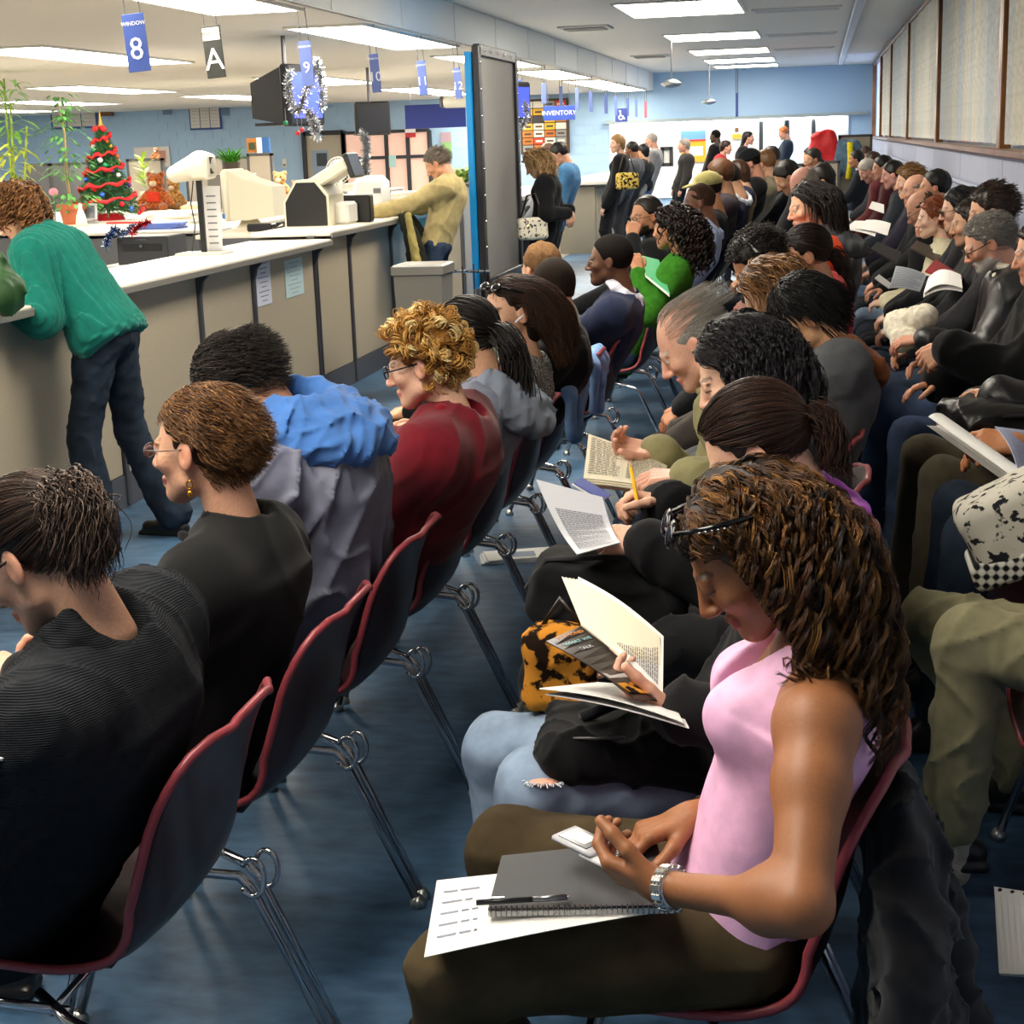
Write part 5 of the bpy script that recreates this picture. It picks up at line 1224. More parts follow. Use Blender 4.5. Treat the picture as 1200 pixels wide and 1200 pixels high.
    if legs is not None and not hidelegs:
        G = Sdf(lv_['c']); lo = lg.get('o', .010); G.ell(pel - UP * .02, (hip + lo, hip * .78 + lo, .11), frame(f, UP), .04)
        for i, sg in enumerate((-1, 1)):
            hp = pel + s * sg * .085 - UP * .02
            if stand:
                ft = A(xy[0], xy[1], .07) + s * sg * .10 if feet is None else np.asarray(feet[i], float); kn = ik(hp, ft, .44, .42, f * 1. + s * sg * .1)
                if knees is not None: kn = np.asarray(knees[i], float)
            else:
                ft = pel * (1, 1, 0) + f * (.42) + s * sg * .11 + UP * .08 if feet is None else np.asarray(feet[i], float)
                kn = ik(hp, ft, .44, .42, f * .8 + UP * 1.) if knees is None else np.asarray(knees[i], float)
            info['knee%d' % i] = kn; fl = lg.get('flare', 0.)
            G.cone(hp, kn, .088 + lo, .056 + lo, .03).cone(kn, ft + UP * .03, .058 + lo, .042 + lo + fl, .03)
            if lg.get('shoes', '1c1a1a') is not None and lv < 3:
                fd_ = nrm((f + s * sg * .12) if stand or feet is None or len(feet) < 3 else feet[2])
                Sh = Sdf(lv_['c'] * .8); Sh.cone(ft + UP * (-.035) - fd_ * .04, ft - UP * .035 + fd_ * .13, .036, .034, .03, n=UP, q=.8).cone(ft + UP * .02, ft - UP * .02 + fd_ * .05, .042, .034, .03)
                Sh.box(ft - UP * .064 + fd_ * .05, (.04, .125, .012), frame(fd_), .008, .01); V, F = Sh.mesh(); mesh('shoe', V - O, F, mat('leather', lg.get('shoes', '1c1a1a')), t)
        for pr in lg.get('add', []): pr(G, info)
        fd = folds(lg.get('fold', .008), .10, zlib.crc32(label.encode()) % 89 + 3); V, F = G.mesh(fd); mesh(lg.get('name', 'trousers'), V - O, F, mat(lg.get('kind', 'cloth'), lg['col']), t)
    if glasses:
        mb = MB(); gz = .001
        for sg in (-1, 1):
            w, h_ = glasses.get('w', .022), glasses.get('h', .014)
            pts = [H(sg * .033 + w * cos(a) , .104 - .012 * abs(cos(a)) * 0, gz + h_ * sin(a)) for a in np.linspace(0, 2 * pi, 16, False)]; mb.tube(pts, glasses.get('r', .0016), 5, closed=True)
            mb.tube([H(sg * (.033 + w), .102, gz + .003), H(sg * .078, .05, gz + .006), H(sg * .082, -.005, gz + .010)], glasses.get('r', .0016), 5)
        mb.tube([H(-.012, .106, gz + .004), H(0, .110, gz + .007), H(.012, .106, gz + .004)], .0015, 5)
        mb.v = [v - O for v in mb.v]; mb.build('glasses', mat('plastic', glasses.get('col', '2a2422'), rough=.25), t, True)
        if glasses.get('lens'):
            mb = MB()
            for sg in (-1, 1): mb.lathe([(0, 0), (glasses.get('w', .022) * .95, 0), (glasses.get('w', .022) * .95, .001), (0, .001)], H(sg * .033, .104, gz), np.array([Rh[:, 0], Rh[:, 2] * .65, Rh[:, 1]]).T, 16)
            mb.v = [v - O for v in mb.v]; mb.build('lens', mat('plastic', glasses['lens'], rough=.1), t, True)
    return info

def cap(hs_, th, lv, info_face=True, adds=(), subs=(), disp=None, col='20160f', crown=None, low=-.072, res=None, hl=0.):
    G = Sdf(res or LV[lv]['h'] * 1.15); G.ell((0, -.016, .036), A(.0755, .0955, .0875) + th, None, .02)
    G.cone((0, -.040, .0), (0, -.048, -.045), .050 + th * .4, .043 + th * .3, .03)
    for a in adds: a(G)
    G.ell((0, .125, -.030 + hl), (.20, .108, .118), None, .012, -1)
    G.box((0, .05, -.14), (.12, .085, .115), None, .02, .01, -1)
    for s in (-1, 1): G.ell((s * .088, .008, -.030), (.028, .036, .046), None, .01, -1)
    G.box((0, 0, low - .25), (.2, .2, .25), Rx(-.25), .01, .015, -1)
    for a in subs: a(G)
    disp = folds(.007, .035, 3) if lv >= 2 else disp
    V, F = G.mesh(disp); rs = np.random.RandomState(2); c = np.array(srgb(col)); C_ = np.tile(c, (len(V), 1)) * rs.uniform(.75, 1.25, (len(V), 1)); return V, F, C_
def groove(amp=.0022, fr=160, ax=(1, .3, .2)):
    ax = A(*ax)
    return lambda P: amp * np.sin(fr * (np.asarray(P) @ ax) + 3 * np.sin(22 * np.asarray(P)[:, 1]) + 2 * np.sin(31 * np.asarray(P)[:, 2]))
def do_hair(h, hc, Rh, hs, lv, t, O, info):
    st = h['style']; c1 = h['col']; cols = h.get('cols', (c1,)); parts = []; tl = lambda p: Rh.T @ (np.asarray(p) - hc) / hs
    def add(VFC, local=True):
        V, F, C_ = VFC; parts.append(((V * hs) @ Rh.T + hc - O if local else V - O, F, C_))
    dens = h.get('n', {0: 1., 1: .45, 2: .0, 3: 0.}[lv]); down = Rh.T @ A(0, 0, -1)
    sh = [(tl(info['sL']), tl(info['sR']), .07), (tl(info['Cc']), tl(info['N']), .10)]
    def st_(n, *a, **k):
        if dens <= 0: return
        add(strand_mesh(hc, Rh, hs, max(30, int(n * dens * cm)), *a, colors=cols, **k), local=False)
    rb = .72 if lv == 0 else 1.5; cm = 1.7 if lv == 0 else 1.
    scalp = st in ('buzz', 'bald', 'cap')
    if st == 'bald':
        th = .003
        add(cap(hs, th, lv, col=c1, subs=[lambda G: G.ell((0, .02, .085), (.085, .105, .062), None, .012, -1)], res=LV[lv]['h']))
        st_(500, 5, .02, .0009 * rb, lambda P, D, u, dn, nr: D * 0 + A(0, -1, -.5), lay=(.001, .004), region=lambda p: (p[:, 1] < -.0) & (p[:, 2] < .05) & (p[:, 2] > -.06))
        if h.get('wisps'): st_(500, 9, .09, .0007 * rb, lambda P, D, u, dn, nr: D * 0 + A(0.15, -1, -.1), lay=(.001, .006), region=lambda p: (p[:, 2] > .05) & (p[:, 1] < .05))
    elif st == 'buzz':
        add(cap(hs, h.get('th', .0035), lv, col=c1, res=LV[lv]['h'], low=-.062, subs=h.get('subs', ())))
    elif st == 'cap':                           # baseball cap over short hair
        add(cap(hs, .006, lv, col=c1))
    elif st == 'short':
        vol = h.get('vol', .014)
        add(cap(hs, vol * .6, lv, col=c1, disp=groove(), hl=h.get('hl', 0), subs=h.get('subs', ())))
        sp = h.get('spot'); rg = hairline(h.get('front', .075)); reg = rg if not sp else (lambda p: rg(p) & (np.linalg.norm(p - A(0, -.055, .118), axis=1) > sp))
        cd = h.get('comb', (0, -1, -.35)); w = h.get('wild', .3)
        st_(h.get('cnt', 1300), 9, h.get('len', .055), .0017 * rb, lambda P, D, u, dn, nr: A(*cd) + nr * .25 + w * np.sin(P[:, [1, 2, 0]] * 90 + 1), lay=(vol * .5, vol), region=reg, curl=h.get('curl', (0.002, 1.5)), g=.5)
    elif st in ('pony', 'bun'):
        tie = A(*h.get('tie', (0, -.135, .03))); add(cap(hs, .004, lv, col=c1, disp=groove(.0014, 200, (1, .2, .5)), low=-.035))
        st_(1500, 12, .21, .0014 * rb, lambda P, D, u, dn, nr: tie - P, lay=(.006, .012), region=hairline(.080), g=.6, Lvar=.1)
        st_(700, 12, .17, .0013 * rb, lambda P, D, u, dn, nr: tie - P, lay=(.002, .008), region=lambda p: (p[:, 1] < -.01) & (p[:, 2] < .03) & (p[:, 2] > -.055), g=.6, Lvar=.1)
        if lv > 1 or dens <= 0:
            G = Sdf(LV[lv]['h'] * 1.2); e = tie + A(0, -.03, 0) + down * h.get('tail', .15); G.cone(tie, e, .028, .018, .02); V, F = G.mesh(groove()); add((V, F, np.tile(srgb(c1), (len(V), 1))))
        elif st == 'pony':
            T = h.get('tail', .22); bk = h.get('tdir', (0, -1., 0))
            st_(h.get('tailn', 700), 14, T, .0017 * rb, lambda P, D, u, dn, nr: A(*bk) * max(0, 1 - u * 3) + dn * 1.2, roots=lambda rs, n: tie + rs.randn(n, 3) * h.get('tw', .011), lay=(.0, .03), curl=h.get('curl', (.006, 1.2)), extra=sh, g=.4, d0=A(*bk), Lvar=.45, taper=.5)
        else:
            add(strand_mesh(hc, Rh, hs, int(500 * max(.4, dens)), 16, .17, .002 * rb, lambda P, D, u, dn, nr: (tie + A(0, -.045, -.01) - P) * 10 + np.cross(P - tie, A(.3, .5, .8)) * 30, roots=lambda rs, n: tie + rs.randn(n, 3) * .012, lay=(0, .03), curl=(.010, 2.2), colors=cols, d0=A(0, -1, .2)), local=False)
        G = Sdf(LV[lv]['h']); K = [tie + frame(nrm(tie), A(0, 0, 1)) @ A(.017 * cos(a), .0, .017 * sin(a)) for a in np.linspace(0, 6.28, 9)]
        for a, b in zip(K[:-1], K[1:]): G.cone(a, b, .004, k=.004)
        V, F = G.mesh(); mesh('hair_tie', (V * hs) @ Rh.T + hc - O, F, mat('cloth', h.get('tiecol', '111112')), t)
    elif st in ('long', 'wavy', 'curly', 'bob'):
        Lh = h.get('len', {'long': .36, 'wavy': .30, 'curly': .42, 'bob': .20}[st]); vol = h.get('vol', {'long': .016, 'wavy': .03, 'curly': .045, 'bob': .02}[st]); off = h.get('off', .0)
        ln = h.get('drop', Lh - .14)
        bkv = nrm(down + Rh.T @ (-info['f']) * h.get('hang', .45)); adds = [lambda G: G.cone((0, -.045, .0), A(0, -.045, 0) + bkv * ln * .75, .058 + vol * .5, .040 + vol * .5, .04)] if h.get('fill', 1) else []
        wav = folds(.010, .05, 3) if st in ('wavy', 'curly') else groove(.002, 130)
        add(cap(hs, vol * .55, lv, col=c1, disp=wav, adds=adds, low=-.5 if h.get('fill', 1) else -.07))
        wb = Rh.T @ (-info['f'])
        cur = h.get('curl', {'long': (.003, .8), 'wavy': (.008, 2.2), 'curly': (.011, 5.), 'bob': (.004, 1.)}[st])
        part = h.get('part', 0.)
        def tg(P, D, u, dn, nr):
            side = h.get('side', 1.) * np.sign(P[:, 0:1] - part) * A(1, 0, 0) * max(0, .8 - u * 2.2)
            return dn * (.25 + 1.5 * u) + side + wb * (h.get('back', .6) * max(0, 1.1 - u * 1.5)) + A(0, -1, 0) * h.get('lift', .5) * max(0, 1 - 3 * u) + nr * h.get('puff', .1)
        per = h.get('per', {'long': 2, 'wavy': 3, 'curly': 5, 'bob': 2}[st])
        st_(h.get('cnt', {'long': 900, 'wavy': 420, 'curly': 520, 'bob': 700}[st]), h.get('seg', {'long': 16, 'wavy': 18, 'curly': 30, 'bob': 12}[st]), Lh, h.get('r', .0017) * rb, tg, lay=(vol * .2, vol), curl=cur, per=per, spread=h.get('spread', .005), region=hairline(h.get('front', .076)), extra=sh, g=.3, tipc=h.get('tip'), clear=h.get('clear'))
    elif st == 'perm':                          # big set curls
        vol = .035; add(cap(hs, .016, lv, col=c1, disp=folds(.016, .035, 7), low=-.085))
        rs = np.random.RandomState(5); reg = hairline(.070, -.085)
        n = int(240 * max(dens, .5)); P = []
        while len(P) < n:
            u = rs.randn(3); u /= np.linalg.norm(u); p = A(0, -.014, .034) + u * A(.078, .098, .09)
            if reg(p[None])[0]: P.append((p, u))
        for p, u in P:
            a = nrm(np.cross(u, rs.randn(3))); b = np.cross(u, a); Rr = rs.uniform(.012, .021); ctr = p + u * rs.uniform(.014, .032); col = np.array(srgb(cols[rs.randint(len(cols))])) * rs.uniform(.75, 1.2)
            for q in range(7):
                o_ = rs.randn(3) * .0030; ph = rs.uniform(0, 6.28); tt = np.linspace(0, 1, 14)[:, None]; ang = ph + tt * 7.5; rr = Rr * (1.05 - .55 * tt) + rs.randn() * .0012
                pts = ctr + o_ + (a * np.cos(ang) + u * np.sin(ang)) * rr + b * (tt - .5) * .030
                mb = MB().tube(pts, [.0019 * (1 - .5 * abs(2 * x - 1)) for x in tt[:, 0]], 3, caps=False); V = mb.v[0]; F = np.array(mb.f); add((V, F, np.tile(col * rs.uniform(.8, 1.2), (len(V), 1))))
    if parts:
        V, F, C_ = join(parts); info['hair'] = mesh('hair', V, F, mat('scalp' if scalp else 'hair', 'ffffff'), t, True, C_)

# ================================================================ chairs
gA = 'burgundy shell chairs of the left row'; gB = 'burgundy shell chairs of the middle row'; gC = 'burgundy shell chairs along the window wall'
YA = [2.30 + .62 * k for k in range(8)]
ordn = ['first', 'second', 'third', 'fourth', 'fifth', 'sixth', 'seventh', 'eighth', 'ninth', 'tenth']
whoA = ['woman in the black cardigan', 'woman in the black blazer', 'man in the grey jacket with blue hood', 'blonde woman in the red coat', 'woman in the grey hoodie with black ponytail', 'woman with the round earring', 'man in the black polo', 'man with cropped light hair']
for k, y in enumerate(YA): chair(-1.195, y, 'burgundy shell chair under the ' + whoA[k], gA)
YA2 = [7.32, 8.75, 9.35, 10.0, 10.6, 11.2, 11.8, 12.5, 13.2, 14.0, 14.8, 15.6]
who2 = ['navy shirted man', 'woman in the green cardigan', 'man resting his chin on his hand', 'bald man in the light blue shirt', 'man in the khaki cap', 'person just behind the khaki cap', 'man in the navy suit', 'person in the tan and red coat', 'man in the black cap', 'person in the beige jacket', 'bent dark haired man', 'last person of the left row']
for k, y in enumerate(YA2): chair(-1.10 if k else -1.15, y, 'burgundy shell chair under the ' + who2[k], gA)
YB = [2.30 + .62 * k for k in range(6)] + [6.0, 6.7, 7.9, 8.6, 10.0]
whoB = ['woman in the pink top', 'reading woman in ripped jeans', 'woman with wavy black hair', 'bald man in the beige jacket', 'boy with short black hair', 'person with light brown hair', 'man with headphones', 'woman in the red jacket', 'woman in the orange jacket', 'person in the dark fur collar', 'bald grey haired man']
for k, y in enumerate(YB): chair(-.165, y, 'burgundy shell chair under the ' + whoB[k], gB)
YC = [3.45, 4.35, 5.15, 5.9, 6.6, 7.3, 8.05, 8.75, 9.5, 10.3, 11.1, 12.0, 13.0, 14.2, 15.5, 17.2, 19.0, 21.0, 23.0, 25.5]
for k, y in enumerate(YC): chair(.70, y, 'burgundy shell chair against the window wall, %s from the camera' % (ordn[k] if k < 10 else ['eleventh', 'twelfth', 'thirteenth', 'fourteenth', 'fifteenth', 'sixteenth', 'seventeenth', 'eighteenth', 'nineteenth', 'last'][k - 10]), gC)

# ================================================================ people of the left row
gPA = 'people seated in the left row'; gPB = 'people seated in the middle row'; gPC = 'people seated along the window wall'; gPS = 'people standing at the counters'
hd = lambda px, py, Y: at(px, py, y=Y)
def knit(fr=420): return lambda P, i: .0012 * np.sin((np.asarray(P) @ A(.2, 1, .1)) * fr)

person('woman in a black knit cardigan with a messy dark ponytail, lower left', (-1.31, 2.26), 180, hd(46, 650, 2.17), (30, -6, 0), 'f', 'd3a184',
       dict(style='pony', col='1d1411', cols=('1d1411', '3a2a22', '6a5548'), tie=(-.02, -.112, .045), tdir=(-.3, -.9, .5), tail=.13, tailn=3600, tw=.017, curl=(.007, 1.4)),
       dict(kind='knit', col='202226', o=.034, res=.0065, name='cardigan', fold=.014, fs=.16, nh=.03, collar=dict(r=.018, w=.04, flare=.026, h=.035, gap=.012)),
       dict(kind='cloth', col='17181b'), lv=0, slouch=.05, fat=.01, shw=.16, group=gPA, glasses=dict(col='1a1210', r=.0022),
       L=dict(w=A(-1.50, 2.02, .70), d=A(-1, .35, 0), n=A(0, .5, -1)), R=dict(w=A(-1.48, 2.30, .72), d=A(-1, -.3, 0)))
person('woman with short auburn hair, glasses and gold earring in a black blazer', (-1.24, 2.84), 180, hd(238, 524, 2.84), (2, -8, 0), 'f', 'd9a487',
       dict(style='short', col='2b1a10', cols=('2b1a10', '6b4322', 'a8743a', '3c2515'), vol=.006, len=.06, cnt=2800, comb=(0, -1, -.45), wild=.25, curl=(.003, 1.2), front=.068),
       dict(kind='cloth', col='151516', o=.026, res=.0072, name='blazer', fold=.011, fs=.2, collar=dict(r=.013, w=.055, flare=.045, h=.02, gap=.016)),
       dict(kind='cloth', col='141416'), lv=0, slouch=.03, fat=.012, shw=.165, group=gPA, glasses=dict(col='6a5c50', r=.0013, lens='7a6f86'), paint=dict(lip='a85b52', brow='6a4a30'),
       L=dict(w=A(-1.52, 2.70, .72)), R=dict(w=A(-1.52, 2.96, .72)))
person('balding dark haired man in a grey jacket with a light blue hood', (-1.27, 3.46), 180, hd(280, 452, 3.42), (42, 0, 0), 'm', 'c08a68',
       dict(style='short', col='15120f', cols=('15120f', '2a2420', '4a4038'), vol=.010, len=.06, cnt=1900, comb=(0, -1, -.6), wild=.05, front=.05, spot=.034, subs=[lambda G: G.ell((0, -.055, .135), (.036, .036, .030), None, .012, -1)]),
       dict(kind='satin', col='6d7084', o=.045, res=.0075, name='jacket', fold=.022, fs=.15, hood=dict(col='4674b8', kind='wool', s=1.0, up=.035)),
       dict(kind='denim', col='26303e'), lv=0, slouch=.10, fat=.02, shw=.19, group=gPA, L=dict(w=A(-1.50, 3.42, .70)), R=dict(w=A(-1.50, 3.6, .70)))
iA4 = person('blonde woman with big curls and glasses in a dark red wool coat', (-1.24, 4.08), 180, hd(497, 426, 4.06), (12, 2, 0), 'f', 'e0b298',
       dict(style='perm', col='8a5c26', cols=('e8c27a', 'd9a85a', 'f3dca0', 'a8742e', 'c08c40')),
       dict(kind='wool', col='6b1220', o=.042, res=.008, name='coat', fold=.012, fs=.2, collar=dict(r=.022, w=.05, flare=.045, h=.02, gap=.026, col='7d1322', a0=-205, a1=25)),
       dict(kind='cloth', col='17181b'), lv=0, slouch=.05, fat=.02, shw=.18, group=gPA, glasses=dict(col='141214', r=.0022, w=.021, h=.017), paint=dict(lip='b06a62'),
       L=dict(w=at(458, 522, y=3.95), d=A(-1, .1, .35), n=A(.2, .3, -1), curl=(.9, .8, .5)), R=dict(w=A(-1.55, 4.2, .74)))
person('woman with a long black ponytail in a light grey hoodie', (-1.22, 4.70), 180, hd(545, 396, 4.70), (10, 2, 0), 'f', 'd0a080',
       dict(style='pony', col='0f0d0d', cols=('0f0d0d', '1c1614', '241c18'), tie=(-.025, -.105, .0), tdir=(-.35, -.8, .0), tail=.36, tailn=1300, tw=.014, curl=(.010, .9)),
       dict(kind='cloth', col='8d93a8', o=.030, name='hoodie', fold=.014, hood=dict(col='7e8797', s=.95)), dict(kind='denim', col='2a3444'), lv=1, slouch=.04, group=gPA,
       L=dict(w=A(-1.5, 4.6, .72)), R=dict(w=A(-1.5, 4.8, .72)))
iA6 = person('woman with long brown hair, sunglasses on her head and a round silver earring', (-1.22, 5.32), 180, hd(597, 366, 5.30), (2, 44, 0), 'f', 'deac8c',
       dict(style='long', col='1d110c', cols=('1d110c', '3b2417', '5c3a22', '2a1810'), len=.25, vol=.006, back=1.2, puff=.0, cnt=1500, n=1., side=.0, clear=-.005),
       dict(kind='speck', col='8a8a88', o=.022, name='tweed_top', fold=.01), dict(kind='cloth', col='1a1a1d'), lv=0, slouch=.03, group=gPA, paint=dict(lip='b5645a', brow='1d120c'),
       L=dict(w=A(-1.36, 5.24, .72)), R=dict(w=A(-1.38, 5.42, .72)))
person('young man with a dark buzz cut in a black polo shirt', (-1.22, 5.94), 180, hd(648, 340, 5.94), (6, -52, 0), 'm', 'c98f68',
       dict(style='buzz', col='2b211a', th=.005), dict(kind='cloth', col='141416', o=.020, name='polo_shirt', fold=.010, collar=dict(r=.010, w=.03, flare=.014, gap=.010)), dict(kind='denim', col='243040'), lv=1, slouch=.04, group=gPA, shw=.18)
person('man with cropped sandy hair behind the man in the black polo', (-1.22, 6.56), 180, hd(634, 316, 6.9), (8, -40, 0), 'm', 'd8a484',
       dict(style='buzz', col='7a5a3c', th=.007), dict(kind='cloth', col='5c5f58', o=.025, name='jacket'), dict(kind='cloth', col='2a2c30'), lv=2, group=gPA)
person('dark skinned man in a navy shirt with a white collar, in profile', (-1.12, 7.32), 180, hd(714, 306, 7.3), (0, 4, 0), 'm', '5f3f2c',
       dict(style='buzz', col='120e0c', th=.006), dict(kind='cloth', col='1f2740', o=.028, name='navy_shirt', fold=.012, collar=dict(r=.014, w=.03, flare=.022, gap=.020, h=.045, col='c9cbd8', kind='cloth', a0=-240, a1=60)), dict(kind='denim', col='26344a'), lv=1, group=gPA, shw=.185, slouch=.02)
person('woman with long curly black hair in a bright green cardigan', (-1.07, 8.75), 180, hd(787, 268, 8.75), (2, -20, 0), 'f', 'b98260',
       dict(style='curly', col='120e0d', cols=('120e0d', '1e1612', '2c201a'), len=.30, vol=.03, n=.35, r=.003, puff=0), dict(kind='knit', col='35761f', o=.022, name='green_cardigan'), dict(kind='denim', col='33475e'), lv=2, group=gPA,
       L=dict(w=at(748, 320, y=8.55)), R=dict(w=at(752, 318, y=8.9)))
person('bearded man in black resting his chin on his hand', (-1.15, 9.45), 180, hd(757, 254, 9.45), (6, 38, 0), 'm', 'b98260',
       dict(style='short', col='1a1310', cols=('1a1310', '2a201a'), vol=.012, hl=.012), dict(kind='cloth', col='1c1d20', o=.025, name='jacket'), dict(kind='cloth', col='2a2c30'), lv=2, group=gPA, paint=dict(beard='1f1713', brow='15100d'),
       L=dict(w=hd(741, 280, 9.2), d=A(.2, .3, 1), n=A(.3, .9, 0), curl=(1.2, 1.2, .8)), glasses=dict(col='222222'))
person('bald dark skinned man in a light blue collared shirt', (-1.05, 10.05), 180, hd(819, 238, 10.05), (6, 8, 0), 'm', '6b4530', dict(style='buzz', col='3a281e', th=.002),
       dict(kind='cloth', col='a9bde6', o=.026, name='blue_shirt', collar=dict(r=.014, w=.03, flare=.02)), dict(kind='cloth', col='23252b'), lv=2, group=gPA)
iCap = person('man in a khaki baseball cap and black shirt', (-1.03, 11.2), 180, hd(828, 223, 11.2), (8, 4, 0), 'm', 'c48a62', dict(style='buzz', col='1f1713', th=.006),
       dict(kind='cloth', col='17181b', o=.024, name='black_shirt'), dict(kind='cloth', col='23252b'), lv=2, group=gPA)
def ballcap(info, col, hs=1.):
    H = info['H']; t = info['t']; O = A(t.location.x, t.location.y, 0)
    G = Sdf(.008); G.ell(H(0, -.014, .045), A(.086, .106, .088), info['Rh'], .01).cone(H(-.03, .10, .052), H(.03, .10, .052), .045, k=.03, n=info['Rh'][:, 2], q=.22).cone(H(-.03, .14, .045), H(.03, .14, .045), .03, k=.03, n=info['Rh'][:, 2], q=.25)
    G.box(H(0, .0, -.055), (.15, .16, .085), info['Rh'], .01, .01, -1); V, F = G.mesh(); mesh('baseball_cap', V - O, F, mat('cloth', col), t)
ballcap(iCap, 'a39a62')
def quick(label, xy, px, py, Y, face, look, sex, skin, hair, topc, legc='24262c', kind='cloth', lv=2, group=None, **k):
    return person(label, xy, face, hd(px, py, Y), look, sex, skin, hair, dict(kind=kind, col=topc, o=k.pop('o', .028), **k.pop('topx', {})), dict(kind=k.pop('lk', 'cloth'), col=legc), lv=lv, group=group, **k)
DK = dict(style='short', col='17110e', vol=.014); 
quick('person with curly brown hair behind the khaki cap', (-1.03, 12.0), 843, 207, 12.0, 180, (10, 10, 0), 'f', 'd0a080', dict(style='short', col='5c3a20', vol=.028, cols=('5c3a20', '8a5a30')), '3a3238', group=gPA)
quick('dark haired man in a navy suit with a white shirt collar', (-1.0, 12.6), 853, 211, 12.3, 180, (25, -10, 0), 'm', 'd0a080', DK, '232840', group=gPA, topx=dict(collar=dict(col='dfe3ec', r=.014)))
quick('person in a tan jacket over dark red, left row', (-1.0, 13.3), 864, 206, 13.3, 180, (20, -20, 0), 'f', 'c99a7c', dict(style='bob', col='3a2416', n=.0), '9a7d52', '6e1a22', group=gPA, topx=dict(add=[lambda G, i: None]))
i_ = quick('man in a black cap and black jacket, left row', (-.98, 14.1), 878, 192, 14.1, 180, (20, 10, 0), 'm', 'c48a72', dict(style='buzz', col='17110e'), '17181b', group=gPA); ballcap(i_, '15161a')
quick('person with light brown hair in a beige jacket, left row', (-.95, 14.9), 896, 192, 14.9, 180, (15, -20, 0), 'f', 'd3a184', dict(style='short', col='7a5636', vol=.02), 'a59a80', group=gPA)
quick('bent dark haired man in black near the end of the left row', (-.70, 15.6), 922, 207, 15.6, 180, (40, 10, 0), 'm', 'c99878', DK, '1a1b1f', group=gPA)
quick('person with dark brown hair leaning forward in the left row', (-.90, 16.7), 903, 186, 17.0, 180, (20, 0, 0), 'm', 'c99878', dict(style='short', col='2a1c14', vol=.02), '2b2b2c', group=gPA)
quick('dark haired person in brown at the far end of the left row', (-.6, 18.2), 952, 187, 18.2, 180, (10, 30, 0), 'm', 'b98868', DK, '3a2c24', group=gPA)
quick('person in black seated beside the tan low partition', (-.45, 19.9), 958, 197, 19.9, 180, (35, 0, 0), 'm', 'c99878', DK, '1d1d20', group=gPA)
quick('person in cream seated before the tan low partition', (-.35, 16.8), 964, 205, 16.8, 180, (20, -20, 0), 'f', 'c99878', dict(style='short', col='1c1410', vol=.018), 'cfc8a8', group=gPA)
quick('person with dark hair and glasses facing the camera behind the partition', (-.1, 26.0), 970, 180, 26.0, 250, (10, 0, 0), 'f', 'd8b090', dict(style='bob', col='17110e', n=0.), '2a2a2e', group='people near the far partitions', lv=3)
quick('person in a pale red top seated near the red coat', (-.9, 26.5), 948, 182, 26.5, 200, (20, 0, 0), 'f', 'd8b090', DK, 'b05a52', group='people near the far partitions', lv=3)

# ================================================================ people of the middle row
iP = person('curly haired woman in a sleeveless pink top holding a phone', (-.115, 2.24), 180, hd(884, 646, 2.17), (36, 10, 0), 'f', '9a6440',
       dict(style='curly', col='1c100a', cols=('150c08', '20120b', '6a3a18', 'b8803e', '1c0f09', '2a170d'), len=.36, vol=.010, curl=(.012, 4.2), cnt=340, per=14, seg=30, spread=.0042, r=.0010, back=.42, puff=.0, hang=.40, drop=.20, lift=.15, side=.35, clear=.018),
       dict(kind='satin', col='eab4d8', o=.010, res=.0055, bare=True, name='pink_top', fold=.006, fs=.09, hem=.02, flare=.012, cut=.0, neckhole=1, add=[lambda G, i: G.cone(i['N'] + i['td'] * .06 + i['nf'] * .03, i['N'] - i['td'] * .14 + i['nf'] * .12, .070, .018, .012, -1)]),
       dict(kind='denim', col='3f3524', o=.012), lv=0, slouch=.0, shw=.150, group=gPB, paint=dict(eyes='down', brow='1c100a', lip='9a5048'),
       L=dict(w=at(778, 1040, y=1.97), d=A(-1, .42, .10), n=A(.1, .8, .75), t=A(.1, .3, 1), curl=(.75, .8, .5), pole=A(.15, -.9, -.62), al=.93),
       R=dict(w=at(812, 958, y=2.22), d=A(-1, -.42, -.22), n=A(-.25, -.25, -1), t=A(-.2, -1, .2), curl=(.55, .7, .5), al=.93),
       knees=[A(-.50, 2.00, .54), A(-.50, 2.40, .54)], feet=[A(-.52, 2.02, .08), A(-.55, 2.38, .08)])
iB2 = person('woman with smooth brown hair and a violet scarf reading a paperback', (-.18, 2.84), 180, hd(888, 528, 2.84), (34, 0, 0), 'f', 'e0b095',
       dict(style='pony', col='22140f', cols=('22140f', '3a2419', '4a3022'), tie=(0, -.12, .0), tdir=(-.2, -1, -.6), tail=.16, tailn=400, tiecol='17181b'),
       dict(kind='cloth', col='17171a', o=.034, name='jacket', fold=.014, collar=dict(r=.022, w=.04, flare=.02, gap=.020, h=.05, col='b04cc0', kind='satin')),
       dict(kind='denim', col='7f90a6', o=.016, shoes='1c1a1a'), lv=0, slouch=.05, group=gPB,
       L=dict(w=at(795, 833, y=2.52), d=A(-1, .2, .28), n=A(-.1, .35, .9), t=A(-.2, -.4, 1), curl=(.5, .7, .5), tcurl=.1), R=dict(w=A(-.30, 3.02, .70), n=A(0, 0, -1)),
       knees=[at(630, 925, y=2.66), at(585, 880, y=2.98)], feet=[A(-.60, 2.66, .08), A(-.62, 3.0, .08)])
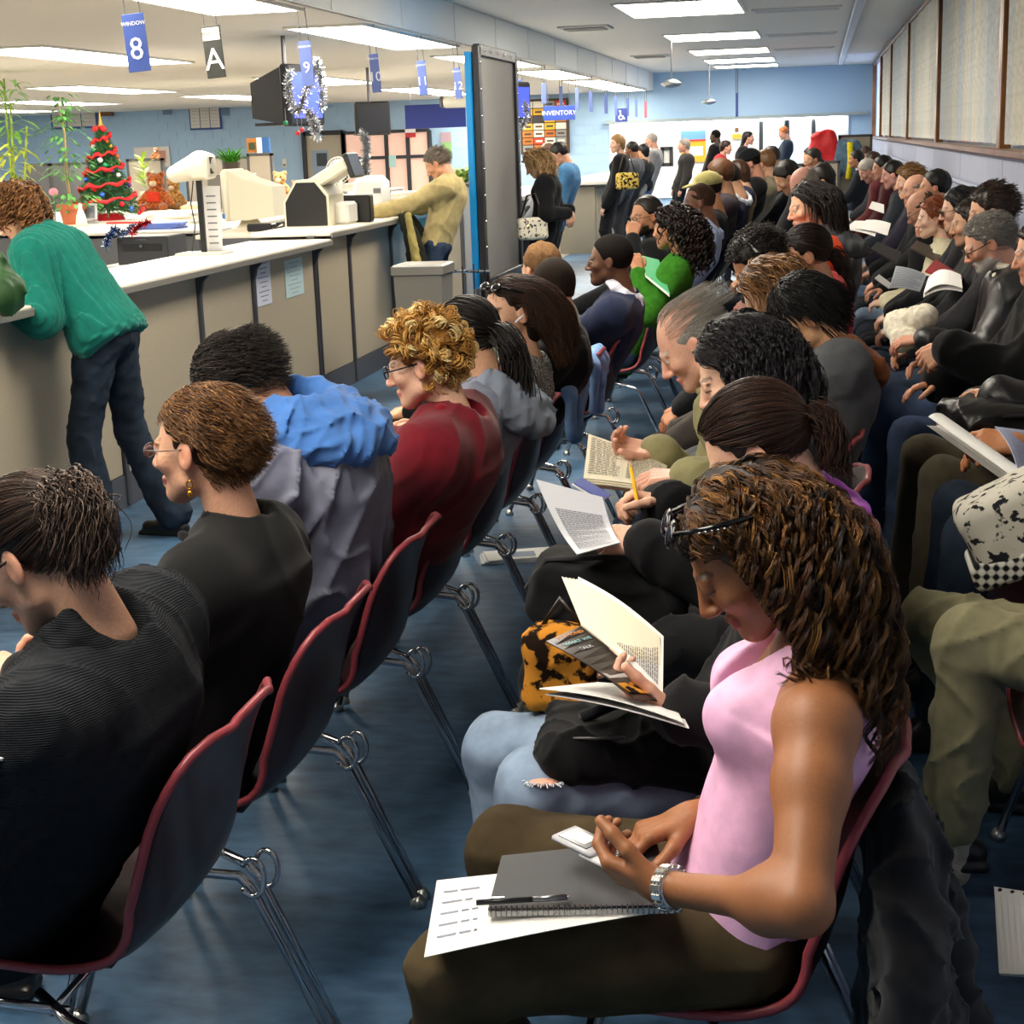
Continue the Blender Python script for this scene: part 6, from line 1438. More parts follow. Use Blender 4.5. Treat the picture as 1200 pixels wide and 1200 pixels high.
iB3 = person('woman with long wavy black hair writing on a magazine', (-.13, 3.46), 180, hd(868, 436, 3.50), (26, 6, 0), 'f', 'e2b49a',
       dict(style='wavy', col='0e0c0d', cols=('0e0c0d', '17131a', '241f26'), len=.25, vol=.014, cnt=700, per=4, seg=20, curl=(.007, 2.4), back=.4, puff=.0, clear=.03),
       dict(kind='cloth', col='131316', o=.040, name='black_coat', fold=.015), dict(kind='cloth', col='1a1a1c', o=.03), lv=0, slouch=.04, group=gPB, paint=dict(eyes='down', lip='a86058'),
       L=dict(w=at(758, 640, y=3.20), d=A(-1, .15, .12), n=A(-.1, .5, -.6), t=A(0, .5, .8), curl=(.7, .8, .5)), R=dict(w=at(778, 590, y=3.42), d=A(-1, -.3, .25), n=A(-.4, -.5, -.6), t=A(-.2, -.6, .8), curl=(.9, 1.0, .6)))
person('bald man with white side hair in a beige jacket reading a book', (-.16, 4.08), 180, hd(812, 402, 4.16), (34, 8, 0), 'm', 'deaa92',
       dict(style='bald', col='9a948c', cols=('c9c4bc', 'a59f96', '8a847c'), wisps=1), dict(kind='cloth', col='8d8862', o=.034, name='beige_jacket', fold=.012, collar=dict(r=.014, w=.05, flare=.03, gap=.02)),
       dict(kind='cloth', col='2a2c2e'), lv=0, slouch=.07, fat=.02, group=gPB, paint=dict(shape=dict(nose=1.15), brow='a59f96'),
       L=dict(w=at(805, 560, y=3.92), d=A(-1, .0, .0), n=A(-.1, .2, -1), t=A(0, .9, .3)), R=dict(w=at(772, 530, y=4.18), d=A(-1, -.2, .15), n=A(-.1, -.5, .8), t=A(.1, -.6, .8), curl=(.6, .7, .4)))
person('boy with short straight black hair in a blue and grey top', (-.12, 4.70), 180, hd(942, 370, 4.9), (30, 10, 0), 'm', 'e0ac84',
       dict(style='short', col='0f0d0e', cols=('0f0d0e', '1a1718'), vol=.016, len=.09, comb=(0, -.35, -1), wild=.08, cnt=1600, n=1., front=.05, curl=(.001, .5)), dict(kind='cloth', col='56585c', o=.016, name='hooded_top', hood=dict(col='8a5230', s=.72)),
       dict(kind='denim', col='2a3444'), lv=1, slouch=.05, group=gPB, hs=.97)
person('person with light brown hair bent forward behind the boy', (-.14, 5.32), 180, hd(903, 344, 5.5), (35, 0, 0), 'f', 'dcae90',
       dict(style='bob', col='4a301c', cols=('4a301c', '8a6038', 'a87a48'), len=.2, vol=.02, cnt=900), dict(kind='cloth', col='4a4440', o=.03), dict(kind='cloth', col='222326'), lv=1, group=gPB)
iHP = person('dark curly haired man wearing white headphones', (-.16, 6.0), 180, hd(888, 310, 6.1), (38, 20, 0), 'm', 'c58e6a',
       dict(style='short', col='15100e', cols=('15100e', '2a211c'), vol=.026, len=.05, curl=(.006, 2.5), cnt=1500), dict(kind='cloth', col='1d1e22', o=.03), dict(kind='cloth', col='222326'), lv=1, group=gPB)
person('woman with a dark brown ponytail in a red jacket', (-.10, 6.7), 180, hd(944, 300, 6.5), (16, 10, 0), 'f', 'd6a284',
       dict(style='pony', col='1c120e', cols=('1c120e', '2f1f17'), tie=(0, -.10, -.02), tdir=(0, -1, -.3), tail=.26, tailn=700), dict(kind='cloth', col='a5161f', o=.03, name='red_jacket'), dict(kind='denim', col='2a3444'), lv=1, group=gPB)
person('woman with long dark hair in a bright orange jacket', (-.10, 7.9), 180, hd(948, 243, 7.9), (10, 20, 0), 'f', 'd6a284',
       dict(style='long', col='140f0e', cols=('140f0e', '241a17'), len=.25, n=.4, r=.0026, back=.2, puff=0, hang=.2), dict(kind='cloth', col='e2481c', o=.04, name='orange_jacket', hood=dict(col='4a4c50', s=.9)), dict(kind='cloth', col='2a2c30'), lv=1, group=gPB)
person('person in a dark fur collared coat behind the woman in red', (-.08, 8.6), 180, hd(965, 262, 8.5), (28, -10, 0), 'f', 'c99878',
       dict(style='bob', col='17110f', n=0), dict(kind='fur', col='1c1a1c', o=.045, name='fur_coat'), dict(kind='cloth', col='222326'), lv=2, group=gPB)
person('bald pink headed man in grey among the middle row', (-.09, 10.0), 180, hd(943, 218, 10.4), (30, 0, 0), 'm', 'd59a8a', dict(style='bald', col='8a847c'), dict(kind='cloth', col='3a3c40', o=.03), dict(kind='cloth', col='222326'), lv=2, group=gPB)
# red-jacketed neighbours further back in the middle row
quick('dark haired person bent low left of the bald pink headed man', (-.2, 11.6), 923, 208, 11.8, 180, (40, 10, 0), 'm', 'c99878', DK, '222226', group=gPB)
quick('dark haired woman in black far back in the middle row', (-.1, 13.0), 962, 212, 12.6, 180, (10, 10, 0), 'f', 'c99878', dict(style='bob', col='17110e', n=0), '26262a', group=gPB)

# ================================================================ people along the window wall
def rowC(label, px, py, y, look, sex, skin, hair, topc, legc, kind='cloth', lk='denim', lv=1, topx={}, **k):
    return person(label, (k.pop('x', .74), y), 180, hd(px, py, k.pop('hy', y)), look, sex, skin, hair, dict(kind=kind, col=topc, o=k.pop('o', .034), **topx), dict(kind=lk, col=legc, o=.016), lv=lv, group=gPC, **k)
iBe = rowC('man with grey hair, white beard and glasses in a black leather jacket', 1157, 285, 7.0, (26, 6, 0), 'm', 'd09a80', dict(style='short', col='77726c', cols=('8d8882', '5e5954', 'b0aba4'), vol=.010, len=.05, comb=(0, -1, -.45), wild=.05, n=1., cnt=1500),
     '1b1b1d', '5b5c42', kind='leather', lk='cloth', lv=0, glasses=dict(col='2a1c18', r=.0022), fat=.02, slouch=.06, paint=dict(beard='c9c4bc', brow='8a847c', shape=dict(nose=1.1)),
     topx=dict(name='leather_jacket', res=.009, collar=dict(r=.016, w=.05, flare=.02, gap=.012, col='ddd6c4', kind='wool')), L=dict(w=at(1082, 398, y=6.75), d=A(-1, .2, -.1), n=A(0, .3, -1)), R=dict(w=A(.50, 7.12, .70), d=A(-1, -.5, -.1)))
rowC('dark brown haired man behind the white bearded man', 1161, 248, 7.75, (14, 0, 0), 'm', 'd0a080', dict(style='short', col='2a1c14', cols=('2a1c14', '3c2a1e'), vol=.018), '232326', '2a3444', hy=7.6, x=.78)
rowC('man in profile with stubble between the redhead and the grey haired man', 1138, 262, 8.45, (8, 0, 0), 'm', 'd0a080', dict(style='short', col='2a1f18', vol=.012), '2b2d2b', '3c4c62', paint=dict(stubble=.5), topx=dict(name='jacket'))
rowC('black haired woman with sunglasses behind the redhead', 1124, 246, 9.1, (8, 0, 0), 'f', 'deb094', dict(style='bob', col='0f0d0e', cols=('0f0d0e',), n=.3), '202024', '1c1d22', glasses=dict(col='141014', lens='181418', w=.026, h=.018))
rowC('redheaded woman in a cream jacket', 1095, 256, 9.7, (6, 0, 0), 'f', 'e6bda4', dict(style='bob', col='7a3a18', cols=('8a441c', 'a85a28', '6a3014'), n=.5, len=.17), 'd9d0b0', '20242e', topx=dict(name='cream_jacket', collar=dict(r=.018, w=.04)))
rowC('bald bearded man in black resting his chin on his hand by the wall', 1080, 246, 10.4, (30, 0, 0), 'm', 'cf9a80', dict(style='bald', col='5a4a40'), '1a1b1d', '6f8198', glasses=dict(col='222222'), L=dict(w=hd(1078, 285, 10.2), d=A(-.2, .1, 1), n=A(1, 0, 0), curl=(1.1, 1.1, .8)), lv=2)
rowC('black haired man by the wall behind the bald men', 1095, 220, 11.1, (0, 0, 0), 'm', 'c99070', dict(style='short', col='0f0d0e', vol=.014), '17181b', '1c1e24', lv=2)
rowC('bald man in a dark jacket below the window sill', 1073, 224, 11.9, (8, 4, 0), 'm', 'cf9a80', dict(style='bald', col='8a7a6c'), '1c1d20', '6f88a8', lv=2)
rowC('woman with curly blonde hair in a dark jacket with purple scarf', 1065, 213, 12.8, (10, 6, 0), 'f', 'deb094', dict(style='short', col='6a4a28', cols=('6a4a28', 'a88048'), vol=.03, n=.4), '2c2836', '2a2c34', lv=2, topx=dict(collar=dict(col='5a3f8a', r=.02)))
rowC('dark haired man with pink face against the wall', 1046, 205, 14.4, (14, 0, 0), 'm', 'd8a090', dict(style='short', col='1c1512', vol=.012), '30343c', '8d9aae', lv=2)
rowC('man in a red sweater and dark jacket by the wall', 1034, 197, 16.2, (10, 0, 0), 'm', 'd09a7c', DK, '4a2226', '3a4250', lv=2)
rowC('hunched grey haired man in a red and black jacket', 1017, 200, 17.2, (38, 10, 0), 'm', 'd8a48c', dict(style='short', col='a59f98', cols=('a59f98', '8a847c'), vol=.012), '5a2528', '5a7090', lv=2, x=.70)
rowC('brown haired person seated far back by the wall', 1022, 190, 19.4, (10, 0, 0), 'm', 'd0a080', dict(style='short', col='3a2a20', vol=.014), '2b2d31', '3a4a60', lv=3)
rowC('black haired man in a dark sweater over a white collar, far back', 1003, 187, 22.5, (4, 0, 0), 'm', 'b07a58', dict(style='bob', col='120e0d', n=0, len=.16), '1c1e24', '8a96a6', lv=3, x=.55, topx=dict(collar=dict(col='d8dbe2', r=.014)))
rowC('brown haired person at the very end of the window wall', 1014, 181, 25.4, (10, 0, 0), 'm', 'c99878', dict(style='short', col='4a3426', vol=.014), '34302e', '3a4250', lv=3)
# nearer people whose heads are outside the frame on the right
iC1 = person('person in a black padded coat and blue jeans, hands clasped, right edge', (.74, 6.05), 180, A(.80, 6.05, 1.24), (10, 0, 0), 'm', 'cf9a7c', dict(style='short', col='2a1f18', vol=.012), dict(kind='cloth', col='131315', o=.055, name='black_coat', fold=.022, fs=.18), dict(kind='denim', col='33415a', o=.022), lv=1, group=gPC, fat=.04,
       L=dict(w=at(1112, 408, y=5.75), d=A(-1, .1, -.6), n=A(.3, .7, -.4), curl=(.8, .9, .5)), R=dict(w=A(.45, 6.1, .76), d=A(-1, -.4, -.15), curl=(.3, .4, .3)), knees=[A(.34, 5.82, .60), A(.30, 6.45, .62)], feet=[A(.30, 5.7, .08), A(.2, 6.5, .08)])
person('person in olive trousers with a black leather bag on the lap, right edge', (.75, 5.25), 180, A(.86, 5.25, 1.22), (10, 0, 0), 'm', 'cf9a7c', dict(style='short', col='1c1512', vol=.012), dict(kind='leather', col='17171a', o=.045, name='black_jacket'), dict(kind='cloth', col='50493a', o=.016), lv=1, group=gPC,
       L=dict(w=at(1168, 462, y=5.0), d=A(-.6, .2, -.6), n=A(.1, .8, -.2), curl=(.6, .8, .5)), R=dict(w=A(.52, 5.32, .80), d=A(-1, -.4, -.15), curl=(.3, .4, .3)), knees=[A(.40, 5.10, .60), A(.36, 5.42, .61)], feet=[A(.34, 5.0, .08), A(.30, 5.5, .08)])
person('person in dark jeans holding rolled papers with bare forearms, right edge', (.75, 4.50), 180, A(.88, 4.50, 1.22), (10, 0, 0), 'm', 'b87a50', dict(style='short', col='1c1512', vol=.012), dict(kind='cloth', col='2a2c30', o=.03, name='dark_shirt'), dict(kind='denim', col='252f3c', o=.018), lv=1, group=gPC,
       L=dict(w=at(1190, 520, y=4.3), d=A(-1, .3, .0), n=A(.1, .5, -.6), cuff=.14), R=dict(w=A(.55, 4.7, .78), d=A(-1, -.2, 0), cuff=.14), knees=[A(.42, 4.34, .60), A(.42, 4.72, .60)], feet=[A(.34, 4.3, .08), A(.36, 4.7, .08)])
person('person in light khaki trousers with legs crossed, right edge', (.74, 3.45), 180, A(.82, 3.5, 1.22), (10, 0, 0), 'm', 'cf9a7c', dict(style='short', col='2a1f18', vol=.012), dict(kind='cloth', col='55584c', o=.03, name='shirt'), dict(kind='cloth', col='8d8768', o=.022, flare=.0, shoes='121214', fold=.016), lv=0, group=gPC,
       L=dict(w=A(.72, 3.30, .74)), R=dict(w=A(.7, 3.6, .76)), knees=[A(.34, 3.42, .61), A(.28, 3.80, .52)], feet=[A(.315, 3.42, .14), A(.50, 3.9, .08)])

# ================================================================ standing people
def ribs(P, i):
    P = np.asarray(P) - i['pel']; u = P @ nrm(i['s'] * 1 + i['nf'] * .35); v = P @ i['td']
    return .0055 * np.sin(u * 250) * (v > -.02) + .007 * np.sin(u * 120) * np.sin(v * 150) * (v <= -.02)
iT = person('woman in a teal crocheted sweater and dark jeans bending over the counter', (-3.07, 6.48), 180, hd(18, 250, 6.48), (36, 0, 0), 'f', 'd3a184',
       dict(style='curly', col='4a2e18', cols=('6a4424', '8a5c30', '4a2e18', 'a8764a'), len=.16, vol=.022, puff=0, n=1., cnt=420, per=5, seg=22, curl=(.012, 3.5), r=.002),
       dict(kind='wool', col='106e60', o=.045, res=.008, name='teal_sweater', fold=.010, fs=.2, disp=ribs, hem=.0, flare=.03, cut=-.07), dict(kind='denim', col='232c38', o=.014, flare=.03, shoes='17181b', fold=.012), lv=1, stand=True, group=gPS, slouch=.03,
       L=dict(w=A(-3.46, 6.20, 1.14), d=A(-1, .2, 0), cuff=.10), R=dict(w=A(-3.52, 6.75, 1.14), d=A(-1, 0, 0), cuff=.1), feet=[A(-3.08, 6.28, .07), A(-2.88, 6.60, .07)], pelz=.95)
person('grey haired man in a khaki shirt and jeans leaning on the counter', (-2.98, 12.35), 180, hd(512, 192, 12.4), (34, 4, 0), 'm', 'd09a7c',
       dict(style='short', col='6a5f54', cols=('6a5f54', '8a7f74'), vol=.012), dict(kind='cloth', col='b0a070', o=.03, name='khaki_shirt', fold=.014, hem=0, cut=-.05), dict(kind='denim', col='2f3c50', o=.014), lv=1, stand=True, group=gPS,
       L=dict(w=A(-3.42, 12.15, 1.20), d=A(-1, .1, 0)), R=dict(w=A(-3.42, 12.6, 1.20), d=A(-1, 0, 0)))
def stander(label, x, y, px, py, face, look, sex, skin, hair, topc, legc, lv=2, **k):
    return person(label, (x, y), face, hd(px, py, k.pop('hy', y)), look, sex, skin, hair, dict(kind=k.pop('kind', 'cloth'), col=topc, o=k.pop('o', .03)), dict(kind=k.pop('lk', 'cloth'), col=legc, o=.014), lv=lv, stand=True, group=gPS, **k)
stander('blonde woman in a black jacket looking down, hands behind her back', -2.45, 14.3, 627, 192, 180, (34, 6, 0), 'f', 'e0b298', dict(style='wavy', col='a8845a', cols=('c9a878', 'a8845a', '8a6a44'), len=.24, n=.5, r=.003), '161619', '17171a',
        L=dict(w=hd(665, 250, 14.2), d=A(.2, 0, -1)), R=dict(w=hd(668, 246, 14.4), d=A(.2, 0, -1)))
stander('dark haired man in a blue shirt at the service counter', -2.70, 16.6, 655, 181, 180, (30, 10, 0), 'm', 'd09a7c', DK, '4a7aa5', '1c1d22')
stander('person in grey hidden behind the man in the blue shirt', -3.2, 18.2, 642, 181, 180, (30, 10, 0), 'm', 'd0a080', dict(style='short', col='5c4434', vol=.014), '8a8d94', '2a2c30', lv=3)
stander('woman in black with blonde hair and a patterned handbag', -2.75, 21.6, 723, 169, 180, (4, 30, 0), 'f', 'e0b298', dict(style='wavy', col='9a7648', len=.20, n=.0), '151518', '1a1a1e')
stander('person in a dark grey jacket right of the woman with the handbag', -2.75, 23.0, 740, 176, 180, (10, -10, 0), 'm', '8a5c40', DK, '4c4e54', '2f3034')
stander('dark haired person facing left of the man in grey', -2.9, 25.2, 753, 178, 150, (0, 10, 0), 'f', 'd0a080', dict(style='bob', col='17110e', n=0), '2f3034', '2f3034', lv=3)
stander('grey haired man in a light grey sweater and jeans at the far counter', -2.70, 25.6, 763, 165, 180, (8, 8, 0), 'm', 'd8a48c', dict(style='short', col='a59f98', vol=.01), '9a9a9c', '5a7498', lk='denim')
stander('person with grey hair in a black and beige coat near the yellow poster', -2.3, 27.5, 801, 171, 200, (4, 0, 0), 'f', 'd8a48c', dict(style='bob', col='8a847c', n=0), '2c2a2a', '24262c', lv=3)
stander('tall person all in black standing with the back to the bright wall', -1.95, 29.0, 838, 160, 160, (4, 0, 0), 'm', '4a3428', dict(style='buzz', col='120e0d'), '131418', '141519', lv=3, fat=.03)
stander('woman in a red top holding a white paper before the bright wall', -1.7, 28.0, 851, 173, 0, (10, 0, 0), 'f', 'd8a48c', dict(style='bob', col='2a1a12', n=0), 'a8202c', '24262c', lv=3)
stander('dark haired woman in a black jacket right of the woman in red', -1.35, 28.5, 877, 162, 0, (6, 0, 0), 'f', 'd8a48c', dict(style='long', col='1c120e', n=0), '1a1b1f', '24262c', lv=3)
stander('ginger haired person in dark blue before the glass doors', -.8, 30.5, 918, 156, 180, (20, 10, 0), 'm', 'd8a48c', dict(style='short', col='a8622c', vol=.014), '25303f', '24262c', lv=3)

# ================================================================ things held, worn and lying about
def sheet(name, P4, mt, parent, th=.0012, bulge=0., nu=10, side=1, O=None, smooth=True):
    """slab through corners a, b (near edge), c, d (far edge): uv = a->b, a->d"""
    a, b, c, d = [np.asarray(p, float) for p in P4]; n = nrm(np.cross(b - a, d - a)) * side; O = A(0, 0, 0) if O is None else O
    V = []
    for k in (0, 1):
        for i in range(nu + 1):
            for j in (0, 1):
                u = i / nu; p = (a * (1 - u) + b * u) * (1 - j) + (d * (1 - u) + c * u) * j
                V.append(p + n * (bulge * sin(pi * u) + (k - .5) * th) - O)
    m = (nu + 1) * 2; F = []
    for i in range(nu):
        q = (i * 2, i * 2 + 1, i * 2 + 3, i * 2 + 2); F += [q, tuple(x + m for x in q[::-1])]
        for j in (0, 1): F.append((i * 2 + j, i * 2 + 2 + j, m + i * 2 + 2 + j, m + i * 2 + j))
    for i in (0, nu): F.append((i * 2, i * 2 + 1, m + i * 2 + 1, m + i * 2))
    return MB().add(V, F).build(name, mt, parent, False)
def lines(P4, parent, n, col='5a5a5e', u0=.1, u1=.9, v0=.12, v1=.9, bulge=0., side=1, O=None, w=.35, gaps=0., seed=1, th=.0012, axis='u', name='print'):
    a, b, c, d = [np.asarray(p, float) for p in P4]; nn = nrm(np.cross(b - a, d - a)) * side; O = A(0, 0, 0) if O is None else O
    rs = random.Random(seed); mb = MB()
    f = lambda u, v: (a * (1 - u) + b * u) * (1 - v) + (d * (1 - u) + c * u) * v + nn * (bulge * sin(pi * u) + th * .5 + .0006) - O
    if axis == 'v': g = lambda s, t: f(t, s)
    else: g = lambda s, t: f(s, t)
    for k in range(n):
        v = v0 + (v1 - v0) * k / max(1, n - 1); h = (v1 - v0) / n * w; s = u0; e = u1 - rs.random() * .25 * (u1 - u0) * (1 if rs.random() < .3 else 0)
        while s < e:
            t = min(e, s + rs.uniform(.03, .09)); mb.add([g(s, v), g(t, v), g(t, v + h), g(s, v + h)], [(0, 1, 2, 3), (3, 2, 1, 0)]); s = t + .014
    return mb.build(name, mat('paint', col), parent)
def T0(name, label, cat, p, group=None): return thing(name, label, cat, tuple(p), 0, group)
def blob(name, label, cat, prims, mt, res=.008, fold=.006, fs=.08, part='body', seed=1):
    S = Sdf(res); c = None
    for p in prims: getattr(S, p[0])(*p[1:]); c = np.asarray(p[1]) if c is None else c
    V, F = S.mesh(folds(fold, fs, seed)); O = A(c[0], c[1], V[:, 2].min()); t = T0(name, label, cat, O); mesh(part, V - O, F, mt, t); return t, O
WH = mat('paint', 'e8e6e2', rough=.7); CRM = mat('paint', 'e6ddc4', rough=.8)

# ---- spiral notebook, sheet, pen and phone of the woman in pink
zt = .652
nb = [at(572, 1066, z=zt), at(782, 1062, z=zt), at(770, 985, z=zt + .01), at(588, 1004, z=zt)]
t = T0('spiral_notebook', 'dark grey spiral notebook on the lap of the woman in pink', 'notebook', (nb[0] + nb[2]) / 2); O = np.array(t.location)
sheet('cover', nb, mat('plastic', '3c3d40', rough=.6), t, .004, O=O); sheet('page_block', [p - UP * .007 for p in nb], WH, t, .008, O=O)
for k in range(34):
    p = nb[0] + (nb[1] - nb[0]) * (k + .5) / 34 - O; e = nrm(nb[1] - nb[0]); y_ = nrm(nb[3] - nb[0])
    MB().tube([p + y_ * (.006 * cos(a)) + UP * (.007 * sin(a) - .003) for a in np.linspace(0, 2 * pi, 9, False)], .0010, 4, closed=True).build('wire_ring', mat('chrome', '9a9a9c'), t)
sh4 = [at(497, 1122, z=.628), at(790, 1066, z=.640), at(770, 1012, z=.640), at(512, 1032, z=.628)]
t = T0('paper_sheet', 'white handwritten sheet under the grey spiral notebook', 'paper', (sh4[0] + sh4[2]) / 2); O = np.array(t.location); sheet('sheet', sh4, WH, t, .001, O=O, bulge=.004)
lines(sh4, t, 5, '8a90a8', .04, .2, .2, .8, O=O, bulge=.004, w=.2)
a, b = at(558, 1058, z=.662), at(668, 1051, z=.664)
t = T0('ballpoint_pen', 'black and silver ballpoint pen lying on the grey notebook', 'pen', (a + b) / 2); O = np.array(t.location)
MB().tube([a - O, b * .6 + a * .4 - O], .0042, 8).build('barrel', mat('plastic', '17171a'), t, True); MB().tube([b * .6 + a * .4 - O, b * .97 + a * .03 - O], .0045, 8).build('grip', mat('chrome', '8a8a8c', rough=.3), t, True); MB().tube([b * .97 + a * .03 - O, b - O], [.003, .001], 8).build('tip', mat('chrome', 'c0c0c0'), t, True)
MB().bar(a - O + UP * .006, b * .3 + a * .7 - O + UP * .006, .003, .001).build('clip', mat('chrome', 'c0c0c0'), t)
pc_ = at(690, 990, y=2.09); X_ = nrm(at(718, 1004, y=2.06) - at(660, 976, y=2.12)); up_ = nrm(A(.35, -.25, .9) - X_ * (A(.35, -.25, .9) @ X_)); Rp = np.array([X_, np.cross(up_, X_), up_]).T
t = T0('mobile_phone', 'silver sliding phone held by the woman in pink', 'phone', pc_)
MB().box((-.012 * X_), (.042, .026, .005), Rp, bev=.004).build('screen_half', mat('plastic', 'b9bac0', rough=.3), t, True); MB().box(X_ * .034 - up_ * .006, (.032, .026, .005), Rp, bev=.004).build('keypad_half', mat('plastic', 'c6c6ca', rough=.3), t, True)
MB().box(-.014 * X_ + up_ * .0056, (.028, .020, .0008), Rp).build('display', mat('plastic', '20242a', rough=.12), t)
MB().box(-.012 * X_ + up_ * .0062, (.016, .014, .0005), Rp).build('display_text_area', mat('plastic', '9aa6ae', rough=.2), t)
for i in range(4):
    for j in range(3): MB().box(X_ * (.040 + .0065 * i) - Rp[:, 1] * (.012 * (j - 1)) - up_ * .0002, (.0022, .004, .0008), Rp).build('key', mat('plastic', '3a3c42'), t)

def band(info, side, name, m, f0, f1, r, rr=.004, n=1, seg=18, sp=0.):
    S_, E_, W, d, nn, th, spec = info['arms'][side]; O = info['O']; ax = nrm(W - E_); q = frame(ax, nn); mb = MB()
    for k in range(n):
        c = W + ax * (f0 + (f1 - f0) * (k + .5) / n)
        mb.tube([c - O + q[:, 0] * r * cos(a) + q[:, 2] * r * .88 * sin(a) for a in np.linspace(0, 2 * pi, seg, False)], rr, 6, closed=True)
    return mb.build(name, m, info['t'], True)
band(iP, 'L', 'silver_bracelet_watch', mat('chrome', 'd8d8d4', rough=.2), -.020, -.004, .0285, .0045, 3); band(iP, 'R', 'brown_bracelet', mat('leather', '3a2418'), -.028, -.020, .0285, .0028, 1)
def links(info):
    S_, E_, W, d, nn, th, spec = info['arms']['L']; O = info['O']; ax = nrm(W - E_); q = frame(ax, nn); c = W - ax * .012
    for k in range(16):
        a = k * 2 * pi / 16; MB().box(c - O + q[:, 0] * .033 * cos(a) + q[:, 2] * .030 * sin(a), (.0045, .008, .0022), np.array([-q[:, 0] * sin(a) + q[:, 2] * cos(a), ax, q[:, 0] * cos(a) + q[:, 2] * sin(a)]).T, bev=.001).build('watch_link', mat('chrome', 'e4e4e0', rough=.25), bpy.data.objects['silver_bracelet_watch'])
links(iP)
# strap, neckline trim, sunglasses on the curls
i = iP; O = i['O']; Sl = i['sL']
def on_head_glasses(info, y, z, sc=1., col='0c0c0e', lens='101014', studs=True, tilt=0.):
    H = info['H']; O = info['O']; t = info['t']; mb = MB(); R_ = info['Rh']
    for sg in (-1, 1):
        G = Sdf(.003); G.ell(H(sg * .036, y, z), A(.031, .007, .022) * sc, R_ @ Rx(tilt), .004); V, F = G.mesh(); mesh('sunglass_lens', V - O, F, mat('plastic', lens, rough=.08), t)
        mb.tube([H(sg * .064 * sc, y - .004, z + .004), H(sg * .088, y - .05, z - .012), H(sg * .090, y - .11, z - .035)], .004, 6)
    mb.tube([H(-.012, y + .004, z), H(.012, y + .004, z)], .0035, 6); mb.v = [v - O for v in mb.v]; mb.build('sunglass_frame', mat('plastic', col, rough=.15), t, True)
    if studs:
        for k in range(6): MB().ball(H(-.092, y - .036 - .008 * k, z - .008 - .004 * k) - O, .0022, 6, 4).build('stud', mat('chrome', 'eeeeee'), t)
on_head_glasses(iP, .078, .104, .95, tilt=.9)
mb = MB(); N_ = i['N']; pts = [N_ - i['s'] * .085 + i['td'] * -.020 - i['nf'] * .045, i['sL'] + i['s'] * .035 + UP * .052 - i['nf'] * .02, i['sL'] + i['s'] * .03 + UP * .045 + i['nf'] * .03]
mb.tube([p - O for p in pts], .006, 6).build('black_strap', mat('satin', '0f0f10'), i['t'], True)
# dark cardigan hung over the chair of the woman in pink
t, O = blob('dark_cardigan', 'dark grey knitted cardigan hanging over the chair of the woman in pink', 'cardigan',
    [('cone', A(.125, 2.24, .60), A(.13, 2.26, .14), .19, .25, .05, 1, A(1, 0, 0), .26), ('cone', A(.13, 2.10, .68), A(.13, 2.42, .68), .032, .036, .04), ('cone', A(.15, 2.08, .62), A(.12, 2.02, .12), .045, .075, .08), ('cone', A(.16, 2.28, .62), A(.18, 2.28, .10), .045, .08, .08), ('cone', A(.14, 2.00, .58), A(.04, 1.90, .20), .045, .058, .05), ('cone', A(.19, 2.42, .5), A(.24, 2.46, .24), .045, .06, .05)],
    mat('wool', '26272a'), .009, .024, .07)
# ---- paperback of the reading woman
t = T0('paperback_book', 'open paperback with dark illustrated cover held by the woman in ripped jeans', 'book', at(710, 760, y=2.62)); O = np.array(t.location)
s0, s1 = at(681, 734, y=2.64), at(776, 822, y=2.50); c0_, c1_ = at(640, 752, y=2.56), at(742, 818, y=2.42); p0, p1 = at(677, 678, y=2.78), at(777, 748, y=2.64)
sheet('front_cover', [c0_, c1_, s1, s0], mat('plastic', '2a2220', rough=.3), t, .002, .006, O=O)
cv = [c0_, c1_, s1, s0]
def patch(P4, u0, u1, v0, v1, off, side=1):
    a, b, c, d = P4; f = lambda u, v: (a * (1 - u) + b * u) * (1 - v) + (d * (1 - u) + c * u) * v; n = nrm(np.cross(b - a, d - a)) * side
    return [f(u0, v0) + n * off, f(u1, v0) + n * off, f(u1, v1) + n * off, f(u0, v1) + n * off]
nside = 1 if nrm(np.cross(c1_ - c0_, s0 - c0_)) @ (EYE - c0_) > 0 else -1
sheet('cover_picture', patch(cv, .42, .72, .05, .95, .0060 * nside, 1), mat('paint', 'b9b4b0', rough=.4), t, .001, O=O); sheet('cover_figure', patch(cv, .68, .94, .1, .9, .0045 * nside, 1), mat('leopard', 'c98a30', rough=.4), t, .001, O=O)
eu = nrm(c1_ - c0_); ev = nrm(np.cross(nrm(np.cross(c1_ - c0_, s0 - c0_)) * nside, eu)); Rt = np.array([-eu, -ev, np.cross(-eu, -ev)]).T
nc = nrm(np.cross(c1_ - c0_, s0 - c0_)) * nside; ev = nrm((s0 - c0_) - eu * ((s0 - c0_) @ eu)); rd = ev if np.cross(ev, -eu) @ nc > 0 else -ev; Rt = np.array([rd, -eu, nc]).T
for k, (w_, c_) in enumerate((('RAYMOND', 'd98a2c'), ('WHAT WE', '8fc0c0'), ('TALK', 'c8ccd0'))): text('title_lettering', w_, .0125, patch(cv, .07 + .10 * k, .07 + .10 * k, .5, .5, .0072 * nside)[0] - O, Rt, mat('plastic', c_), t, .0003)
for k in range(5): sheet('page_leaf', [s0 + UP * .001 * k, s1, p1 + (c1_ - s1) * .03 * k, p0 + (c0_ - s0) * (.04 + .11 * k) + UP * .004 * k], CRM if k else WH, t, .0016, .010, O=O)
pg = [s0, s1, p1, p0]; sd = 1 if nrm(np.cross(s1 - s0, p0 - s0)) @ (EYE - s0) > 0 else -1
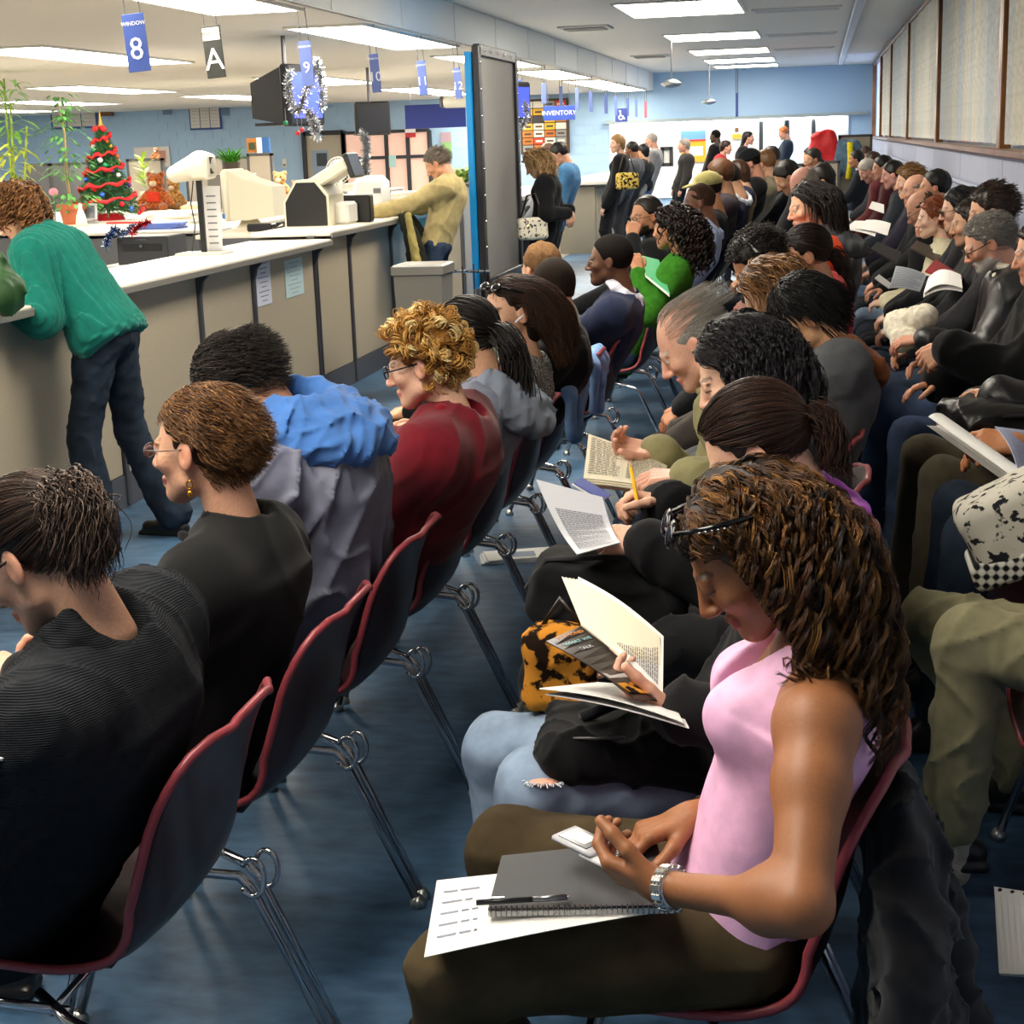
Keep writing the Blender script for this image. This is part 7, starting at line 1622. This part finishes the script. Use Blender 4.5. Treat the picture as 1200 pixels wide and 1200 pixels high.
sheet('page_leaf', [q + nrm(np.cross(s1 - s0, p0 - s0)) * sd * .004 for q in pg], WH, t, .001, .010 * sd * (1), O=O)
pg2 = [q + nrm(np.cross(s1 - s0, p0 - s0)) * sd * .0046 for q in pg]
lines(pg2, t, 1, '3a3430', .30, .62, .16, .17, O=O, bulge=.010 * sd, w=1.2, axis='v', name='heading_rule', th=0.002 if sd > 0 else -.004); lines(pg2, t, 2, '8a7a70', .36, .60, .21, .27, O=O, bulge=.010 * sd, w=.35, axis='v', name='heading_print', th=0.002 if sd > 0 else -.004)
lines(pg2, t, 19, '5a5450', .12, .88, .44, .92, O=O, bulge=.010 * sd, side=1, w=.42, axis='v', name='printed_text', th=0.002 if sd > 0 else -.004)
# reader's loose sheet, black bag, leopard bag, cuff
sh4 = [at(632, 807, y=2.56), at(800, 846, y=2.36), at(790, 825, y=2.62), at(700, 800, y=2.74)]
t = T0('folded_leaflet', 'white folded leaflet under the open paperback', 'leaflet', (sh4[0] + sh4[2]) / 2); O = np.array(t.location); sheet('sheet', sh4, WH, t, .002, .01, O=O); sheet('under_sheet', [p - UP * .010 + A(.01, 0, 0) for p in sh4], WH, t, .002, .006, O=O)
c = at(735, 872, y=2.72)
t, O = blob('black_bag', 'black nylon bag with zip resting on the ripped jeans', 'bag', [('box', c, (.155, .12, .045), Rz(.1) @ Ry(.12), .035, .03), ('ell', c + A(-.09, -.05, .0), (.07, .08, .05), None, .04), ('ell', c + A(.08, .0, .03), (.09, .09, .05), None, .04)], mat('cloth', '141416'), .006, .012, .07, 'bag_body')
mb = MB().tube([c - O + A(-.10, -.108, .050), c - O + A(-.04, -.120, .056), c - O + A(.01, -.118, .060)], .0025, 6); mb.build('zip', mat('chrome', '5a5a5a', rough=.4), t); MB().tube([c - O + A(-.08, -.03, .06), c - O + A(-.02, .01, .075), c - O + A(.10, .03, .09)], [.012, .011, .012], 6).build('strap', mat('cloth', '1d1d20'), t, True)
c = at(658, 785, y=3.0)
t, O = blob('leopard_bag', 'small leopard print bag beside the paperback', 'bag', [('box', c, (.075, .05, .085), Ry(.1), .03, .03), ('ell', c + A(.0, 0, .05), (.08, .05, .05), None, .03)], mat('leopard', 'c8842c'), .006, .006, .06, 'bag_body')
MB().tube([c - O + A(-.05, 0, .07), c - O + A(.0, -.0, .15), c - O + A(.06, 0, .08)], .006, 6).build('handle', mat('leather', '1c1410'), t, True)
band(iB2, 'L', 'orange_cuff', mat('cloth', 'e0402a'), -.045, -.012, .036, .006, 4)
# hole in the jeans: torn white threads round bare skin
kn = iB2['knee0']; c = at(637, 916, y=2.64); v = nrm(EYE - c); G = Sdf(.004); ctr = kn + nrm(c - kn) * .0
t = iB2['t']; O = iB2['O']; n_ = nrm(A(.05, -.35, 1)); hp_ = iB2['pel'] - iB2['s'] * .085 - UP * .02; vr = nrm(at(637, 916, y=2.6) - EYE); bq = kn
for tt in np.linspace(1.8, 3.5, 900):
    q = EYE + vr * tt; ba = hp_ - kn; hh_ = min(1, max(0, (q - kn) @ ba / (ba @ ba)))
    if np.linalg.norm(q - kn - ba * hh_) < .072 + .032 * hh_ + .004: bq = q; break
G.ell(bq, (.030, .017, .007), None, .004); V, F = G.mesh(); mesh('bare_knee', V - O, F, mat('skin', 'ffffff'), t, True, np.tile(srgb('e0a890'), (len(V), 1)))
mb = MB(); rs = random.Random(9)
for k in range(44):
    a = k * 2 * pi / 44; p = bq + A(.030 * cos(a), .017 * sin(a), -.001 + .004 * (-sin(a))) ; q = p + A(.010 * cos(a) * rs.uniform(.3, 1.4), .012 * sin(a) - .003, .003 * rs.uniform(-1, 1)); mb.tube([p - O, (p + q) / 2 + UP * .002 - O, q - O], .0011, 4)
mb.build('torn_threads', mat('cloth', 'dfe4ea'), t)
# ---- magazine, pencil and fur cuff of the woman with wavy hair
m4 = [at(628, 562, y=3.36), at(676, 650, y=3.10), at(727, 636, y=3.10), at(706, 583, y=3.30)]
t = T0('magazine', 'grey printed magazine folded open in the hand of the wavy haired woman', 'magazine', (m4[0] + m4[2]) / 2); O = np.array(t.location); sheet('page', m4, mat('plastic', 'b4b5bc', rough=.4), t, .002, -.022, O=O)
sdm = 1 if nrm(np.cross(m4[1] - m4[0], m4[3] - m4[0])) @ (EYE - m4[0]) > 0 else -1
lines(m4, t, 26, '6a6c74', .12, .90, .30, .92, O=O, bulge=-.022, w=.45, axis='v', name='printed_text', th=.004 * sdm)
b4 = [at(672, 566, y=3.36), at(706, 586, y=3.31), at(716, 580, y=3.36), at(682, 560, y=3.42)]; sheet('photo_page', b4, mat('plastic', '3a4a9a', rough=.4), t, .002, O=O); sheet('photo_border', [p - UP * .003 + A(-.004, 0, 0) for p in b4], WH, t, .002, O=O)
S_, E_, W, d, nn, th, spec = iB3['arms']['L']; G = Sdf(.006); ax = nrm(W - E_); G.cone(W - ax * .11, W - ax * .035, .058, .055, .02); V, F = G.mesh(folds(.008, .03, 4)); mesh('fur_cuff', V - iB3['O'], F, mat('fur', '4a3a2a'), iB3['t'])
a, b = at(738, 541, y=3.42), at(747, 590, y=3.34); t = T0('pencil', 'yellow pencil held over the magazine', 'pencil', (a + b) / 2); O = np.array(t.location)
MB().tube([a * .85 + b * .15 - O, b - O], .0042, 6).build('barrel', mat('plastic', 'f2b41c'), t); MB().tube([a - O, a * .85 + b * .15 - O], [.0008, .0040], 6).build('sharpened_tip', mat('wood', 'c89a6a'), t); MB().tube([b - O, b + (b - a) * .10 - O], .0044, 6).build('eraser', mat('plastic', 'd88a80'), t)
# black shoulder bag on the next lap
c = at(715, 695, y=3.28)
t, O = blob('black_shoulder_bag', 'large black shoulder bag with flap on the lap behind the paperback', 'bag', [('box', c, (.17, .12, .07), Ry(.15), .04, .03), ('ell', c + A(.0, -.02, .06), (.15, .12, .04), Ry(.15), .03)], mat('cloth', '17181a'), .007, .012, .08, 'bag_body')
MB().tube([c - O + A(-.17, -.08, .03), c - O + A(-.12, -.10, .10), c - O + A(.0, -.11, .11), c - O + A(.14, -.09, .10)], .006, 6).build('flap_seam', mat('cloth', '2a2b2d'), t, True)
c = at(590, 665, y=4.9)
# ---- book of the bald man
p4 = [at(684, 560, y=4.04), at(776, 573, y=3.96), at(782, 545, y=4.12), at(690, 508, y=4.20)]
t = T0('open_book', 'thick open book with yellowed pages read by the bald man in beige', 'book', (p4[0] + p4[2]) / 2); O = np.array(t.location)
for k in range(3): sheet('page_block', [p - UP * .006 * (k + .5) for p in p4], CRM, t, .0055, .006, O=O)
sheet('cover_board', [p - UP * .022 for p in p4], mat('paint', '6a4a3a'), t, .003, .004, O=O)
lines(p4, t, 20, '7a7264', .05, .46, .10, .9, O=O, bulge=.006, w=.4, th=.0075, name='printed_text', seed=3); lines(p4, t, 20, '7a7264', .54, .95, .10, .9, O=O, bulge=.006, w=.4, th=.0075, name='printed_text', seed=4)
# ---- things of the left row
a = at(440, 508, y=3.93); t = T0('mobile_phone', 'small silver phone held by the blonde woman in red', 'phone', a); dd = nrm(at(452, 518, y=3.9) - at(427, 502, y=3.98)); Rq = frame(dd, A(0, -.4, 1))
MB().box((0, 0, 0), (.022, .045, .006), Rq, bev=.005).build('case', mat('plastic', '9aa4ac', rough=.3), t, True); MB().box(Rq[:, 2] * .0065, (.016, .028, .001), Rq).build('display', mat('plastic', '2a3038', rough=.1), t)
p4 = [at(-40, 905, y=1.86), at(28, 885, y=1.94), at(34, 826, y=2.06), at(-20, 812, y=2.04)]
t = T0('white_booklet', 'white booklet in the hands of the woman in the black cardigan', 'booklet', (p4[0] + p4[2]) / 2); O = np.array(t.location); sheet('cover', p4, WH, t, .004, .004, O=O); sheet('back_cover', [p - UP * .012 for p in p4], mat('plastic', '2a2c30'), t, .003, O=O); sheet('blue_tab', [at(0, 818, y=2.06), at(12, 822, y=2.06), at(11, 828, y=2.05), at(0, 824, y=2.05)], mat('plastic', '2a8ac8'), t, .006, O=O)
def hang_ear(info, pts, name, m, r=.0015, sx=-1, oy=-.002, oz=-.036):
    H = info['H']; mb = MB(); b = H(sx * .084, oy, oz); O = info['O']; out = []
    for p in pts: out.append(b + A(*p) - O)
    return mb.tube(out, r, 6).build(name, m, info['t'], True)
iA2 = [o for o in COL.objects if o.get('label', '').startswith('woman with short auburn')][0]
def earring_at(px_, py_, Y, parent, kind):
    c = at(px_, py_, y=Y) - A(parent.location.x, parent.location.y, 0)
    if kind == 'gold':
        MB().tube([c + A(.006 * cos(a), 0, .008 * sin(a)) for a in np.linspace(0, 2 * pi, 12, False)], .0016, 5, closed=True).build('earring', mat('chrome', 'd8a030'), parent, True); MB().ball(c - UP * .018, (.005, .004, .007), 8, 6).build('earring_drop', mat('chrome', 'd8a030'), parent, True)
    else:
        mb = MB().tube([c + A(.013 * cos(a), 0, .013 * sin(a)) for a in np.linspace(0, 2 * pi, 16, False)], .0022, 5, closed=True); mb.tube([c + UP * .030, c - UP * .012], .0016, 5); mb.build('earring', mat('chrome', 'd8cdb8'), parent, True)
earring_at(222, 568, 2.755, iA2, 'gold'); earring_at(608, 397, 5.20, iA6['t'], 'silver')
on_head_glasses(iA6, .075, .098, .85, studs=False, tilt=.8)
e = at(604, 378, y=5.18); MB().bar(e - iA6['O'], at(614, 369, y=5.18) - iA6['O'], .010, .008, bev=.003).build('earpiece', mat('plastic', 'd8dadf', rough=.25), iA6['t'], True)
# white headphones
H = iHP['H']; mb = MB().tube([H(.088 * sin(a), -.01, .03 + .105 * cos(a)) for a in np.linspace(-1.75, 1.75, 16)], .006, 6); mb.v = [v - iHP['O'] for v in mb.v]; mb.build('headphone_band', mat('plastic', 'e8e8e8'), iHP['t'], True)
for s_ in (-1, 1): mb = MB().ball(H(s_ * .094, -.005, .0), (.02, .03, .034), 10, 6); mb.v = [v - iHP['O'] for v in mb.v]; mb.build('ear_cup', mat('plastic', 'dcdcdc'), iHP['t'], True)
# blue jackets over two chair backs
for k, (px_, py_, Y, lab) in enumerate(((705, 385, 5.96, 'light blue jacket hung on the chair of the man in the black polo'), (722, 430, 6.6, 'light blue jacket hung on the chair beyond the black polo'))):
    blob('light_blue_jacket', lab, 'jacket', [('cone', A(-.93, Y - .17, .80), A(-.93, Y + .17, .80), .035, .035, .04), ('cone', A(-.905, Y - .16, .77), A(-.915, Y - .14, .60), .028, .022, .04), ('cone', A(-.905, Y + .14, .77), A(-.915, Y + .1, .62), .028, .022, .04), ('cone', A(-.90, Y, .77), A(-.915, Y, .58), .03, .03, .05)], mat('satin', '7fa6dc'), .010, .010, .08)
# newspaper on the floor, boot
c = at(605, 655, z=.0); t = T0('newspaper', 'folded newspaper lying on the floor under the chairs', 'newspaper', (c[0], c[1], 0))
for k in range(3): MB().box((.0 + .01 * k, .005 * k, .004 + .007 * k), (.15, .08, .003), Rz(.25 + .05 * k)).build('fold', mat('paint', ['c9ccd2', 'dadde2', 'e2e2de'][k]), t)
MB().box((.02, 0, .0216), (.06, .04, .0004), Rz(.3)).build('printed_picture', mat('paint', '8a94a6'), t)
c = at(790, 488, z=.04)
G = Sdf(.007); G.cone(c + A(.10, 0, .02), c + A(-.02, 0, .0), .042, .036, .02).cone(c + A(.10, 0, .02), c + A(.13, 0, .14), .045, .048, .03); V, F = G.mesh(); O = A(c[0], c[1], 0); t = T0('black_shoe', 'black leather shoe stretched out below the clasped hands', 'shoe', O); mesh('upper', V - O, F, mat('leather', '141416'), t); MB().box(A(.045, 0, .012), (.12, .04, .012), bev=.006).build('sole', mat('plastic', '0c0c0d'), t)
# green booklet of the woman in the green cardigan
p4 = [at(757, 322, y=8.5), at(785, 345, y=8.4), at(772, 305, y=8.7), at(752, 300, y=8.7)]
t = T0('green_folder', 'pale green folder with papers on the lap of the woman in green', 'folder', (p4[0] + p4[2]) / 2); O = np.array(t.location); sheet('cover', p4, mat('plastic', '5fc08a'), t, .006, O=O); sheet('paper', [p + A(.0, -.02, -.01) for p in p4], WH, t, .003, O=O)
# handbags of the standing women
def handbag(px_, py_, Y, s, col, lab, kind='leopard', st=True):
    c = at(px_, py_, y=Y); t, O = blob('handbag', lab, 'handbag', [('box', c, (.15 * s, .07 * s, .11 * s), Rz(.4), .04 * s, .03)], mat(kind, col), .012, .006, .08, 'bag_body')
    if st: MB().tube([c - O + A(-.12 * s, 0, .08 * s), c - O + A(-.05 * s, .03, .32 * s), c - O + A(.03 * s, .03, .34 * s), c - O + A(.12 * s, 0, .08 * s)], .012 * s, 6).build('strap', mat('leather', '2a201c'), t, True)
    mb = MB().ball(c - O + A(-.04 * s, -.08 * s, .02 * s), (.03 * s, .01, .03 * s), 8, 5); mb.build('buckle', mat('chrome', 'e8d8a0'), t, True)
handbag(735, 212, 21.3, 1., 'd8b860', 'patterned gold and black handbag on the shoulder of the woman in black')
handbag(624, 268, 14.0, .9, 'e4ddca', 'black and cream patterned handbag hanging beside the blonde woman in black', 'print')
t, O = blob('green_plastic_bag', 'dark green shiny plastic bag on the counter at the left edge', 'plastic bag', [('ell', at(6, 345, z=1.18), (.08, .10, .085), None, .03), ('cone', at(6, 345, z=1.18) + A(0, 0, .04), at(6, 345, z=1.18) + A(.0, 0, .16), .05, .02, .05)], mat('satin', '1f4a1c'), .010, .02, .08)
# jacket over the leaning man's arm
t, O = blob('olive_jacket', 'dark olive jacket hanging over the counter end beside the leaning man', 'jacket', [('cone', A(-3.18, 12.15, 1.16), A(-3.06, 12.2, .80), .05, .07, .05), ('cone', A(-3.14, 12.05, 1.16), A(-3.08, 12.0, .76), .04, .045, .05), ('cone', A(-3.16, 12.25, 1.14), A(-3.0, 12.35, .84), .05, .06, .05)], mat('cloth', '2c2d24'), .014, .012, .08)
t, O = blob('khaki_scarf', 'khaki woven scarf trailing from the olive jacket', 'scarf', [('cone', A(-3.10, 11.98, 1.17), A(-3.04, 11.94, .82), .028, .04, .03)], mat('cloth', 'a09358'), .010, .01, .05)
# red coat and denim jacket on the partition
c = at(966, 168, y=25.7); t, O = blob('red_coat', 'bright red puffy coat hanging on the tan partition', 'coat', [('cone', c + A(-.12, 0, .1), c + A(-.16, 0, -.2), .09, .11, .1), ('cone', c + A(.10, 0, .12), c + A(.14, 0, -.3), .09, .11, .1), ('ell', c + A(0, 0, -.05), (.17, .10, .22), None, .1)], mat('satin', 'd81e22'), .03, .03, .2)
c = at(994, 182, y=25.7); t, O = blob('denim_jacket', 'faded denim jacket with a yellow scarf hanging on the tan partition', 'jacket', [('cone', c + A(-.1, 0, .15), c + A(-.22, 0, -.25), .10, .12, .1), ('cone', c + A(.1, 0, .15), c + A(.2, 0, -.25), .10, .12, .1), ('ell', c + A(0, 0, -.05), (.2, .1, .26), None, .1)], mat('denim', '5f7890'), .03, .02, .2)
MB().tube([c - O + A(.02, -.22, .2), c - O + A(.03, -.25, -.1), c - O + A(.0, -.24, -.35)], .05, 6).build('yellow_scarf', mat('cloth', 'e2d22a'), t, True)
iK = [o for o in COL.objects if o.get('label', '').startswith('person in light khaki')][0]; G = Sdf(.007); G.cone(A(.315, 3.42, .20), A(.315, 3.42, .06), .044, .042, .02); V, F = G.mesh(folds(.004, .03, 2)); mesh('sock', V - A(iK.location.x, iK.location.y, 0), F, mat('knit', 'b9b2a4'), iK)
# ---- things along the window wall
p4 = [at(1082, 345, y=6.35), at(1128, 338, y=6.25), at(1126, 322, y=6.35), at(1088, 326, y=6.5)]
t = T0('paper_sheets', 'white curled sheets held below the red folder', 'papers', (p4[0] + p4[2]) / 2); O = np.array(t.location); sheet('sheet', p4, WH, t, .003, .03, O=O); sheet('sheet', [p - UP * .012 for p in p4], WH, t, .003, .02, O=O)
p4 = [at(1083, 322, y=7.9), at(1126, 330, y=7.7), at(1130, 322, y=7.9), at(1095, 303, y=8.1)]
p4 = [at(1084, 318, y=7.7), at(1126, 331, y=7.6), at(1128, 324, y=7.8), at(1096, 304, y=7.9)]
t = T0('red_folder', 'open red folder held above the white sheets', 'folder', (p4[0] + p4[2]) / 2); O = np.array(t.location); sheet('cover', p4, mat('plastic', 'a8323a', rough=.4), t, .006, O=O); sheet('page_block', [p - UP * .012 for p in p4], CRM, t, .010, O=O)
p4 = [at(1042, 338, y=8.3), at(1078, 342, y=8.1), at(1086, 322, y=8.3), at(1050, 312, y=8.6)]
t = T0('newspaper', 'grey printed newspaper page on the lap beside the red folder', 'newspaper', (p4[0] + p4[2]) / 2); O = np.array(t.location); sheet('page', p4, mat('paint', '9aa0aa'), t, .003, .01, O=O); lines(p4, t, 12, '4a4e58', .06, .94, .08, .9, O=O, bulge=.01, w=.4, name='printed_text', th=.004)
sheet('white_margin', [at(1025, 326, y=8.4), at(1042, 338, y=8.3), at(1046, 334, y=8.4), at(1030, 322, y=8.5)], WH, t, .006, O=O)
p4 = [at(1002, 268, y=11.6), at(1040, 276, y=11.2), at(1044, 262, y=11.6), at(1015, 258, y=12.0)]
t = T0('paper_sheets', 'white papers on the lap below the bald men', 'papers', (p4[0] + p4[2]) / 2); O = np.array(t.location); sheet('sheet', p4, WH, t, .004, .01, O=O); sheet('sheet', [p + A(-.08, .1, -.01) for p in p4], WH, t, .004, .01, O=O)
p4 = [at(1018, 244, y=13.2), at(1036, 250, y=12.9), at(1036, 240, y=13.2), at(1022, 236, y=13.5)]
t = T0('paper_sheets', 'small white paper on the lap of the blonde woman by the wall', 'papers', (p4[0] + p4[2]) / 2); O = np.array(t.location); sheet('sheet', p4, WH, t, .004, .0, O=O)
p4 = [at(1020, 292, y=9.9), at(1050, 308, y=9.6), at(1056, 296, y=9.8), at(1028, 284, y=10.1)]
t = T0('dark_book', 'open dark book held by the bald bearded man', 'book', (p4[0] + p4[2]) / 2); O = np.array(t.location); sheet('cover', p4, mat('plastic', '2c2622', rough=.3), t, .01, O=O); q4 = [p + A(.22, -.25, .02) for p in p4]; sheet('cover', q4, mat('plastic', '3c3830', rough=.3), t, .01, O=O)
t, O = blob('cream_scarf', 'cream knitted scarf bundled on the lap of the bearded man', 'scarf', [('cone', at(1052, 380, y=7.1), at(1085, 372, y=7.0), .06, .06, .04), ('cone', at(1052, 380, y=7.1), at(1056, 400, y=7.0), .05, .05, .04), ('cone', at(1062, 396, y=6.98), at(1078, 398, y=6.95), .04, .03, .03)], mat('knit', 'ddd6c2'), .009, .012, .06)
t, O = blob('leather_bag', 'black leather bag on the olive trousers at the right edge', 'bag', [('box', at(1170, 490, y=4.95), (.16, .13, .06), Rz(.2), .04, .03), ('ell', at(1150, 490, y=4.9), (.09, .11, .06), None, .03)], mat('leather', '131315'), .008, .014, .08, 'bag_body')
MB().tube([A(-.12, -.10, .06), A(-.02, -.14, .10), A(.12, -.12, .10)], .007, 6).build('strap', mat('leather', '1c1c1e'), t, True)
a, b = at(1096, 492, y=4.45), at(1195, 562, y=4.10); t = T0('rolled_papers', 'roll of white papers pointing left at the right edge', 'papers', (a + b) / 2); O = np.array(t.location)
for k in range(3):
    ax = nrm(b - a); q = frame(ax, UP); mb = MB(); n_ = 22; R_ = .028 - .006 * k; V = []
    for e in (a, b + ax * .1):
        for j in range(n_): g_ = .6 + j / (n_ - 1) * 5.2; V.append(e + q[:, 0] * R_ * cos(g_) * (1 + .3 * j / n_) + q[:, 2] * R_ * sin(g_) * .7 - O + ax * .01 * k)
    mb.add(V, [(j, j + 1, n_ + j + 1, n_ + j) for j in range(n_ - 1)]); mb.add([v * .999 + q[:, 2] * .0012 for v in V], [(j, n_ + j, n_ + j + 1, j + 1) for j in range(n_ - 1)]); mb.build('rolled_sheet', WH, t, True)
p4 = [at(1166, 500, y=4.30), at(1192, 548, y=4.10), at(1215, 552, y=4.2), at(1205, 505, y=4.4)]
t = T0('paper_sheet', 'pale blue lit sheet standing up beside the paper roll', 'paper', (p4[0] + p4[2]) / 2); O = np.array(t.location); sheet('sheet', p4, mat('paint', 'b9c0dc'), t, .002, .01, O=O); lines(p4, t, 10, '7a80a0', .1, .9, .2, .9, O=O, bulge=.01, w=.3, name='printed_text', th=.004)
c = at(1186, 612, y=3.95)
t, O = blob('patterned_bag', 'black and white floral fabric bag with plaid base at the right edge', 'bag', [('box', c, (.12, .10, .10), Ry(-.5), .04, .03)], mat('print', 'cfcabc'), .007, .006, .08, 'bag_body')
S2 = Sdf(.007).box(c + A(.02, 0, -.085), (.125, .105, .035), Ry(-.35), .02, .02); V, F = S2.mesh(); mesh('plaid_base', V - O, F, mat('plaid', 'ffffff'), t)
p4 = [at(1172, 1142, y=2.55), at(1240, 1146, y=2.45), at(1240, 1052, y=2.75), at(1166, 1040, y=2.80)]
t = T0('ring_notepad', 'white ring bound pad at the lower right edge', 'notepad', (p4[0] + p4[2]) / 2); O = np.array(t.location); sheet('pad', p4, WH, t, .006, O=O)
e0, e1 = p4[3], p4[2]
for k in range(4): cc = e0 + (e1 - e0) * (.1 + .2 * k) + nrm(p4[0] - p4[3]) * .01 - O; MB().ball(cc + nrm(np.cross(p4[1] - p4[0], p4[3] - p4[0])) * .004, (.004, .004, .004), 8, 5).build('punched_hole', mat('plastic', '2a2c34'), t)
c = at(1015, 262, y=9.0)
